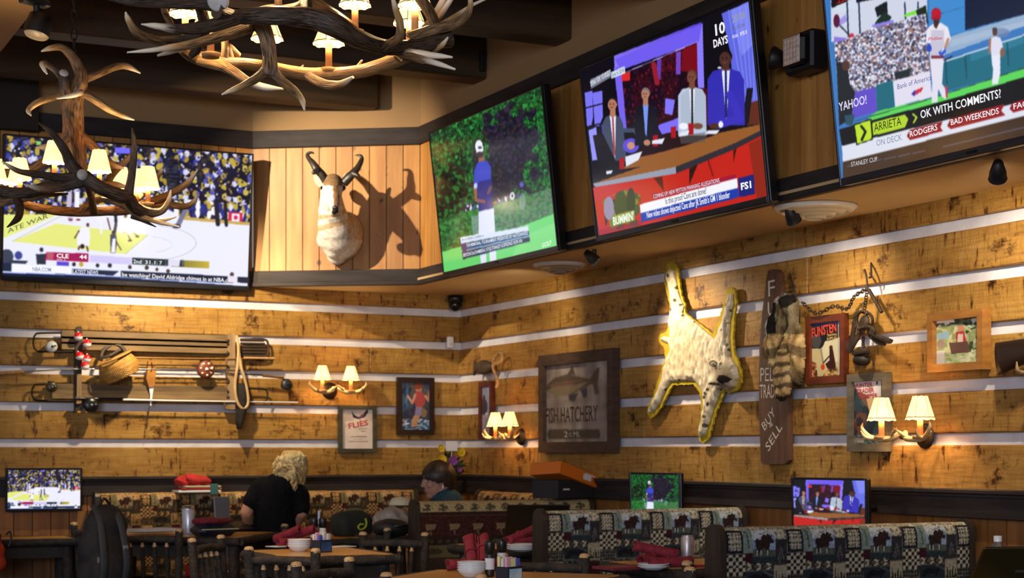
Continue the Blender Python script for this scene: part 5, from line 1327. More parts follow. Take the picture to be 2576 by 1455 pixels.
rod_case('upper long wooden rod case with a dark slatted end', 130, 288, 520, 285, True)
rod_case('lower long wooden rod case with rounded wire ends', 568, 708, 440, 272, False)

def rod(label, pts, r, m, grip=None, gr=.012, gm=None, tip=None):
    t = ft('fishing_rod', label, 'fishing rod', 'fishing rods on the wall rack')
    mb = MB(); mb.tube([F5(x, y, .085) for x, y in pts], list(np.linspace(r, r * .5, len(pts))), 8); b = mb.build('rod_blank', m, t)
    mb = MB()
    for k in range(4):
        u = .15 + .22 * k; p = F5(pts[0][0] + (pts[-1][0] - pts[0][0]) * u, pts[0][1] + (pts[-1][1] - pts[0][1]) * u, .085)
        mb.tube([p + Vector((0, 0, -.008)) + Vector((.008 * math.cos(a), 0, .008 * math.sin(a))) for a in np.linspace(0, 6.28, 9)], .0018, 5, False)
    mb.build('line_guide', M_wire, t)
    if grip:
        mb = MB(); mb.tube([F5(grip[0], grip[1], .085), F5((grip[0] + grip[2]) / 2, (grip[1] + grip[3]) / 2, .085), F5(grip[2], grip[3], .085)], [gr, gr * .85, gr], 10); mb.build('grip', gm or M_cork, t)
    return t
M_silver = pmat('bright_steel', (190, 190, 190), rough=.25, metal=.9)
M_tanrod = pmat('tan_cane', (176, 124, 62), (150, 100, 48), scale=10, rough=.4)
rod('steel rod with a cork grip crossing behind the bobber post', [(-120, 475), (640, 436), (2000, 440)], .006, M_silver, (-120, 478, 205, 460))
rod('white rod with a black grip running below the creel', [(1040, 698), (1500, 708), (2540, 722)], .007, M_wht, (640, 688, 1045, 696), .011, M_black)
rod('slim tan cane rod under the upper rod case', [(1100, 338), (1690, 348), (2340, 345)], .005, M_tanrod, (2080, 342, 2340, 347), .009)
rod('thin dark rod behind the brown wooden reel', [(1190, 402), (1640, 406), (2000, 408)], .004, M_wire, (1640, 406, 1925, 408), .008, M_dkwood)
rod('short rod with a dark cork grip and black reel past the landing net', [(2250, 490), (2090, 482), (1800, 462)], .005, M_black, (2240, 492, 2420, 512), .010, pmat('dark_cork_grip', (120, 86, 44), (96, 66, 32), scale=40, rough=.8))

def reel(label, x, y, r, m, cm, dots=0, off=.11):
    t = ft('fishing_reel', label, 'fishing reel', 'fishing reels on the wall'); c = F5(x, y, off); r = r / 3.389 / FPX * 10.9
    R = Matrix.Rotation(math.pi / 2, 3, 'X')
    mb = MB(); mb.lathe([(0, -.03), (r * .9, -.03), (r, -.024), (r, .012), (r * .93, .02), (r * .3, .022), (0, .022)], c, 26, R); mb.build('spool_body', m, t)
    mb = MB()
    if dots:
        for k in range(dots):
            a = 2 * math.pi * k / dots + .3; mb.lathe([(0, .005), (r * .12, .004), (r * .13, 0)], c + Vector((r * .68 * math.cos(a), -.021, r * .68 * math.sin(a))), 8, R)
    mb.lathe([(0, .012), (r * .16, .01), (r * .2, 0)], c + Vector((0, -.022, 0)), 12, R); mb.tube([c + Vector((r * .45, -.02, r * .1)), c + Vector((r * .45, -.05, r * .1))], r * .12, 8); mb.build('crank_knob', cm, t)
    mb = MB(); mb.tube([c + Vector((-r * .6, .02, r * .98)), c + Vector((r * .6, .02, r * .98))], .006, 8); mb.box(c + Vector((0, .05, r * .5)), (.02, .07, .02)); mb.build('reel_foot', M_wire, t)
    return t
reel('pale round reel under the loop of the upper rod case', 440, 245, 46, M_white, M_wire)
reel('small dark reel at the looped end of the lower rod case', 440, 590, 44, pmat('dark_olive_metal', (70, 66, 52), rough=.4, metal=.5), M_silver)
reel('brown wooden reel with a ring of pale studs', 1755, 440, 76, pmat('reddish_brown_wood', (124, 58, 30), (98, 44, 22), scale=12, rough=.45), M_white, 7)
reel('black round fly reel farthest along from the landing net', 2445, 572, 48, pmat('grey_black_metal', (58, 58, 62), rough=.4, metal=.5), M_black)
reel('large black reel at the foot of the bobber post', 775, 745, 62, M_black, M_silver)

BG = 'red and white bobbers on the dark rod holder'
for (x, y, lab) in ((668, 160, 'round red and white bobber, topmost of its string'), (742, 220, 'round red and white bobber second from the top of its string'), (678, 325, 'round red and white bobber in the middle against the post edge'), (740, 350, 'mostly red bobber in the middle, away from the post edge'), (725, 410, 'round red and white bobber, lowest of its string')):
    t = ft('fishing_bobber', lab, 'bobber', BG); c = F5(x, y, .10); r = .0275
    Rm = Matrix.Rotation(random.Random(x).uniform(-.4, .4), 3, 'Y')
    for nm, s, m in (('red_cap', 1, M_red), ('white_base', -1, M_wht)):
        mb = MB(); mb.lathe([(r * math.sin(a), s * r * math.cos(a)) for a in (np.linspace(0, 1.6, 9) if s > 0 else np.linspace(1.57, 0, 9))], c, 18, Rm); mb.build(nm, m, t)
    mb = MB(); mb.cyl(c + Rm @ Vector((0, 0, r)), c + Rm @ Vector((0, 0, r + .007)), .004, .003, 8); mb.build('clip_button', M_wht, t)

# wicker creel
t = ft('wicker_creel', 'tan woven wicker fishing creel hanging tilted from a strap', 'fishing basket')
c = F5(1010, 430, .10); ang = Matrix.Rotation(math.radians(-27), 3, 'Y'); sc = 1 / 3.389 / FPX * 10.9
def weave(c0, rows, cols, fx, name, m):
    mb = MB()
    for i in range(rows):
        P = []; col = rnd.uniform(.75, 1.1); mb.col = (col, col * .97, col * .9)
        for j in range(cols + 1):
            u = j / cols; p = fx(u, i / (rows - 1)); nrm = (p * 1.0).normalized(); P.append(c0 + ang @ (p + nrm * (.0035 if (i + j) % 2 else -.002)))
        mb.tube(P, .0048, 6)
    return mb.build(name, m, t)
M_wick = pmat('golden_wicker', (206, 160, 84), (176, 128, 60), scale=30, rough=.55, attr=True)
hw, hh = 160 * sc, 78 * sc
def bodyf(u, v):
    a = math.pi * (u * 1.12 - .06) - math.pi; bl = .86 + .14 * math.sin(math.pi * v)
    return Vector((math.cos(a) * hw * bl, math.sin(a) * .15 * bl, -hh + 2 * hh * v * .92))
weave(c, 17, 40, bodyf, 'woven_basket', M_wick)
mb = MB(); rings = [[c + ang @ Vector((math.cos(a) * hw * k, min(0, math.sin(a)) * .14 * k + .0, z)) for a in np.linspace(-math.pi, math.pi, 33)[:-1]] for z, k in ((-hh, .8), (-hh * .9, .86), (hh * .8, .9))]
mb.tint((150, 110, 60)); mb.loft(rings); mb.build('basket_lining', M_wick, t)
mb = MB()
for i in range(9):
    q = i / 8; P = [c + ang @ Vector((math.cos(a) * hw * .97 * (1 - q), min(.01, math.sin(a) * .15 * (1 - q)), hh * .98 + .012 * (1 - q * q))) for a in np.linspace(-math.pi, math.pi, 31)]; g = rnd.uniform(.7, 1); mb.col = (g, g * .95, g * .85); mb.tube(P, .006, 6, False)
mb.build('woven_lid', M_wick, t)
mb = MB(); mb.tube([F5(860, 370, .08), F5(880, 280, .06), F5(960, 230, .05), F5(1040, 250, .06), F5(1100, 350, .09)], .012, 8, sub=5, squash=.35); mb.tube([F5(855, 345, .1), F5(940, 320, .12), F5(1020, 275, .1)], .010, 8, sub=5, squash=.35); mb.build('leather_strap', pmat('dark_leather', (52, 40, 30), (38, 28, 22), scale=20, rough=.6), t)

# sheath knife
t = ft('sheath_knife', 'mustard leather knife sheath with a long pale blade pointing down', 'knife')
mb = MB(); mb.prism(f5([(1258, 372), (1290, 362), (1325, 372), (1322, 470), (1312, 560), (1300, 590), (1262, 590), (1240, 520), (1250, 440)], .06), -.085, -.05); mb.build('sheath', pmat('mustard_leather', (178, 120, 40), (150, 96, 28), scale=20, rough=.55), t)
mb = MB(); mb.prism(f5([(1266, 588), (1306, 588), (1296, 660), (1284, 752), (1274, 745), (1276, 660)], .06), -.074, -.066); mb.build('blade', M_wht, t)
mb = MB(); mb.tube([F5(1290, 380, .09), F5(1300, 420, .095), F5(1285, 460, .09)], .003, 6, sub=4); mb.build('thong', M_dkwood, t); mb = MB(); mb.tube([F5(1275, 740, .07), F5(1262, 850, .07), F5(1248, 950, .05)], .003, 6, sub=4); mb.build('thong', M_dkwood, t)

# landing net
t = ft('landing_net', 'pale bent-wood landing net loop with dark mesh hanging down', 'landing net')
mb = MB(); mb.tube([F5(2018, 150, .10), F5(2032, 260, .11), F5(2025, 400, .12), F5(2005, 560, .12), F5(2015, 690, .12), F5(2050, 762, .12), F5(2090, 768, .12), F5(2115, 730, .12), F5(2112, 650, .12), F5(2085, 520, .12), F5(2055, 420, .12), F5(2035, 300, .11)], .010, 10, sub=6); mb.build('bent_hoop', pmat('cream_bent_wood', (206, 176, 130), (186, 150, 104), scale=9, rough=.4), t)
mb = MB(); rings = []
for (x, y, rx) in ((2056, 560, 46), (2064, 690, 50), (2056, 800, 46), (2044, 880, 34), (2036, 950, 10)):
    p = F5(x, y, .08); rings.append([p + Vector((rx * sc * math.cos(a), .05 * math.sin(a), 0)) for a in np.linspace(0, 2 * math.pi, 13)[:-1]])
mb.loft(rings); mb.build('mesh_bag', pmat('dark_knotted_mesh', (36, 28, 22), (22, 18, 16), scale=90, rough=.9, bump=.6), t)

# ---------------------------------------------------------------- small fittings on the walls
fr = frL(1133, 862)
t = fr.empty('wall_sensor', 'small white plastic box on the back wall by the room corner', 'sensor')
a, b = fr.xz(1126, 847, .03), fr.xz(1141, 876, .03)
mb = MB(); mb.box(((a[0] + b[0]) / 2, -.02, (a[1] + b[1]) / 2), (b[0] - a[0], .03, a[1] - b[1]), bev=.005); mb.build('cover', M_wht, t); mb = MB(); mb.box(((a[0] + b[0]) / 2, -.037, (a[1] + b[1]) / 2 - .015), (.02, .004, .02), bev=.002); mb.build('lens', M_white, t)
c = Vector((-.075, -.075, 2.275))
t = empty('corner_camera', c, 0, 'small black security camera tucked in the room corner under the soffit', 'camera')
mb = MB(); mb.lathe([(0, .05), (.05, .05), (.055, .03), (.05, 0), (.0, 0)], (0, 0, .03), 18); mb.build('mount', M_black, t); mb = MB(); mb.ell((0, 0, .015), (.045, .045, .045), 16, 10); mb.build('dome', pmat('smoked_dome', (14, 14, 16), rough=.1), t)
# fish decoy on a rope
fr = frR(1235, 925)
t = fr.empty('rope_fish_decoy', 'small dark carved fish tied to a looped tan rope above the narrow print', 'fish decoy')
q = lambda x, y, o: fr.loc(740 + x / 3.465, 740 + y / 3.465, o)
mb = MB(); c = q(1655, 640, .05); mb.ell(c, (.12, .035, .05), 18, 10, lump=.1, lscale=20); mb.prism([(c.x - .10, c.z + .0), (c.x - .15, c.z + .05), (c.x - .16, c.z - .05)], -.06, -.045); mb.build('carved_fish', pmat('dark_carved_wood', (84, 66, 50), (56, 42, 32), scale=12, rough=.6), t)
mb = MB(); mb.tube([q(1730, 640, .08), q(1745, 570, .07), q(1785, 515, .07), q(1815, 535, .07), q(1800, 585, .08), q(1745, 610, .09), q(1735, 650, .09), q(1760, 710, .08), q(1775, 770, .07), q(1762, 815, .07)], .011, 10, sub=6, lump=.1); mb.build('rope', pmat('tan_twisted_rope', (186, 144, 92), (150, 108, 62), scale=60, stretch=(1, 1, 1), rough=.85, bump=.4), t)

# soffit: spot housings, round air diffusers
M_spot = pmat('matt_black_housing', (20, 19, 20), rough=.5)
for (ax, ay, bx, by, pw, an), lab in zip(SOFFIT_SPOTS, ('black cone spot under the soffit edge between the golf and studio TVs', 'black cone spot under the studio TV, beside the larger diffuser', 'black cone spot under the baseball TV')):
    p = onx(ax, ay, -.50); p.z = 2.3
    t = empty('soffit_spotlight', p, 0, lab, 'spotlight', 'black spots under the soffit')
    d = (onx(bx, by, 0) - p).normalized(); R = Vector((0, 0, -1)).rotation_difference(d).to_matrix()
    mb = MB(); mb.lathe([(.036, -.016), (.034, -.014), (.032, .016), (.018, .068), (0, .072)], (0, 0, 0), 20, R); mb.build('cone_housing', M_spot, t)
    mb = MB(); mb.cyl((0, 0, .03), (0, 0, .065), .012, seg=10); mb.build('stem', M_spot, t)
for (px, py, r, lab) in ((1408, 664, .16, 'round white air diffuser in the soffit below the golf TV'), (2052, 520, .19, 'round white air diffuser in the soffit below the studio TV')):
    p = onz(px, py, 2.358)
    t = empty('air_diffuser', p, 0, lab, 'air diffuser', 'round soffit diffusers')
    for k in range(4):
        q = r * (1 - k * .24); mb = MB(); mb.lathe([(q * .78, .0), (q, .0), (q, -.008 - .008 * k), (q * .80, -.030 - .010 * k), (q * .76, 0)], (0, 0, 0), 32); mb.build('ring', pmat('off_white_diffuser', (226, 218, 206), rough=.3) if k == 0 else bpy.data.materials['off_white_diffuser'], t)
# emergency light by the baseball TV and the loudspeaker box on the upper wall
p = onx(2045, 140, -.62)
t = empty('emergency_light', p, -math.pi / 2, 'black emergency light with a square faceted lamp head between two TVs', 'emergency light')
mb = MB(); mb.box((.02, -.05, 0), (.20, .09, .17), bev=.012); mb.build('battery_case', M_spot, t)
mb = MB(); mb.box((.04, -.115, .0), (.13, .05, .13), bev=.02); mb.build('lamp_head', M_spot, t)
mb = MB(); mb.box((.04, -.141, 0), (.118, .006, .118), bev=.003)
for i in range(5):
    for j in range(5): mb.ell((.04 + (i - 2) * .0215, -.144, (j - 2) * .0215), (.0125, .004, .0125), 8, 6)
mb.build('faceted_lens', pmat('clear_faceted_lens', (214, 190, 176), (190, 164, 150), scale=40, rough=.15), t)
mb = MB(); mb.lathe([(.0, .0), (.028, .0), (.05, .05), (.052, .06), (.044, .05), (.02, .01)], (-.115, -.06, .0), 18, Matrix.Rotation(math.radians(70), 3, 'X') @ Matrix.Rotation(math.radians(-50), 3, 'Y')); mb.build('side_lamp_head', M_spot, t)
p = onx(1216, 156, -.61); t = empty('wall_speaker', p, -math.pi / 2, 'narrow black box on the tan upper wall by the beam end', 'speaker')
mb = MB(); mb.box((0, -.015, 0), (.065, .03, .125), bev=.004); mb.build('case', M_spot, t); mb = MB(); mb.box((0, -.031, 0), (.05, .004, .11)); mb.build('grille', M_black, t)
p = pt(92, 84, 7.6); t = empty('track_light', p, .4, 'dark ceiling spotlight with a pale round lens beside the bulkhead', 'spotlight')
mb = MB(); mb.lathe([(.0, .09), (.05, .085), (.06, .03), (.058, -.01)], (0, 0, 0), 20, Matrix.Rotation(.25, 3, 'Y')); mb.tube([(0, 0, .08), (0, 0, .13)], .015, 8); mb.box((-.01, 0, .14), (.14, .05, .03), bev=.005); mb.build('housing', M_spot, t)
mb = MB(); mb.lathe([(0, -.016), (.05, -.014), (.056, -.006)], (0, 0, 0), 20, Matrix.Rotation(.25, 3, 'Y')); mb.build('lens', pmat('pale_lamp_lens', (150, 138, 122), rough=.4), t)

# ---------------------------------------------------------------- pronghorn mount on the diagonal panel
dgn = (P2 - P1).normalized(); rzd = math.atan2(dgn.y, dgn.x)
def frD(px, py):
    u = (px - XC) / FPX; d = Vector((CS * u + SN, -SN * u + CS)); nn = Vector((-dgn.y, dgn.x))
    z = nn.dot(P1 - Vector((CAM.x, CAM.y))) / nn.dot(d); return Fr(pt(px, py, z), rzd)
fr = frD(852, 540)
t = fr.empty('pronghorn_mount', 'pronghorn antelope shoulder mount with black hooked horns on the pine panel', 'mounted animal head')
A4 = lambda x, y, o: fr.loc(620 + x / 3.164, 300 + y / 3.164, o)
mb = MB()
chain_ = [((755, 925), .03, .15, .17), ((740, 930), .10, .145, .16), ((715, 900), .17, .125, .14), ((695, 820), .22, .105, .12), ((682, 740), .26, .09, .105), ((676, 670), .29, .078, .09), ((675, 600), .30, .068, .075)]
for (xy, o, rx, rz_) in chain_: mb.ell(A4(*xy, o), (rx, .10, rz_), 18, 12)
for k in range(len(chain_) - 1):
    (a, oa, r1, _), (b, ob, r2, _) = chain_[k], chain_[k + 1]
    for q in (.33, .66): mb.ell(A4(a[0] + (b[0] - a[0]) * q, a[1] + (b[1] - a[1]) * q, oa + (ob - oa) * q), (r1 + (r2 - r1) * q,) * 3, 16, 10)
for (xy, o, r) in (((785, 1010), .08, .075), ((640, 960), .14, .07), ((700, 1030), .13, .07), ((780, 950), .16, .05), ((720, 1080), .05, .07)): mb.ell(A4(*xy, o), (r, r, r), 14, 10)
H = [((690, 520), .32, .070), ((690, 545), .36, .066), ((694, 590), .41, .057), ((700, 640), .455, .046), ((704, 685), .485, .037), ((706, 715), .50, .032)]
for k in range(len(H) - 1):
    (a, oa, r1), (b, ob, r2) = H[k], H[k + 1]
    for q in (0, .5): mb.ell(A4(a[0] + (b[0] - a[0]) * q, a[1] + (b[1] - a[1]) * q, oa + (ob - oa) * q), (r1 + (r2 - r1) * q,) * 3, 16, 10)
mb.ell(A4(706, 718, .50), (.031, .03, .028), 14, 8); mb.ell(A4(700, 745, .44), (.035, .05, .03), 14, 8)
for x in (612, 768): mb.ell(A4(x, 545, .345), (.022, .025, .022), 10, 8)
W_, T_, BRN, BLK = (242, 234, 222), (190, 150, 104), (118, 84, 58), (36, 28, 26)
def ant_col(co):
    w = fr.M @ co; d = w - CAM; u = CS * d.x - SN * d.y; z = SN * d.x + CS * d.y
    x = (XC + FPX * u / z - 620) * 3.164; y = (HORIZ - FPX * d.z / z - 300) * 3.164
    n = mnoise.noise(co * 30) * 12
    if co.y < -.30 and y < 760:
        if y > 695 and abs(x - 706) < 26 and co.y < -.48: c = (56, 42, 38)
        elif abs(x - (712 + (y - 560) * .05)) < 26 - abs(y - 620) * .05 and 530 < y < 690: c = (150, 112, 84)
        elif y < 530: c = (150, 118, 86) if abs(x - 690) < 80 else W_
        else: c = W_
    else:
        k = y + (x - 700) * .25
        if y < 690: c = T_ if x < 640 or x > 740 else W_
        elif 735 < k < 775 or 820 < k < 862: c = (212, 182, 144)
        elif x > 800 and y < 960: c = (206, 186, 158)
        else: c = W_
    return tuple(max(0, min(255, q + n)) for q in c)
M_hide = vcmat('pronghorn_hide', .85, spec=.2, bump=.5, bscale=130, scale=40, col2=(222, 216, 208))
body = organic('head_and_shoulders', mb, .009, M_hide, t, ant_col, 5)
M_horn = pmat('black_horn', (38, 32, 30), (62, 52, 44), scale=24, rough=.4, bump=.3)
for nm, P, pr in (('horn', [(640, 505, .34, .030), (600, 440, .36, .028), (560, 395, .37, .026), (525, 345, .36, .021), (495, 310, .34, .016), (486, 285, .33, .013), (500, 268, .33, .010), (522, 266, .33, .008), (540, 276, .33, .003)], [(565, 410, .38, .022), (535, 425, .40, .015), (522, 432, .41, .004)]),
                  ('horn', [(775, 510, .33, .030), (815, 465, .34, .029), (850, 430, .34, .026), (880, 395, .33, .022), (905, 350, .31, .018), (918, 315, .30, .014), (908, 292, .30, .010), (885, 287, .30, .007), (862, 290, .30, .003)], [(855, 435, .35, .024), (885, 450, .37, .016), (896, 462, .38, .004)])):
    mb = MB(); mb.tube([A4(x, y, o) for x, y, o, r in P], [r for *_, r in P], 12, sub=6, lump=.12, squash=.8); mb.tube([A4(x, y, o) for x, y, o, r in pr], [r for *_, r in pr], 10, sub=4); mb.build(nm, M_horn, t)
for P in ([(610, 535, .30, .020), (575, 495, .28, .032), (552, 460, .27, .022), (540, 445, .27, .004)], [(770, 500, .29, .018), (798, 465, .27, .026), (822, 440, .26, .018), (830, 428, .26, .003)]):
    mb = MB(); mb.tint((222, 206, 182)); mb.tube([A4(x, y, o) for x, y, o, r in P], [r for *_, r in P], 12, sub=5, squash=.45); mb.build('ear', M_hide, t)
for x in (606, 772):
    mb = MB(); mb.ell(A4(x, 548, .362), (.016, .014, .016), 12, 8); mb.build('eye', pmat('glass_eye', (12, 10, 10), rough=.08), t)
mb = MB(); mb.ell(A4(706, 704, .522), (.022, .010, .014), 12, 8); mb.build('nose', pmat('dark_nose', (34, 26, 26), rough=.4), t)
# ---------------------------------------------------------------- booths
M_endwood = pmat('dark_booth_end_wood', (52, 42, 34), (38, 30, 25), scale=4, stretch=(6, 6, 1), rough=.45)
M_fabric = vcmat('woven_lodge_fabric', .9, spec=.1, bump=.35, bscale=380, scale=90, col2=(206, 204, 200))
M_seatv = pmat('dark_vinyl_seat', (44, 34, 28), rough=.5)
BEI, SAG, NVY, MOO, MAR, TEA = (170, 158, 130), (124, 132, 116), (40, 40, 50), (58, 44, 40), (66, 36, 42), (52, 60, 60)
MOOSE = [(48, 22), (52, 18), (57, 20), (60, 14), (64, 12), (67, 14), (70, 10), (74, 14), (77, 12), (76, 18), (80, 21), (79, 25), (73, 24), (71, 32), (69, 40), (67, 40), (67, 32), (60, 31), (58, 40), (56, 40), (56, 32), (53, 40), (50, 40), (50, 30)]
def lodge(c, brown=False):
    """patchwork of window, moose, checker, arrow and tree blocks; px 0-100 across one repeat"""
    c.c[:] = (96, 90, 80)
    c.cells(np.ones(len(c.px), bool), 5, [(96, 90, 80), (110, 104, 90), (70, 66, 60), (84, 78, 66)], .5, 1, 4)
    R = lambda x0, y0, x1, y1, col, a=1: c.poly([(x0, y0), (x1, y0), (x1, y1), (x0, y1)], col, a)
    R(0, 0, 100, 6, BEI); c.cells(c.mpoly([(0, 0), (100, 0), (100, 6), (0, 6)]), 4, [(120, 110, 90), (196, 186, 160), (150, 136, 110)], .2, 1, 2)
    R(2, 5, 29, 36, NVY); R(5, 9, 25, 33, BEI)
    for i in range(4):
        for j in range(4): c.ell(7 + i * 5.4, 12 + j * 6.2, 2.0, 2.2, (70, 64, 56)); c.ell(7 + i * 5.4, 12 + j * 6.2, .8, .9, BEI)
    R(29, 4, 44, 36, SAG); 
    for k in range(5): c.line([(33 + k * 1.5, 8 + k * 5), (37, 11 + k * 5)], 2.2, (70, 78, 70))
    R(44, 6, 82, 20, (178, 178, 168)); R(44, 20, 82, 34, (128, 140, 150)); R(44, 32, 82, 42, (86, 88, 76)); R(72, 14, 82, 34, (140, 150, 160)); c.poly(MOOSE, MOO); c.line([(58, 12), (72, 8)], 1.6, (110, 90, 80))
    for x in (51, 57, 68): c.line([(x, 34), (x, 40)], 1.6, (180, 176, 164))
    R(82, 5, 100, 20, BEI); c.cells(c.mpoly([(82, 5), (100, 5), (100, 20), (82, 20)]), 5, [(120, 108, 86), (190, 178, 150)], .2, 1, 3)
    R(82, 20, 100, 52, (58, 54, 54)); c.line([(86, 46), (91, 30), (95, 46)], 2, (96, 90, 86)); c.line([(88, 50), (94, 34)], 1.6, (90, 84, 80))
    for j in range(6):
        for i in range(6): R(1 + i * 5.2, 38 + j * 4.6, 6.2 + i * 5.2, 42.6 + j * 4.6, BEI if (i + j) % 2 else (52, 46, 44))
    R(32, 36, 44, 50, MAR); R(44, 42, 82, 50, TEA)
    R(32, 50, 82, 60, (92, 84, 72))
    for k in range(3): c.line([(36 + k * 16, 51), (42 + k * 16, 55), (36 + k * 16, 59)], 2.4, (186, 170, 140)); c.line([(48 + k * 16, 51), (42 + k * 16, 55), (48 + k * 16, 59)], 2.4, (50, 44, 42))
    R(32, 61, 78, 80, (50, 56, 58)); c.poly([(36, 76), (38, 68), (46, 65), (58, 66), (66, 64), (70, 68), (66, 72), (62, 78), (58, 73), (46, 73), (42, 78)], (38, 38, 42)); c.line([(62, 62), (78, 68)], 2, (96, 90, 80))
    R(78, 54, 100, 82, (150, 138, 112))
    for k in range(4): c.poly([(80 + k * 5, 80), (82.5 + k * 5, 60 + (k % 2) * 6), (85 + k * 5, 80)], (58, 54, 44))
    for j in range(3):
        for i in range(6): c.ell(3 + i * 5, 70 + j * 5.2, 1.9, 1.9, (44, 40, 40)); 
    R(6, 84, 30, 110, BEI); c.poly([(10, 102), (14, 94), (22, 95), (24, 90), (27, 92), (25, 97), (24, 104), (22, 98), (14, 99), (13, 106)], (70, 50, 40)); R(30, 82, 60, 110, (60, 60, 62)); c.cells(c.mpoly([(30, 82), (60, 82), (60, 110), (30, 110)]), 6, [(60, 60, 62), (90, 88, 80), (46, 46, 50)], .3, 1, 4); R(60, 84, 80, 110, (110, 104, 92)); R(80, 84, 100, 110, MAR)
    if brown: c.c = c.c * np.array((1.10, .92, .72))
    else: c.c = np.clip((c.c - 70) * 1.22 + 70, 8, 255) * np.array((.95, .99, 1.08))
def leaves_band(c):
    """rust-brown lodge fabric: a cream band of trees over maroon with pale moose, then fish blocks"""
    c.c[:] = (70, 40, 34)
    c.cells(np.ones(len(c.px), bool), 4, [(74, 42, 36), (64, 36, 32), (80, 48, 40)], .6, 1, 3)
    R = lambda x0, y0, x1, y1, col, a=1: c.poly([(x0, y0), (x1, y0), (x1, y1), (x0, y1)], col, a)
    R(0, -40, 100, 33, (196, 172, 128))
    for k in range(3):
        x = 16 + k * 33; c.cells(c.mpoly([(x - 11, 28), (x - 6, 14), (x + 2, 8), (x + 11, 16), (x + 12, 26), (x + 2, 31)]), 5, [(96, 88, 66), (80, 74, 58), (112, 100, 74)], .4, 1, k); c.line([(x, 20), (x + 1, 33)], 2, (84, 72, 54))
    R(0, 33, 100, 38, (60, 44, 38)); R(0, 42, 100, 44, (86, 60, 50))
    for k in range(2): x = 22 + k * 50; c.poly([(x - 10, 68), (x + 12, 68), (x + 10, 80), (x - 8, 84)], (140, 118, 88)); c.line([(x, 84), (x + 2, 96)], 3, (130, 108, 80))
    R(0, 104, 100, 124, (52, 44, 36))
    for k in range(6): c.ell(8 + k * 17, 114, 5, 6, (86, 70, 52))
    R(0, 124, 100, 160, (120, 106, 78)); c.ell(30, 142, 18, 8, (84, 76, 60)); c.ell(76, 142, 16, 9, (70, 60, 50)); R(0, 158, 100, 200, (74, 62, 50))
def critters(c):
    lodge(c, True)

def bench(name, label, org, rz, L, H, paint, tile, tilev, seats=(1, 1), end=-1, res=.0055, thick=.058):
    t = empty(name, org, rz, label, 'booth bench', 'upholstered booth benches')
    # profile of the padded back, from the front foot over the rolled top to the rear foot
    prof = [(-thick * 1.02, .44), (-thick * .98, .60), (-thick * .9, H - .08)]
    for a in np.linspace(0, math.pi, 9): prof.append((-thick * .88 * math.cos(a), H - .055 + .055 * math.sin(a)))
    prof += [(thick * .9, H - .09), (thick, .44)]
    P = np.array(prof); d = np.r_[0, np.cumsum(np.hypot(*np.diff(P, axis=0).T))]
    s0 = np.interp(0, [0], [0]); top = d[6]
    nx = int(L / res); nz = int(d[-1] / (res * 1.15))
    c = Canvas(Fr((0, 0, 0), 0), -L / 2, L / 2, 0, d[-1], nx, nz)
    S = c.Z.copy(); X = c.X
    V = np.stack([X, np.interp(S, d, P[:, 0]), np.interp(S, d, P[:, 1])], -1)
    e = np.clip((L / 2 - np.abs(X)) / .03, 0, 1); V[:, 1] *= (.9 + .1 * np.sqrt(e))
    c.px = ((X + L / 2) / tile * 100) % 100
    c.py = ((top - S) / tilev * 100); m = c.py < 0; c.py[m] = (-c.py[m]) % 100
    c.py = np.where(c.py > 118, c.py % 118, c.py) if paint is not leaves_band else c.py
    paint(c)
    c.build('padded_back', M_fabric, t, V, True)
    for s in (-1, 1):
        mb = MB(); x = s * (L / 2 + .012); ring = [(p[0] * 1.08, p[1] + (.012 if p[1] > H - .1 else 0)) for p in prof]; ring = [(thick * 1.08, 0)] + [(-thick * 1.08, 0)] + ring
        M = Matrix(((0, 1, 0, 0), (1, 0, 0, 0), (0, 0, 1, 0), (0, 0, 0, 1)))
        mb.prism(ring, x - .014, x + .014, M); mb.build('end_panel', M_endwood, t)
    for s, on in zip((-1, 1), seats):
        if on:
            mb = MB(); mb.box((0, s * (thick + .19), .405), (L, .38, .11), bev=.04); mb.build('seat_cushion', M_seatv, t)
            mb = MB(); mb.box((0, s * (thick + .17), .17), (L, .32, .34)); mb.build('seat_base', M_endwood, t)
    return t
def side_bench(label, pxl, yf, H, paint, tile, tilev, seats, res):
    xl = ony(pxl, 1300, yf).x + .026; xr = -.085
    return bench('booth_bench', label, ((xl + xr) / 2, yf + .058, 0), 0, xr - xl, H, paint, tile, tilev, seats, -1, res)
side_bench('double booth bench in grey moose-patch fabric, closest along the side wall', 1813, -5.40, .952, lodge, .29, .30, (1, 1), .0045)
side_bench('double booth bench in grey moose-patch fabric, below the golf booth TV', 1366, -3.70, .962, lodge, .29, .31, (1, 1), .0055)
side_bench('booth bench in rust fabric with a cream tree band, holding the orange-lidded box', 1046, -2.08, .965, leaves_band, .30, .21, (1, 0), .0055)
bench('booth_bench', 'wall bench in brown patch fabric along the back wall', (-1.51, -.115, 0), 0, 2.18, .985, critters, .26, .26, (1, 0))
bench('booth_bench', 'short wall bench in brown patch fabric in the room corner along the side wall', (-.115, -1.19, 0), -math.pi / 2, 1.14, .985, critters, .26, .26, (1, 0))

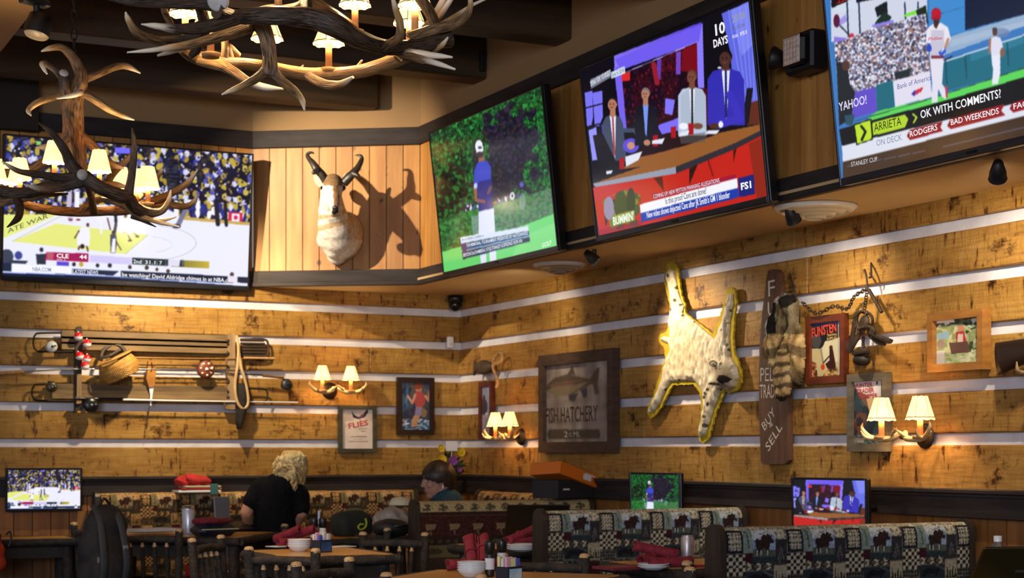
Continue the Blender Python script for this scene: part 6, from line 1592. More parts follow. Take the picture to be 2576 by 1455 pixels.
# ---------------------------------------------------------------- tables
M_top = pmat('golden_oak_tabletop', (204, 152, 70), (184, 130, 54), scale=3, stretch=(1.2, 14, 1), rough=.3, spec=.5)
M_bark = pmat('dark_hickory_bark', (58, 48, 40), (30, 26, 24), scale=7, stretch=(3, 3, 3), rough=.75, bump=.8, bscale=22)
M_cutend = pmat('pale_cut_wood', (206, 170, 124), (186, 146, 98), scale=30, rough=.5)
def table(label, x0, x1, y0, y1, h, legs=True, name='log_edge_table', rz=0):
    t = empty(name, ((x0 + x1) / 2, (y0 + y1) / 2, 0), rz, label, 'table', 'log-edged dining tables'); w, d = x1 - x0, y1 - y0
    mb = MB(); mb.box((0, 0, h - .02), (w - .03, d - .03, .04), bev=.006); mb.build('tabletop', M_top, t)
    for s in (-1, 1):
        mb = MB(); mb.tube([(-w / 2, s * d / 2, h - .024), (0, s * d / 2, h - .022), (w / 2, s * d / 2, h - .024)], .024, 12, sub=8, lump=.16); mb.build('log_edge', M_bark, t)
        mb = MB(); mb.tube([(s * w / 2, -d / 2, h - .024), (s * w / 2, 0, h - .022), (s * w / 2, d / 2, h - .024)], .024, 12, sub=8, lump=.16); mb.build('log_edge', M_bark, t)
    for i in (-1, 1):
        for j in (-1, 1):
            if legs or i < 0: mb = MB(); mb.tube([(i * (w / 2 - .06), j * (d / 2 - .06), 0), (i * (w / 2 - .055), j * (d / 2 - .055), .4), (i * (w / 2 - .06), j * (d / 2 - .06), h - .04)], .034, 10, sub=4, lump=.12); mb.build('leg', M_bark, t)
    mb = MB(); 
    for s in (-1, 1): mb.box((0, s * (d / 2 - .06), h - .085), (w - .12, .03, .07)); mb.box((s * (w / 2 - .06), 0, h - .085), (.03, d - .12, .07))
    mb.build('apron', M_endwood, t)
    return t
HT = .75
c4 = [onz(525, 1400, HT), onz(700, 1372, HT), onz(1080, 1383, HT), onz(910, 1407, HT)]
mx0, mx1 = (c4[0].x + c4[1].x) / 2, (c4[2].x + c4[3].x) / 2; my0, my1 = (c4[0].y + c4[3].y) / 2, (c4[1].y + c4[2].y) / 2
table('square log-edged table in mid room with red napkins and condiment holder', mx0, mx1, my0, my1, HT)
q = onz(1099, 1432, HT); e1, e2 = Vector((.66, -.75, 0)), Vector((-.75, -.66, 0)); q = q + (e1 + e2) * .43
table('log-edged table closest to the viewer with stacked bowls and red napkins', q.x - .42, q.x + .42, q.y - .42, q.y + .42, HT, rz=math.atan2(-.75, .66))
q = onz(604, 1353, HT) + Vector((-.8, .6, 0)) * .5 + Vector((.6, .8, 0)) * .34
table('log-edged table under the tumbler and laptop bag by the blonde person', q.x - .5, q.x + .5, q.y - .34, q.y + .34, HT, rz=math.atan2(-.6, .8))
table('booth table between the rust bench and the second booth', -1.24, -.06, -3.16, -2.60, HT, False)
table('booth table with menu and silver can between the two grey booths', -1.22, -.06, -4.83, -4.24, HT, False)
table('booth table with water bottle beyond the closest grey booth', -1.22, -.06, -6.54, -5.95, HT, False)
q = onz(1040, 1352, HT); table('corner booth table holding the bags', q.x - .62, q.x, q.y, q.y + .5, HT)

# ---------------------------------------------------------------- log chairs
M_leather = pmat('dark_leather_seat', (40, 30, 26), (30, 22, 20), scale=12, rough=.45)
def post(mb, a, b, r): mb.tube([a, (Vector(a) + Vector(b)) / 2 + Vector((.004, .003, 0)), b], [r * 1.04, r * .97, r], 12, sub=4, lump=.10)
def make_chair():
    t = empty('log_chair', (0, 0, 0))
    CH = .81
    for s in (-1, 1):
        mb = MB(); post(mb, (s * .165, .15, 0), (s * .178, .215, CH - .014), .0235); p = mb.build('back_post', M_bark, t)
        mb = MB(); d = (Vector((s * .178, .215, CH)) - Vector((s * .165, .15, 0))).normalized(); R = Vector((0, 0, 1)).rotation_difference(d).to_matrix()
        mb.lathe([(.0235, -.016), (.0225, -.006), (.017, .002), (0, .005)], (s * .178, .215, CH - .004), 14, R); mb.build('cut_end', M_cutend, p)
        mb = MB(); post(mb, (s * .18, -.21, 0), (s * .178, -.2, .44), .022); mb.build('front_leg', M_bark, t)
        mb = MB(); post(mb, (s * .18, -.2, .2), (s * .167, .16, .22), .013); mb.build('side_stretcher', M_bark, t)
    mb = MB(); mb.tube([(-.172, .20, CH - .065), (0, .215, CH - .06), (.172, .20, CH - .068)], .0215, 12, sub=7, lump=.12); mb.build('top_rail', M_bark, t)
    for s in (-1, 1):
        mb = MB(); mb.ell((s * .150, .205, CH - .066), (.012, .018, .018), 10, 8); mb.build('rail_tenon', M_cutend, t)
    mb = MB(); mb.tube([(-.165, .165, .50), (0, .168, .505), (.165, .165, .50)], .017, 10, sub=4, lump=.1); mb.build('lower_rail', M_bark, t)
    for k in range(4):
        x = -.105 + .07 * k
        mb = MB(); mb.tube([(x, .168, .50), (x, .19, .62), (x, .203, CH - .105)], [.013, .0135, .013], 10, sub=3, lump=.1); sp = mb.build('spindle', M_bark, t)
        mb = MB(); mb.tube([(x, .203, CH - .106), (x, .205, CH - .092), (x, .207, CH - .075)], [.013, .009, .006], 10); mb.build('spindle_tip', M_cutend, sp)
    mb = MB(); mb.box((0, -.02, .455), (.38, .40, .05), bev=.02); mb.build('seat', M_leather, t)
    return t
CHAIRS = [((615, 1375), (805, 1380), 1, 'log chair drawn up to the mid-room table, its back towards the viewer'),
          ((905, 1338), (1078, 1340), 0, 'log chair on the far side of the mid-room table, facing the viewer'),
          ((1266, 1391), (1470, 1393), 0, 'log chair behind the closest table with bowls'),
          ((293, 1330), (452, 1330), 1, 'log chair below the white papers, four spindles in full view'),
          ((475, 1355), (562, 1345), 0, 'log chair seen side-on at the end of the mid-room table'),
          ((762, 1412), (862, 1403), 0, 'log chair angled at the corner of the closest table, its posts shining blue'),
          ((147, 1310), (276, 1324), 1, 'log chair behind the black backpack'),
          ((1728, 1407), (1738, 1430), 0, 'log chair seen side-on in front of the silver can'),
          ((968, 1440), (1213, 1444), 1, 'log chair mostly cut off by the bottom edge, in front of the closest table'),
          ((712, 1323), (727, 1308), 1, 'log chair seen side-on behind the red napkins of the mid-room table'),
          ((842, 1322), (1010, 1330), 0, 'log chair in front of the dark bag with yellow emblem'),
          ((1187, 1353), (1180, 1374), 0, 'log chair seen side-on before the rust bench'),
          ((-150, 1340), (-8, 1334), 1, 'log chair with the orange jacket at the picture edge')]
chair0 = make_chair()
for i, (a, b, flip, lab) in enumerate(CHAIRS):
    A, B = onz(*a, .81), onz(*b, .81)
    if flip: A, B = B, A
    d = B - A; rz = math.atan2(d.y, d.x); c = (A + B) / 2
    loc = c - Matrix.Rotation(rz, 3, 'Z') @ Vector((0, .215, 0)); loc.z = 0
    if i == 0: chair0.location = loc; chair0.rotation_euler = (0, 0, rz); tag(chair0, lab, 'chair', 'log chairs with spindle backs')
    else: dup(chair0, loc, rz, lab, 'log chairs with spindle backs')

# ---------------------------------------------------------------- things on the tables
M_nap = pmat('burgundy_napkin', (138, 34, 50), (112, 24, 40), scale=40, rough=.85, bump=.3)
M_china = pmat('white_china', (226, 226, 230), rough=.2)
M_papr = pmat('white_paper', (222, 220, 224), rough=.8)
M_clear = pmat('clear_glass', (230, 235, 238), rough=.05, trans=.9)
M_navy = pmat('dark_navy_plastic', (28, 34, 50), rough=.4)
M_pink, M_blue, M_yel = pmat('pink_packet', (226, 170, 190), rough=.7), pmat('blue_packet', (80, 96, 190), rough=.7), pmat('pale_yellow_packet', (224, 220, 150), rough=.7)
NG = 'rolled red napkins'
def napkin(p, d, L, r, lab, pitch=0, open_=True):
    """cutlery rolled in a napkin: a spiral tube with an open end"""
    d = Vector((math.cos(d) * math.cos(pitch), math.sin(d) * math.cos(pitch), math.sin(pitch)))
    t = empty('napkin_roll', p, 0, lab, 'napkin', NG)
    n = 30; s = d.cross(Vector((0, 0, 1))).normalized(); u = s.cross(d); rings = []
    mb = MB(); base = []
    for i in range(n + 1):
        a = i / n * 2 * math.pi * 2.1; rr = r * (.45 + .55 * i / n); base.append(s * (rr * math.cos(a)) + u * (rr * math.sin(a)))
    rows = []
    for q, k in ((-.5, 1.08), (-.35, .98), (-.1, .93), (.15, .96), (.35, 1.0), (.5, 1.16)):
        rows.append([b * k + d * (L * q + .006 * math.sin(i * .9)) for i, b in enumerate(base)])
    vs = [v for row in rows for v in row]; m = n + 1
    mb._add(vs, [(j * m + i, j * m + i + 1, (j + 1) * m + i + 1, (j + 1) * m + i) for j in range(len(rows) - 1) for i in range(n)], True)
    o = mb.build('rolled_cloth', M_nap, t)
    sm = o.modifiers.new('thickness', 'SOLIDIFY'); sm.thickness = .003
    mb = MB(); mb.tube([d * (-L * .06) + s * (r * 1.0 * math.cos(a)) + u * (r * 1.0 * math.sin(a)) for a in np.linspace(0, 2 * math.pi, 19)], .004, 5, False); mb.build('paper_band', M_nap, t)
    return t
def on(px, py, h=HT): return onz(px, py, h)
def bowls(px, py, r, n, lab, nm='bowl_stack'):
    p0 = on(px, py)
    for k in range(n):
        t = empty('side_bowl' if nm == 'bowl_stack' else 'side_plate', p0 + Vector((0, 0, .010 * k)), 0, lab if n == 1 else lab % (('lowest', 'second', 'third', 'topmost')[k if k < n - 1 else 3]), 'bowl' if nm == 'bowl_stack' else 'plate', 'white bowls and plates')
        H_ = .030 if nm == 'bowl_stack' else .016
        mb = MB(); mb.lathe([(0, .002), (r * .55, .0), (r * .6, .003), (r * .86, H_ * .55), (r, H_), (r * .97, H_ + .001), (r * .8, H_ * .6), (r * .5, .008), (0, .008)], (0, 0, 0), 28); mb.build('dish', M_china, t)
        mb = MB(); mb.tube([(r * math.cos(a), r * math.sin(a), H_) for a in np.linspace(0, 2 * math.pi, 29)], .0018, 5, False); mb.build('rim', M_china, t)
def caddy(px, py, rz, lab, glow):
    t = empty('condiment_caddy', on(px, py), rz, lab, 'caddy', 'black condiment holders')
    mb = MB(); w, d, h = .085, .06, .062
    for s in (-1, 1): mb.box((s * w / 2, 0, h / 2), (.004, d, h)); mb.box((0, s * d / 2, h / 2), (w, .004, h))
    mb.box((0, 0, .003), (w, d, .006)); mb.build('holder', M_navy, t)
    mb = MB(); mb.box((0, -d / 2 - .003, h * .48), (w * .88, .002, h * .78)); mb.build('glossy_front', glow, t)
    r = random.Random(int(px))
    for k in range(9):
        mb = MB(); x = -w * .36 + (k % 3) * w * .36; y = -d * .3 + (k // 3) * d * .3; mb.box((x, y, h + .004 + r.uniform(-.004, .01)), (.026, .010, .05), r.uniform(-.15, .15), bev=.002); mb.build('sweetener_packet', (M_pink, M_papr, M_yel, M_papr, M_blue)[(k * 2 + int(px)) % 5], t)
def grinder(px, py, lab, cap, body):
    t = empty('pepper_grinder', on(px, py), 0, lab, 'grinder', 'spice grinders')
    mb = MB(); mb.lathe([(0, 0), (.018, 0), (.019, .01), (.018, .085), (.015, .095), (0, .095)], (0, 0, 0), 16); mb.build('glass_jar', body, t)
    mb = MB(); mb.lathe([(.017, .092), (.020, .096), (.021, .135), (.019, .145), (0, .146)], (0, 0, 0), 16); mb.build('cap', cap, t)
    mb = MB(); mb.lathe([(.0192, .03), (.0192, .075)], (0, 0, 0), 16); mb.build('paper_label', M_papr, t)
def flat(name, px, py, w, d, rz, lab, cat, m, h=.004, grp=None, z=HT):
    t = empty(name, on(px, py, z), rz, lab, cat, grp); mb = MB(); mb.box((0, 0, h / 2), (w, d, h), bev=.001); mb.build('sheet', m, t); return t
M_salt = pmat('pale_salt', (206, 206, 208), rough=.4); M_pep = pmat('dark_peppercorns', (44, 36, 34), (20, 18, 18), scale=90, rough=.4)
M_bluepl = pmat('painted_pale_blue_reflection', (150, 196, 226), (214, 236, 246), scale=14, rough=.15)  # pale blue screen reflection painted into the holder front's colour
M_bluegl = pmat('painted_dark_blue_reflection', (44, 74, 120), (60, 96, 150), scale=14, rough=.15)  # darker blue reflection, likewise put into the front's colour
# mid-room table
for i, (px, py, z, rz, L, r, pi_, lab) in enumerate(((738, 1374, .022, .25, .20, .024, .0, 'red napkin roll at the base of the mid-room table pile'), (762, 1376, .022, .15, .19, .022, 0, 'red napkin roll beside the mid-room condiment holder'), (724, 1374, .065, -.9, .17, .024, .35, 'red napkin roll tilted up on the mid-room pile, open end showing'), (756, 1374, .068, -.75, .17, .024, .30, 'topmost red napkin roll on the mid-room pile'))):
    p = on(px, py); napkin(p + Vector((0, 0, z)), rz, L, r, lab, pi_)
bowls(753, 1388, .058, 4, '%s white bowl of the stack on the mid-room table')
caddy(809, 1390, .5, 'dark condiment holder of sweeteners on the mid-room table', M_bluegl)
grinder(790, 1372, 'spice grinder with black cap behind the mid-room condiment holder, closer to the bowls', M_black, M_pep); grinder(812, 1372, 'spice grinder behind the mid-room condiment holder, farther from the bowls', M_black, M_salt)
t = empty('straw_glass', on(801, 1369), 0, 'clear glass with a pale lilac straw on the mid-room table', 'glass'); mb = MB(); mb.lathe([(.0, .004), (.022, .003), (.026, .11), (.025, .11), (.021, .006)], (0, 0, 0), 18); mb.build('tumbler', M_clear, t); mb = MB(); mb.tube([(0, 0, .01), (.004, 0, .18)], .007, 8); mb.build('straw', pmat('lilac_plastic', (176, 180, 222), rough=.3), t)
flat('menu_card', 708, 1376, .14, .10, .4, 'pale menu sheet under the bowls of the mid-room table', 'menu', M_papr); flat('menu_card', 852, 1377, .16, .10, .3, 'pale menu sheet beside the mid-room condiment holder', 'menu', M_papr)
# closest table
for (px, py, z, rz, L, r, pi_, lab) in ((1176, 1436, .026, .02, .17, .024, 0, 'red napkin roll lying lowest on the closest table'), (1230, 1436, .026, .05, .16, .024, 0, 'red napkin roll lying behind the grinders on the closest table'), (1190, 1438, .085, 1.3, .15, .026, .8, 'red napkin roll standing tilted with a wide open end on the closest table'), (1222, 1438, .088, -2.0, .15, .025, -.75, 'red napkin roll leaning over the closest grinder')):
    napkin(on(px, py) + Vector((0, .02, z)), rz, L, r, lab, pi_)
bowls(1186, 1452, .057, 4, '%s white bowl of the stack on the closest table')
grinder(1232, 1452, 'black-capped grinder with a paper label beside the closest bowls', M_black, M_pep); grinder(1262, 1448, 'black-capped grinder behind the pale blue condiment holder', M_black, M_salt)
caddy(1280, 1466, .46, 'black condiment holder with blue-reflecting front on the closest table', M_bluepl)
# booth tables
def laptop(px, py, w, d, ang, rz, lab, m, z=HT):
    t = empty('laptop', on(px, py, z), rz, lab, 'laptop', 'open laptops'); mb = MB(); mb.box((0, d / 2, .009), (w, d, .018), bev=.004); b = mb.build('keyboard_base', m, t); mb = MB(); mb.box((0, d / 2 - .02, .019), (w * .9, d * .5, .002)); mb.build('keys', M_black, b)
    R = Matrix.Rotation(ang, 3, 'X'); mb = MB(); mb.box(R @ Vector((0, 0, d / 2)) + Vector((0, 0, .012)), (w, .010, d), M=R, bev=.003); l = mb.build('lid', m, t); mb = MB(); mb.box(R @ Vector((0, -.0062, d / 2)) + Vector((0, 0, .012)), (.05, .001, .012), M=R); mb.build('maker_mark', M_silver, l)
laptop(1345, 1372, .34, .23, .45, math.radians(-14), 'open dark laptop seen from behind on the booth table by the rust bench', pmat('dark_brown_lid', (26, 22, 20), rough=.3))
for (px, py, z, rz, pi_, lab) in ((1318, 1384, .045, .12, 0, 'red napkin roll lying on the plates before the dark laptop'), (1310, 1384, .075, .35, .25, 'red napkin roll slanting up before the dark laptop')): napkin(on(px, py) + Vector((0, 0, z)), rz, .22, .024, lab, pi_)
bowls(1314, 1388, .082, 3, '%s pale plate under the napkins before the dark laptop', 'plates')
flat('menu_card', 1568, 1432, .22, .15, .1, 'maroon-edged menu on the booth table with the silver can', 'menu', pmat('maroon_menu', (120, 40, 56), rough=.5), .012); flat('menu_sheet', 1566, 1428, .20, .13, .12, 'white menu sheet lying on the maroon-edged menu', 'menu', M_papr, .004)[ 'group'] = 'menus'
bowls(1644, 1434, .068, 2, '%s white plate under the napkins near the silver can', 'plates')
for (px, py, z, rz, pi_, lab) in ((1640, 1428, .045, .5, .1, 'red napkin roll lying on the plates near the silver can'), (1650, 1428, .075, -.5, -.2, 'red napkin roll sloping towards the silver can'), (1685, 1432, .030, -.25, 0, 'red napkin roll beside the foot of the silver can')): napkin(on(px, py) + Vector((0, 0, z)), rz, .19, .024, lab, pi_)
t = empty('drink_can', on(1729, 1428), 0, 'tall silver drink can on the booth table', 'can'); mb = MB(); mb.lathe([(0, 0), (.024, 0), (.029, .008), (.029, .125), (.024, .135), (.0245, .138)], (0, 0, 0), 20); mb.build('can_body', pmat('dull_silver_can', (176, 164, 164), rough=.35, metal=.6), t); mb = MB(); mb.lathe([(0, .133), (.024, .135)], (0, 0, 0), 20); mb.box((.005, 0, .137), (.018, .01, .002)); mb.build('can_lid', M_silver, t)
t = flat('red_pen', 1775, 1428, .15, .014, -.1, 'slim red pen on the booth table past the silver can', 'pen', M_nap, .012)
laptop(2545, 1500, .34, .24, .80, math.radians(-20), 'open olive-brown laptop seen from behind beside the water bottle', pmat('olive_brown_lid', (50, 42, 20), rough=.3))
t = empty('water_bottle', on(2510, 1502), 0, 'clear plastic water bottle with white cap and lilac label', 'bottle')
mb = MB(); mb.lathe([(0, 0), (.030, .002), (.033, .012), (.032, .06), (.033, .09), (.032, .13), (.026, .165), (.014, .185), (.012, .195)], (0, 0, 0), 20); mb.build('bottle_body', M_clear, t); mb = MB(); mb.lathe([(.0335, .075), (.0335, .125)], (0, 0, 0), 20); mb.build('wrap_label', pmat('lilac_label', (170, 164, 196), (206, 200, 220), scale=20, rough=.5), t); mb = MB(); mb.lathe([(.014, .19), (.0145, .21), (0, .211)], (0, 0, 0), 16); mb.build('cap', M_wht, t)
p = on(2730, 1500); t = empty('black_bag', p, -.5, 'black padded bag with a zip top at the picture edge by the water bottle', 'bag'); mb = MB(); mb.box((0, 0, .085), (.24, .14, .165), bev=.03); mb.build('body', pmat('black_ballistic_cloth', (30, 30, 34), (22, 22, 25), scale=60, rough=.8, bump=.3), t); mb = MB(); mb.tube([(-.10, 0, .162), (0, 0, .176), (.10, 0, .162)], .010, 8, sub=4); mb.tube([(-.06, -.03, .160), (-.02, -.04, .184), (.03, -.04, .184), (.07, -.03, .160)], .009, 8, sub=4); mb.build('zip_and_handle', M_black, t)
# back table: papers, tumbler, case, laptop, upright tablet
for k in range(3): flat('loose_papers', 380 + k * 4, 1338 - k, .26, .18, .1 + .15 * k, ('lowest', 'middle', 'topmost')[k] + ' white paper sheet above the chair spindles', 'papers', M_papr, .014, 'white papers on the back table', HT + .004 + .0148 * k)
t = empty('travel_tumbler', on(474, 1345), 0, 'tall white metal tumbler with a steel top by the dark case', 'tumbler'); mb = MB(); mb.lathe([(0, 0), (.034, 0), (.036, .01), (.039, .15), (.036, .155)], (0, 0, 0), 22); mb.build('tumbler_body', pmat('satin_white_steel', (206, 208, 220), rough=.3, metal=.4), t); mb = MB(); mb.lathe([(.039, .150), (.037, .172), (.02, .176), (0, .176)], (0, 0, 0), 22); mb.build('lid', M_silver, t)
t = empty('laptop_case', on(537, 1350), .2, 'rounded dark navy case with a maroon cloth on top', 'case'); mb = MB(); mb.box((0, 0, .038), (.25, .17, .075), bev=.03); b_ = mb.build('case_body', M_navy, t); mb = MB(); mb.tube([(-.12, -.087, .045), (.12, -.087, .045)], .003, 6); mb.build('zip', M_yel, b_)
t = empty('maroon_cloth', on(533, 1350) + Vector((0, 0, .077)), .2, 'folded maroon cloth lying on the dark navy case', 'cloth'); mb = MB(); mb.ell((0, 0, .014), (.12, .08, .022), 20, 10, lump=.5, lscale=22); mb.build('folded_cloth', M_nap, t)
t = empty('tablet_stand', on(562, 1336), .35, 'upright grey tablet back behind the navy case', 'tablet'); mb = MB(); R = Matrix.Rotation(-.12, 3, 'X'); mb.box(R @ Vector((0, 0, .11)), (.12, .012, .215), M=R, bev=.006); mb.build('back_shell', pmat('slate_grey_plastic', (84, 86, 98), rough=.45), t); mb = MB(); mb.box((0, .04, .05), (.05, .07, .1), bev=.01); mb.build('foot', M_black, t)
laptop(630, 1338, .30, .2, -1.35, .25, 'low black laptop lying nearly shut before the blonde person', M_black)
# pile on the wall bench
p = onz(520, 1241, .985); p.y = -.16
for k, (w, d, h, m, lab, nm) in enumerate(((.28, .16, .014, M_wht, 'white folder at the bottom of the pile on the wall bench', 'folder'), (.26, .15, .014, pmat('red_tray', (150, 40, 34), rough=.5), 'red folder in the pile on the wall bench', 'folder'), (.24, .14, .012, pmat('cream_folder', (200, 190, 150), rough=.6), 'cream folder topmost of the pile on the wall bench', 'folder'))):
    t = empty(nm, p + Vector((.01 * k, 0, .016 * k)), .06 * k, lab, 'folder', 'folders on the wall bench'); mb = MB(); mb.box((0, 0, h / 2), (w, d, h), bev=.002); mb.build('cover', m, t); mb = MB(); mb.box((.004, 0, h / 2), (w, d * .96, h * .6)); mb.build('pages', M_papr, t)
t = empty('red_cloth', p + Vector((-.02, 0, .046)), 0, 'crumpled bright red cloth on the folders of the wall bench', 'cloth'); mb = MB(); mb.ell((0, 0, .03), (.10, .06, .04), 22, 12, lump=.6, lscale=28); mb.ell((-.07, 0, .022), (.05, .05, .03), 16, 10, lump=.6, lscale=30); mb.build('crumpled_cloth', pmat('scarlet_cloth', (190, 40, 36), (150, 28, 28), scale=20, rough=.85), t)
t = empty('teal_carton', p + Vector((.09, -.10, -.03)), .1, 'small teal carton at the end of the folder pile', 'carton'); mb = MB(); mb.box((0, 0, .05), (.045, .03, .07), bev=.003); mb.build('carton', pmat('teal_card', (60, 110, 110), rough=.5), t)
# bags on the corner table
t = empty('dark_tote', on(884, 1349), .3, 'dark green tote bag with a yellow-green emblem on the corner table', 'bag'); mb = MB()
rings = [[Vector((w * math.copysign(abs(math.cos(a)) ** .5, math.cos(a)), d * math.copysign(abs(math.sin(a)) ** .6, math.sin(a)), z)) for a in np.linspace(0, 2 * math.pi, 29)[:-1]] for w, d, z in ((.10, .07, 0), (.118, .085, .02), (.122, .085, .09), (.11, .07, .125), (.07, .03, .15))]
mb.loft(rings); mb.build('bag_body', pmat('dark_green_cloth', (38, 44, 38), (26, 30, 28), scale=20, rough=.85, bump=.3), t); mb = MB(); mb.tube([(-.10, -.02, .11), (-.05, -.02, .15), (.05, -.02, .155), (.11, -.02, .11)], .008, 8, sub=4, squash=.6); mb.build('carry_strap', pmat('khaki_webbing', (110, 104, 70), rough=.8), t)
mb = MB(); Y = -.090; mb.tube([(.035, Y, .105), (.042, Y, .075), (.03, Y, .05), (.0, Y, .04), (-.02, Y, .055), (-.005, Y, .072), (.02, Y, .07)], .006, 6, sub=4); mb.build('emblem', pmat('yellow_green_thread', (176, 190, 60), rough=.7), t)
t = empty('grey_jacket', on(994, 1350), .2, 'crumpled pale grey jacket over a black bag on the corner table', 'jacket'); mb = MB(); mb.ell((0, 0, .10), (.12, .09, .075), 24, 14, lump=.45, lscale=13); mb.ell((.05, -.02, .07), (.08, .08, .05), 18, 10, lump=.5, lscale=16); mb.build('crumpled_cloth', pmat('pale_grey_knit', (176, 164, 152), (140, 128, 118), scale=16, rough=.9, bump=.4), t)
t = empty('black_duffel', on(990, 1352), .2, 'black duffel bag under the pale grey jacket', 'bag'); mb = MB(); mb.ell((-.01, 0, .055), (.125, .10, .055), 22, 12, lump=.15, lscale=14); mb.build('bag_body', pmat('black_nylon', (24, 24, 26), rough=.6), t); mb = MB(); mb.tube([(-.08, -.07, .06), (0, -.12, .075), (.08, -.07, .06)], .007, 8, sub=4); mb.build('handle', M_black, t)
t = empty('knit_cap', on(1012, 1346) + Vector((0, .03, .175)), .2, 'pale cap with a dark brim on top of the grey jacket', 'cap'); mb = MB(); mb.lathe([(.07, 0), (.068, .02), (.05, .045), (0, .055)], (0, 0, 0), 20); mb.build('crown', pmat('cream_cloth', (214, 200, 172), rough=.8), t); mb = MB(); mb.lathe([(.05, -.004), (.085, -.006), (.086, -.001), (.07, .004)], (-.01, -.02, 0), 20); mb.build('brim', M_dkwood, t)

# box with an orange lid on the rust bench
p = onz(1425, 1254, .972); p.y = -2.02
t = empty('shoe_box', p, math.radians(20.7), 'black shoe box with a tilted orange lid on the rust bench', 'box')
mb = MB(); mb.box((0, 0, .055), (.33, .20, .11), bev=.002); mb.build('carton', pmat('black_card', (34, 34, 38), rough=.6), t)
R = Matrix.Rotation(.26, 3, 'Y') @ Matrix.Rotation(-.06, 3, 'X'); mb = MB(); mb.box((.0, -.01, .135), (.36, .235, .075), M=R, bev=.002); l = mb.build('lid', pmat('orange_card', (222, 118, 28), (212, 108, 22), scale=4, rough=.55), t)
mb = MB(); mb.box(R @ Vector((.07, -.122, -.002)) + Vector((0, -.01, .135)), (.07, .002, .034), M=R); mb.build('paper_sticker', M_papr, l)
mb = MB()
for k in range(7): mb.box(R @ Vector((.055 + k * .013, -.1215, .019)) + Vector((0, -.01, .135)), (.009, .0015, .008), M=R)
mb.build('white_wordmark', M_papr, l)
mb = MB()
for k in range(5): mb.box((-.11 + k * .012, -.1012, .055), (.008, .0015, .010))
mb.build('side_wordmark', M_papr, t)

# flower arrangement in the corner
p = onz(1132, 1243, .99); p = Vector((-.30, -.17, .985)); q = pt(1130, 1240, (p - CAM).dot(Vector((SN, CS, 0)))); p = Vector((q.x, q.y, .985)); p.y = min(p.y, -.15)
t = empty('flower_arrangement', p, 0, 'vase of yellow and purple flowers with a white card in the room corner', 'flowers')
mb = MB(); mb.lathe([(0, 0), (.04, 0), (.045, .02), (.035, .07), (.045, .10), (.042, .10)], (0, 0, 0), 20); mb.build('vase', pmat('dark_green_glass', (30, 44, 34), rough=.15), t)
px2m = (p - CAM).dot(Vector((SN, CS, 0))) / FPX
def fl(px, py, o=0): return Vector((CS * (px - 1130) * px2m - .0, -SN * (px - 1130) * px2m - o, (HORIZ - py) * px2m + CAMZ - p.z))
rg = random.Random(8)
for k in range(26):
    a = rg.uniform(0, 6.28); c = fl(1130 + 30 * math.cos(a) * rg.uniform(.3, 1), 1172 + 34 * math.sin(a) * rg.uniform(.3, 1), rg.uniform(-.04, .05)); 
    mb = MB(); d = Vector((math.cos(a), rg.uniform(-.6, .2), rg.uniform(-.2, 1))).normalized(); s = d.cross(Vector((0, 1, .2))).normalized() * .018
    mb._add([c - d * .04, c + s, c + d * .05, c - s, c + Vector((0, -.008, 0))], [(0, 1, 4), (1, 2, 4), (2, 3, 4), (3, 0, 4)], True); mb.build('leaf', M_leafg if 'M_leafg' in globals() else pmat('dark_leaf', (36, 54, 28), (22, 36, 20), scale=20, rough=.6), t) if False else None
    if k == 0: M_leafg = pmat('dark_leaf', (40, 58, 30), (24, 38, 22), scale=20, rough=.6)
    mb.build('leaf', M_leafg, t)
mb = MB()
for k in range(7): mb.tube([(0, 0, .06), fl(1112 + k * 6, 1165 - (k % 3) * 12) * .6 + Vector((0, 0, .05)), fl(1112 + k * 6, 1160 - (k % 3) * 14)], .003, 5, sub=3)
mb.build('stems', M_leafg, t)
M_ypet, M_ppet = pmat('yellow_petal', (232, 200, 40), (214, 176, 24), scale=20, rough=.6), pmat('purple_petal', (160, 80, 180), (130, 60, 150), scale=20, rough=.6)
for (px, py, r, m) in ((1088, 1166, .036, M_ypet), (1104, 1156, .036, M_ypet), (1102, 1128, .030, M_ypet), (1152, 1138, .034, M_ypet), (1132, 1160, .036, M_ppet), (1148, 1182, .02, M_ppet)):
    mb = MB(); c = fl(px, py, .05)
    for k in range(12):
        a = 2 * math.pi * k / 12; e = Vector((math.cos(a), -.25, math.sin(a))); s = Vector((-math.sin(a), 0, math.cos(a))) * r * .26
        mb._add([c + e * r * .2, c + e * r * .7 + s, c + e * r + Vector((0, -.004, 0)), c + e * r * .7 - s], [(0, 1, 2, 3)], True)
    mb.ell(c + Vector((0, -.006, 0)), (r * .3, r * .22, r * .3), 10, 6); mb.build('flower', m, t)
mb = MB(); c = fl(1129, 1123, .05); mb.box(c, (.082, .003, .068), -.2, bev=.001); mb.tube([c, fl(1131, 1170, .03)], .003, 5); mb.build('message_card', M_papr, t)

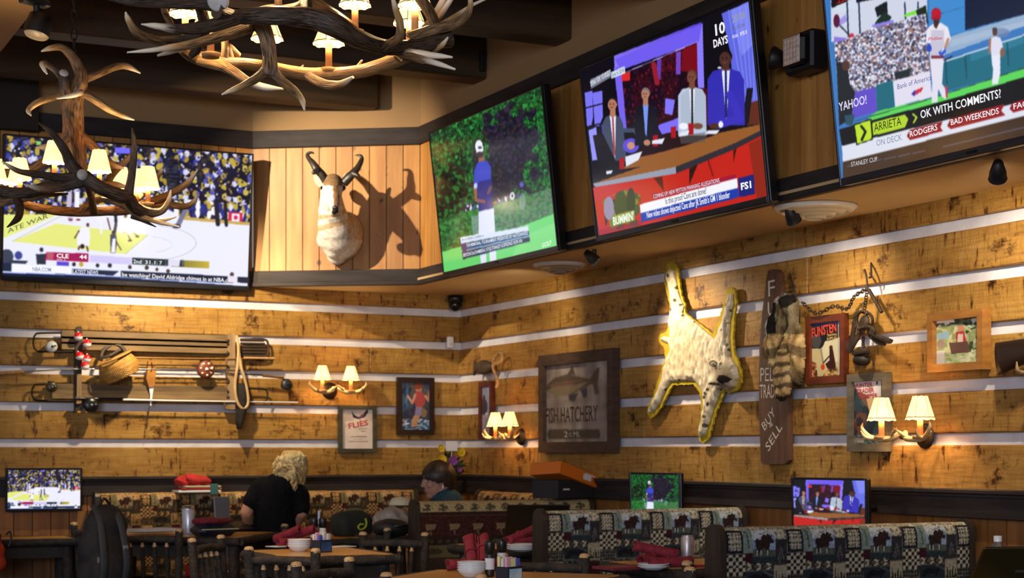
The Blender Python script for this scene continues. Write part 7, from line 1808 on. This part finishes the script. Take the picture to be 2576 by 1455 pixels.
# backpack, jacket, red bag, wall-side counter edge
p = onz(262, 1455, .55); p.z = .46
t = empty('backpack', p, .25, 'large black backpack hung over a chair by the small basketball TV', 'backpack')
mb = MB(); z_ = Vector((0, 0, 0))
for (x, y, z, rx, ry, rz_) in ((0, 0, .10, .16, .09, .14), (0, .0, .25, .155, .09, .16), (.01, .0, .38, .13, .08, .10), (.0, -.07, .12, .12, .06, .12), (.015, .01, .44, .10, .06, .06)): mb.ell((x, y, z), (rx, ry, rz_), 20, 14)
organic('pack_body', mb, .012, vcmat('black_pack_cloth', .75, col2=(200, 200, 200), scale=50, bump=.3), t, lambda c: (26, 26, 31), 6)
for x in (-.07, .06):
    mb = MB(); mb.tube([(x, -.10, .02), (x * 1.05, -.145, .16), (x, -.12, .30), (x * .9, -.07, .42), (x * .8, .02, .49)], .021, 10, sub=6, squash=.35); mb.build('shoulder_strap', pmat('dark_slate_webbing', (44, 50, 58), rough=.7) if x < 0 else bpy.data.materials['dark_slate_webbing'], t)
mb = MB(); mb.tube([(-.03, 0, .49), (0, 0, .53), (.04, 0, .49)], .008, 8, sub=5); mb.build('grab_loop', M_black, t); mb = MB(); mb.box((.06, -.135, .25), (.03, .008, .05), bev=.002); mb.box((-.10, -.13, .20), (.012, .006, .03)); mb.build('buckle', pmat('grey_buckle', (120, 120, 128), rough=.4), t)
p = onz(-6, 1418, .58); t = empty('orange_jacket', p, 0, 'bright orange-red jacket over a chair back at the picture edge', 'jacket')
mb = MB()
for (x, z, r) in ((0, .0, .05), (-.02, .08, .06), (-.04, .16, .06), (-.10, .1, .08), (-.1, .0, .07), (-.16, .16, .07)): mb.ell((x, 0, z), (r, .05, r * 1.1), 14, 10, lump=.2)
organic('jacket_cloth', mb, .010, vcmat('orange_red_cloth', .85), t, lambda c: (214, 66, 34), 6)
mb = MB(); mb.tube([(.045, -.02, .17), (.07, -.02, .19), (.075, -.02, .14), (.06, -.02, .10)], .006, 6, sub=4); mb.build('strap', M_black, t)
p = onz(486, 1455, .50); t = empty('red_bag', p, .3, 'small bright red bag on the side-on chair of the mid-room table', 'bag'); mb = MB(); mb.box((0, 0, .045), (.07, .10, .10), bev=.02); mb.build('bag_body', pmat('bright_red_nylon', (196, 24, 34), rough=.6), t); mb = MB(); mb.tube([(-.02, 0, .09), (0, 0, .13), (.02, 0, .09)], .004, 6, sub=4); mb.build('handle', M_black, t)
a, b = ony(24, 1360, -.10), ony(172, 1370, -.10)
table('narrow dark-edged ledge table under the small basketball TV', -3.6, b.x, -.42, -.06, .715)
# ---------------------------------------------------------------- people
M_skin = vcmat('skin', .5, spec=.35, col2=(246, 240, 238), scale=60)
M_blackcloth = vcmat('black_cotton', .9, spec=.1, col2=(214, 214, 214), scale=40, bump=.3)
def limb(mb, pts):
    for (a, ra), (b, rb) in zip(pts[:-1], pts[1:]): mb.tube([a, b], [ra, rb], 14); mb.ell(a, (ra,) * 3, 12, 8); mb.ell(b, (rb,) * 3, 12, 8)
def hand(mb, w, d, up, s, curl=.5):
    """palm, four bent fingers of different lengths and a thumb; w wrist, d along the hand, up = back of the hand"""
    d = Vector(d).normalized(); up = Vector(up); up = (up - d * up.dot(d)).normalized(); x = d.cross(up) * s; w = Vector(w)
    for k in range(4): mb.tube([w + x * (-.018 + .012 * k), w + d * .085 + x * (-.03 + .02 * k)], [.013, .011], 8); mb.ell(w + d * .085 + x * (-.03 + .02 * k), (.011,) * 3, 8, 6)
    for k, L in enumerate((.062, .075, .080, .068)):
        a = w + d * .088 + x * (.03 - .02 * (3 - k)) if False else w + d * .088 + x * (-.03 + .02 * k); c = curl * (1 + .15 * k); p1 = a + (d * math.cos(c * .5) - up * math.sin(c * .5)) * L * .48; p2 = p1 + (d * math.cos(c) - up * math.sin(c)) * L * .32; p3 = p2 + (d * math.cos(c * 1.5) - up * math.sin(c * 1.5)) * L * .26
        mb.tube([a, p1, p2, p3], [.0092, .0088, .008, .0068], 8); mb.ell(p3, (.0068,) * 3, 8, 6)
    a = w + d * .03 + x * .028; p1 = a + (d * .6 + x * .75 - up * .2).normalized() * .035; p2 = p1 + (d * .9 + x * .3 - up * .3).normalized() * .03
    mb.tube([a - x * .012, a, p1, p2], [.013, .0115, .010, .0075], 8); mb.ell(p2, (.0075,) * 3, 8, 6)
def head(mb, c, yaw, tilt=0, k=1.0):
    """skull, jaw, nose, lips, ears; faces local -y turned by yaw"""
    R = Matrix.Rotation(yaw, 3, 'Z') @ Matrix.Rotation(tilt, 3, 'X'); c = Vector(c)
    def e(p, r): mb.ell(c + R @ (Vector(p) * k), tuple(q * k for q in r), 16, 12, M=R)
    e((0, .012, .03), (.074, .092, .088)); e((0, -.025, -.035), (.058, .064, .070)); e((0, -.055, -.085), (.030, .028, .022)); e((0, -.07, .045), (.055, .025, .035))
    e((.035, -.055, -.015), (.026, .026, .024)); e((-.035, -.055, -.015), (.026, .026, .024))
    e((0, -.092, .0), (.010, .012, .024)); e((0, -.102, -.018), (.013, .013, .011)); e((0, -.084, -.052), (.024, .012, .007)); e((0, -.082, -.062), (.021, .012, .007)); e((0, -.088, .018), (.03, .01, .006))
    for s in (-1, 1): e((s * .075, .012, -.005), (.009, .018, .030))
    return lambda p: c + R @ (Vector(p) * k)

# blonde person at the back table, seen from behind
BZ = 10.62
po = pt(700, 1262, BZ)
t = empty('person', (po.x, po.y, .50), 0, 'blonde person in a black T-shirt seen from behind, bending over the back table', 'person')
fw = Vector((SN, CS, 0)); rt = Vector((CS, -SN, 0)); O = Vector((po.x, po.y, .50))
def B(px, py, dz=0): return pt(px, py, BZ + dz) - O
mb = MB()
hc = B(736, 1186, .10)
yaw = math.pi - math.atan2(SN, CS) - math.radians(-28)
fp = head(mb, hc, math.pi - math.radians(26 + 28), .25, .95)
limb(mb, [(B(732, 1208, .06), .055), (B(712, 1232, .02), .062)])
limb(mb, [(B(700, 1236, .0), .105), (B(692, 1275, .02), .125), (B(690, 1330, .05), .125), (B(692, 1420, .05), .14)])
limb(mb, [(B(668, 1234, .0), .075), (B(740, 1246, .04), .072)])
limb(mb, [(B(655, 1234, 0), .058), (B(628, 1272, -.04), .044), (B(620, 1290, -.05), .040), (B(628, 1328, .10), .032)])
limb(mb, [(B(752, 1248, .05), .056), (B(758, 1290, .0), .042), (B(742, 1325, .12), .032)])
hand(mb, B(628, 1328, .10), rt * .5 + fw * .6 + Vector((0, 0, -.25)), Vector((0, 0, 1)), -1); hand(mb, B(742, 1325, .12), -rt * .4 + fw * .7 + Vector((0, 0, -.2)), Vector((0, 0, 1)), 1)
limb(mb, [(B(676, 1420, .05), .085), (B(670, 1440, .35), .07), (B(670, 1560, .35), .05)]); limb(mb, [(B(712, 1420, .05), .085), (B(716, 1440, .35), .07), (B(716, 1560, .35), .05)])
organic('body', mb, .008, M_skin, t, lambda c: (206, 150, 120), 3)
mb = MB()
limb(mb, [(B(714, 1230, .02), .070), (B(700, 1238, .0), .122), (B(692, 1275, .02), .140), (B(690, 1330, .05), .140), (B(692, 1400, .05), .15)]); limb(mb, [(B(662, 1234, 0), .086), (B(744, 1247, .04), .084)])
limb(mb, [(B(655, 1234, 0), .073), (B(634, 1264, -.035), .062)]); limb(mb, [(B(752, 1250, .05), .071), (B(757, 1282, .01), .058)])
organic('t_shirt', mb, .010, M_blackcloth, t, lambda c: (24, 24, 27), 5)
mb = MB(); rg = random.Random(2)
M_hair = pmat('blonde_hair', (244, 222, 170), (206, 172, 112), scale=10, stretch=(1, 1, 1), rough=.5, attr=True, bump=.3)
mb.tint((226, 220, 210)); mb.ell(hc + Vector((0, 0, .032)) - fw * .012, (.094, .103, .100), 24, 16, lump=.06, lscale=40)
for k in range(150):
    a = rg.uniform(-1.35, 1.9); g = rg.uniform(.55, 1.05); mb.col = (g, g * .97, g * .9); st = hc - fw * (.10 * math.cos(a * .8)) + rt * (.088 * math.sin(a)) + Vector((0, 0, rg.uniform(-.03, .10)))
    P = [hc + Vector((0, 0, .125)) - fw * .02 + rt * rg.uniform(-.05, .05), hc - fw * .088 * math.cos(a * .8) + rt * .09 * math.sin(a) + Vector((0, 0, rg.uniform(.04, .09))), st]
    L = rg.uniform(.05, .17); w = rg.uniform(2, 6.28); e = rt * (-.05 * (a > .3) + rg.uniform(-.035, .03))
    for j in range(1, 8): P.append(st + Vector((0, 0, -L * j / 7)) + e * (j / 7) - fw * (.015 * j / 7) + rt * .012 * math.sin(w + j * 1.3) - fw * .010 * math.cos(w + j * 1.3))
    mb.tube(P, [.007] * 3 + [.009, .009, .0085, .008, .007, .005, .002], 6, sub=2)
for k in range(70):   # loose twisted bun
    a = rg.uniform(0, 6.28); g = rg.uniform(.5, 1.05); mb.col = (g, g * .97, g * .9); c = B(716 + rg.uniform(-12, 16), 1200 + rg.uniform(-14, 24), -.045)
    mb.tube([c + (rt * math.cos(a + q) + Vector((0, 0, 1)) * math.sin(a + q) * 1.1) * (.030 + .004 * q) - fw * .012 * math.sin(q * 1.6) for q in np.linspace(0, 3.2, 7)], [.003, .006, .007, .007, .006, .005, .002], 6)
mb.build('hair', M_hair, t)
for s in (-1, 1):
    mb = MB(); mb.ell(fp((s * .030, -.083, .008)), (.010, .010, .007), 10, 8); mb.build('eye', pmat('eye_white', (220, 214, 208), rough=.2) if s < 0 else bpy.data.materials['eye_white'], t)

# brunette person behind the rust bench, in profile
RZ = 10.75
po = pt(1108, 1255, RZ)
O = Vector((po.x, po.y, .45))
t = empty('person', O, 0, 'short-haired brunette person in profile seated behind the rust bench', 'person')
def Q(px, py, dz=0): return pt(px, py, RZ + dz) - O
mb = MB(); hc = Q(1101, 1212, 0)
yw = -math.atan2(SN, CS) - math.pi / 2 + math.radians(16)
fp = head(mb, hc, yw, .10, 1.0)
limb(mb, [(Q(1112, 1236, .0), .052), (Q(1122, 1262, .0), .058)])
limb(mb, [(Q(1124, 1272, 0), .10), (Q(1128, 1320, 0), .12), (Q(1126, 1400, 0), .13)]); limb(mb, [(Q(1122, 1276, -.13), .062), (Q(1126, 1276, .13), .062)])
for dz, sgn in ((-.16, 1), (.16, -1)):
    limb(mb, [(Q(1122, 1280, dz), .05), (Q(1112, 1350, dz * 1.1), .04), (Q(1068, 1352, dz * .7), .03)]); hand(mb, Q(1068, 1352, dz * .7), -rt + Vector((0, 0, -.1)), Vector((0, 0, 1)), sgn)
    limb(mb, [(Q(1122, 1410, dz * .6), .08), (Q(1020, 1415, dz * .6), .06), (Q(1020, 1520, dz * .6), .045)])
def bcol(c):
    d = (c - fp((0, -.084, -.057))); 
    if d.length < .022 and abs(d.z) < .010: return (160, 84, 80)
    e = min((c - fp((s * .03, -.085, .030))).length for s in (-1, 1))
    if e < .016 and abs((c - fp((0, -.085, .030))).z) < .006: return (84, 58, 46)
    return (190, 140, 118)
organic('body', mb, .0065, M_skin, t, bcol, 2)
mb = MB(); limb(mb, [(Q(1121, 1258, 0), .068), (Q(1124, 1272, 0), .115), (Q(1128, 1320, 0), .135), (Q(1126, 1400, 0), .145)]); limb(mb, [(Q(1122, 1276, -.13), .076), (Q(1126, 1276, .13), .076)])
for dz in (-.16, .16): limb(mb, [(Q(1122, 1280, dz), .064), (Q(1114, 1335, dz * 1.1), .056)])
organic('shirt', mb, .010, M_blackcloth, t, lambda c: (44, 70, 88), 5)
M_bhair = pmat('dark_brown_hair', (62, 42, 32), (36, 24, 20), scale=12, stretch=(1, 1, 1), rough=.45, bump=.3)
mb = MB()
Rh = Matrix.Rotation(yw, 3, 'Z') @ Matrix.Rotation(.10, 3, 'X')
rg = random.Random(6)
# cap of hair: scalp ellipsoid points outside the face, each lock combed down from the crown
for k in range(420):
    a = rg.uniform(0, 2 * math.pi); face = max(0, -math.sin(a))                      # local -y is the face
    end = -.080 if math.sin(a) > .2 else (-.022 if math.sin(a) > -.25 else .0) + rg.uniform(-.012, .012)
    if face > .62: end = .034 - .03 * abs(math.cos(a)) + rg.uniform(-.01, .02)
    P = []
    for j in range(7):
        z = .135 + (end - .135) * j / 6; zz = (z - .025) / .105; w = math.sqrt(max(.02, 1 - max(-.6, min(1, zz)) ** 2)) if zz > 0 else 1 - .12 * min(1, -zz)
        P.append(hc + Rh @ Vector((0.087 * w * math.cos(a + .05 * j), .012 + .106 * w * math.sin(a + .05 * j), z)))
    mb.tube(P, [.004, .008, .009, .009, .008, .007, .003], 5)
mb.ell(hc + Rh @ Vector((0, .03, .045)), (.083, .090, .083), 20, 14, M=Rh)
mb.build('hair', M_bhair, t)
for s in (-1, 1):
    mb = MB(); mb.ell(fp((s * .030, -.0835, .010)), (.011, .008, .006), 10, 8); mb.build('eye', bpy.data.materials['eye_white'], t)
    mb = MB(); mb.ell(fp((s * .030, -.0905, .010)), (.005, .003, .005), 8, 6); mb.build('iris', M_black, t)
mb = MB(); mb.ell(fp((-.078, .012, -.036)), (.006, .006, .012), 8, 6); mb.ell(fp((.078, .012, -.036)), (.006, .006, .012), 8, 6); mb.build('earring', M_wht, t)
# the larger chandelier, hung nearer
ZN = 5.2
on = pt(790, 100, ZN)
T = empty('antler_chandelier', on, 0, 'larger elk antler chandelier hanging closest, with pale tipped tines over the room', 'chandelier', 'antler chandeliers')
N = -.42; K = .36
# front antler with the long dark beam across the top
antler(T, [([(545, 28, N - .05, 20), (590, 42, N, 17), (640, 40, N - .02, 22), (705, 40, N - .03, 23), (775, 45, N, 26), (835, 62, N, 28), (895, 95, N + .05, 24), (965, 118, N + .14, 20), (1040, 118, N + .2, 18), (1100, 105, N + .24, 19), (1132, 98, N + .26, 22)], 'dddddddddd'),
           ([(600, 45, N, 16), (545, 62, N - .03, 17), (490, 72, N - .06, 16), (440, 72, N - .09, 12), (395, 66, N - .12, 8), (356, 61, N - .15, 2)], 'ddddtt'),
           ([(775, 48, N, 18), (772, 20, N + .03, 15), (772, -30, N + .1, 13), (800, -80, N + .2, 11)], 'ddmm'),
           ([(640, 32, N - .02, 12), (690, 22, N + .12, 12), (720, 24, N + .12, 12), (758, 10, N + .1, 10), (765, -20, N + .1, 9)], 'dmmmm'),
           ([(970, 120, N + .12, 15), (1003, 95, N + .06, 12), (1006, 60, N + .03, 10), (996, 25, N, 8), (986, -12, N - .02, 4)], 'dmlltt'),
           ([(1030, 95, N + .22, 14), (1085, 76, N + .22, 14), (1140, 62, N + .2, 13), (1172, 40, N + .18, 10), (1184, 10, N + .16, 7), (1178, -25, N + .14, 3)], 'mmmmlt'),
           ([(1110, 62, N + .22, 7), (1145, 40, N + .26, 6), (1190, 12, N + .3, 4), (1235, -8, N + .34, 2)], 'lltt')], ZN, on)
# second front antler coming in from the side, its end sawn off
antler(T, [([(250, -20, N - .1, 14), (330, 0, N - .08, 14), (420, 9, N - .05, 13), (500, 8, N - .02, 16), (545, 10, N, 22)], 'dddddd'),
           ([(500, 10, N, 12), (515, 60, N + .08, 15), (500, 95, N + .12, 18), (440, 104, N + .1, 14), (390, 101, N + .05, 12), (345, 82, N, 11), (324, 52, N - .02, 8), (316, 31, N - .04, 2.5)], 'ddddmmltt'),
           ([(505, 90, N + .12, 14), (498, 118, N + .14, 12), (480, 142, N + .16, 8)], 'ddd'),
           ([(412, 8, N - .02, 9), (415, 30, N + .3, 9), (425, 52, N + .25, 8), (438, 75, N + .2, 8)], 'mmmm')], ZN, on)
mb = MB(); c = pt(548, 2, ZN + N - .06) - on
f = (CAM - on).normalized()
mb.lathe([(0, .002), (.026, .002), (.03, -.004), (.03, -.03)], c, 20, Vector((0, 0, 1)).rotation_difference(f).to_matrix()); mb.build('sawn_end', M_cut, T)
# long straight tines sweeping to the side
antler(T, [([(668, 40, N + .16, 20), (630, 62, N + .12, 19), (570, 86, N + .06, 15), (505, 106, N, 12), (440, 118, N - .05, 9), (385, 126, N - .1, 6), (320, 132, N - .14, 2)], 'mmmmlttt'),
           ([(590, 70, N + .1, 10), (548, 70, N + .06, 7), (512, 70, N + .03, 3)], 'mlt'),
           ([(480, 115, N - .02, 8), (432, 130, N - .02, 6), (396, 140, N - .03, 3)], 'mtt')], ZN, on)
# hanging forked antler
antler(T, [([(640, 50, N + .12, 20), (660, 68, N + .12, 22), (672, 100, N + .12, 20), (678, 140, N + .12, 18), (678, 178, N + .12, 22), (676, 192, N + .12, 20)], 'mmmmmd'),
           ([(672, 175, N + .12, 14), (640, 200, N + .1, 11), (598, 221, N + .06, 8), (558, 238, N + .03, 2)], 'mmlt'),
           ([(684, 178, N + .12, 15), (710, 205, N + .12, 12), (738, 226, N + .1, 11), (759, 250, N + .08, 8), (766, 278, N + .06, 2)], 'mmmlt')], ZN, on)
# lower ring at the back, lit warm by the bulbs
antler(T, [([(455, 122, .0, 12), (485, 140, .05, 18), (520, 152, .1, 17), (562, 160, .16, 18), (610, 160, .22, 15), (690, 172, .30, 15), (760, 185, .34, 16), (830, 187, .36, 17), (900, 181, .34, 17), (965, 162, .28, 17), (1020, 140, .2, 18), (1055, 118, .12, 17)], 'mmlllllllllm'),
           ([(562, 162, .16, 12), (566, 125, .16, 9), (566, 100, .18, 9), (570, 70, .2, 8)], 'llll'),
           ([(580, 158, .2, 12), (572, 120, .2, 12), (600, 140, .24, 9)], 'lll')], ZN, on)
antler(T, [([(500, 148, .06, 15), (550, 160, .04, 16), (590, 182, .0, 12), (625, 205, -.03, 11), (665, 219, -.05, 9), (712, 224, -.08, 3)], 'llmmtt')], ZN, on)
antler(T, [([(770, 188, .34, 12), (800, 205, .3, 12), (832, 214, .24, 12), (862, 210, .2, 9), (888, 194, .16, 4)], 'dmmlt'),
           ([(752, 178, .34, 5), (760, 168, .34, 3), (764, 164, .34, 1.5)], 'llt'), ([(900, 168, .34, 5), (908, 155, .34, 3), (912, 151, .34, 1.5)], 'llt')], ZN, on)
antler(T, [([(940, 112, N + .2, 8), (985, 126, N + .2, 10), (1020, 134, N + .18, 14), (1050, 136, N + .15, 11), (1095, 140, N + .1, 8), (1137, 144, N + .06, 3)], 'mmmttt'),
           ([(1020, 136, N + .18, 11), (1060, 148, N + .12, 9), (1100, 160, N + .06, 7), (1144, 174, N, 3)], 'mmtt'),
           ([(1010, 140, N + .2, 10), (1045, 150, N + .24, 6), (1066, 158, N + .26, 3)], 'mlt'),
           ([(1060, 130, N + .25, 14), (1085, 128, N + .25, 10), (1110, 115, N + .22, 7), (1127, 94, N + .2, 2.5)], 'mmlt')], ZN, on)
# back upright antlers reaching up to the chain
antler(T, [([(1000, 150, .1, 12), (1050, 95, .12, 12), (1085, 55, .1, 11), (1110, 10, .05, 9), (1130, -30, .0, 6)], 'mmltt'), ([(1072, 68, .1, 8), (1105, 40, .06, 8), (1128, 8, .02, 7), (1145, -20, 0, 4)], 'mltt')], ZN, on)
antler(T, [([(760, -15, .1, 14), (800, 10, .16, 14), (845, 40, .22, 14), (890, 72, .28, 13)], 'mmmm')], ZN, on)
antler(T, [([(820, -40, .12, 14), (800, -120, .06, 20), (795, -260, .02, 20), (800, -360, 0, 16)], 'mmmm'), ([(795, -240, 0, 16), (720, -250, -.1, 12), (640, -230, -.2, 4)], 'mlt'), ([(800, -300, 0, 14), (880, -330, .1, 10), (960, -300, .2, 4)], 'mlt'),
           ([(545, 10, N + .05, 14), (600, -60, N * .6, 14), (700, -160, -.1, 15), (785, -260, 0, 14)], 'dmmm'), ([(1110, 100, N + .24, 14), (1060, 0, -.1, 14), (920, -140, 0, 14), (805, -260, 0, 14)], 'dmmm')], ZN, on)
chain(T, (pt(798, -350, ZN) - on), Vector((pt(798, -350, ZN).x - on.x, pt(798, -350, ZN).y - on.y, 4.14 - on.z)), 22)
for (px, py, dz, L) in ((827, 112, .36, .055), (893, 15, .28, .055), (1044, 16, -.05, .06), (1030, 62, .22, .05), (466, 38, .12, .045), (530, 68, -.1, .05), (672, 100, .26, .05), (700, -40, -.3, .05)):
    z = ZN + dz
    shade_light(T, px, py, z, on, 40 * 5.56 / FPX, 22 * 5.56 / FPX, 45 * 5.56 / FPX, 4.2, .085)

# the smaller-looking chandelier in front of the basketball TV
ZF = 7.7
of = pt(195, 470, ZF)
T = empty('antler_chandelier', of, 0, 'elk antler chandelier with upright antler trunk in front of the basketball TV', 'chandelier', 'antler chandeliers')
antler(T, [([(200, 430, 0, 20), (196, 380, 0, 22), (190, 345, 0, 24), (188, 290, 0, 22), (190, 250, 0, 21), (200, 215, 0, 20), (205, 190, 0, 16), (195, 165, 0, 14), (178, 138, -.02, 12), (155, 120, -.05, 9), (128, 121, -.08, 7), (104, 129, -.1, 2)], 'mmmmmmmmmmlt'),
           ([(205, 200, .02, 14), (245, 188, .05, 9), (285, 170, .1, 9), (318, 167, .14, 8), (353, 184, .18, 2)], 'mmmlt'),
           ([(205, 235, 0, 10), (232, 248, .02, 10), (270, 273, .05, 9), (305, 290, .08, 7), (338, 302, .1, 2)], 'mmllt'),
           ([(205, 232, -.05, 8), (185, 240, -.08, 6), (143, 248, -.12, 2)], 'mtt'),
           ([(205, 345, 0, 14), (230, 365, .02, 12), (262, 395, .05, 10), (285, 415, .08, 8), (312, 424, .1, 3)], 'mmmlt')], ZF, of)
antler(T, [([(168, 350, -.04, 12), (172, 320, -.04, 14), (170, 280, -.04, 15), (165, 240, -.04, 16), (160, 210, -.05, 13), (160, 188, -.06, 11)], 'mmmmdd'),
           ([(165, 238, -.04, 12), (130, 246, -.06, 9), (95, 258, -.1, 8), (72, 276, -.12, 7), (78, 291, -.14, 2)], 'mmllt'),
           ([(158, 200, -.05, 9), (140, 178, -.06, 8), (118, 162, -.08, 8), (105, 160, -.1, 6), (110, 172, -.12, 5), (118, 186, -.13, 2)], 'dddlt'),
           ([(170, 340, -.04, 14), (150, 358, -.04, 12), (120, 368, -.02, 8), (90, 372, 0, 2)], 'mmlt'),
           ([(180, 300, -.05, 14), (184, 350, -.08, 9), (190, 400, -.12, 7), (196, 430, -.15, 6)], 'mmmd')], ZF, of)
mb = MB(); c = pt(161, 182, ZF - .07) - of; mb.lathe([(0, .002), (.019, .002), (.021, -.006)], c, 18, Matrix.Rotation(.9, 3, 'X')); mb.build('sawn_end', M_cut, T)
NF = -.40
antler(T, [([(212, 446, NF, 20), (235, 462, NF, 17), (262, 478, NF + .02, 17), (300, 492, NF + .06, 18), (322, 498, NF + .1, 18), (340, 522, NF + .14, 16), (372, 535, NF + .18, 13), (405, 532, NF + .2, 9), (424, 508, NF + .2, 7), (430, 478, NF + .2, 2)], 'dddddddmlt'),
           ([(205, 448, NF, 20), (178, 412, NF, 15), (162, 378, NF - .03, 12), (135, 340, NF - .06, 9), (97, 309, NF - .1, 2)], 'ddddmt'),
           ([(205, 445, NF, 16), (150, 446, NF - .02, 10), (90, 438, NF - .06, 9), (45, 430, NF - .1, 7), (5, 406, NF - .14, 2)], 'dddmt'),
           ([(205, 455, NF, 16), (160, 470, NF - .02, 12), (110, 476, NF - .05, 9), (60, 464, NF - .08, 2)], 'ddmt'),
           ([(322, 495, NF + .1, 14), (330, 450, NF + .08, 10), (336, 400, NF + .06, 9), (338, 360, NF + .05, 7), (332, 322, NF + .04, 2)], 'dddmmt')], ZF, of)
mb = MB(); c = pt(208, 440, ZF + NF - .05) - of; mb.lathe([(0, .002), (.022, .002), (.024, -.006)], c, 18, Vector((0, 0, 1)).rotation_difference((CAM - of + Vector((3, 0, 0))).normalized()).to_matrix()); mb.build('sawn_end', M_cut, T)
antler(T, [([(-60, 470, NF + .1, 14), (0, 482, NF + .1, 16), (60, 486, NF + .1, 14), (120, 470, NF + .06, 15), (190, 452, NF + .02, 18)], 'ddddd'),
           ([(-40, 520, NF + .1, 8), (20, 508, NF + .1, 10), (80, 497, NF + .12, 8), (130, 490, NF + .14, 6), (172, 488, NF + .16, 2)], 'mmmmd'),
           ([(40, 500, NF + .1, 10), (50, 520, NF + .08, 11), (46, 548, NF + .04, 9), (18, 572, NF, 2)], 'ddddd')], ZF, of)
antler(T, [([(-40, 435, .1, 12), (30, 436, .12, 12), (80, 428, .14, 11), (120, 400, .16, 12)], 'mmmm')], ZF, of)
antler(T, [([(50, 512, .1, 10), (90, 522, .16, 11), (140, 530, .22, 12), (200, 534, .28, 12), (260, 532, .3, 12), (320, 528, .28, 13), (370, 512, .2, 12), (425, 490, .12, 9), (470, 462, .06, 8), (497, 428, 0, 2)], 'mmmmmmmmlt'),
           ([(370, 515, .2, 10), (420, 514, .16, 9), (462, 520, .12, 8), (486, 510, .1, 7), (497, 490, .08, 2)], 'mmmlt'),
           ([(200, 534, .28, 10), (235, 508, .26, 9), (270, 500, .24, 7)], 'mmm'), ([(236, 533, .28, 10), (228, 490, .1, 9), (215, 460, 0, 8)], 'ddd')], ZF, of)
antler(T, [([(255, 500, NF + .2, 6), (300, 512, NF + .2, 9), (345, 540, NF + .18, 9), (395, 558, NF + .14, 6), (452, 571, NF + .1, 2)], 'mmmlt'), ([(330, 545, NF + .18, 6), (365, 558, NF + .18, 4), (392, 571, NF + .16, 1.5)], 'ddd'), ([(370, 550, NF + .16, 6), (405, 555, NF + .14, 5), (443, 546, NF + .12, 2)], 'mlt')], ZF, of)
antler(T, [([(215, 452, .05, 12), (250, 462, .1, 10), (290, 465, .14, 8), (328, 474, .18, 2)], 'mmlt'), ([(268, 464, .12, 9), (290, 430, .2, 9), (322, 400, .22, 7), (340, 378, .22, 3)], 'mlll')], ZF, of)
antler(T, [([(345, 500, .1, 9), (380, 470, .16, 8), (400, 440, .2, 6), (410, 425, .2, 3)], 'mllt')], ZF, of)
for (px, py, dz) in ((50, 452, .1), (28, 462, .3), (137, 410, -.05), (250, 433, -.1), (343, 480, .05), (372, 475, -.12), (304, 474, .3), (-12, 455, -.1), (140, 500, .2)):
    if (px, py) == (140, 500): continue
    shade_light(T, px, py, ZF + dz, of, 29 * 7.7 / FPX, 16 * 7.7 / FPX, 54 * 7.7 / FPX, 7.0, .07, False)
chain(T, pt(186, 150, ZF) - of, Vector((pt(186, 150, ZF).x - of.x, pt(186, 150, ZF).y - of.y, 4.14 - of.z)), 24)
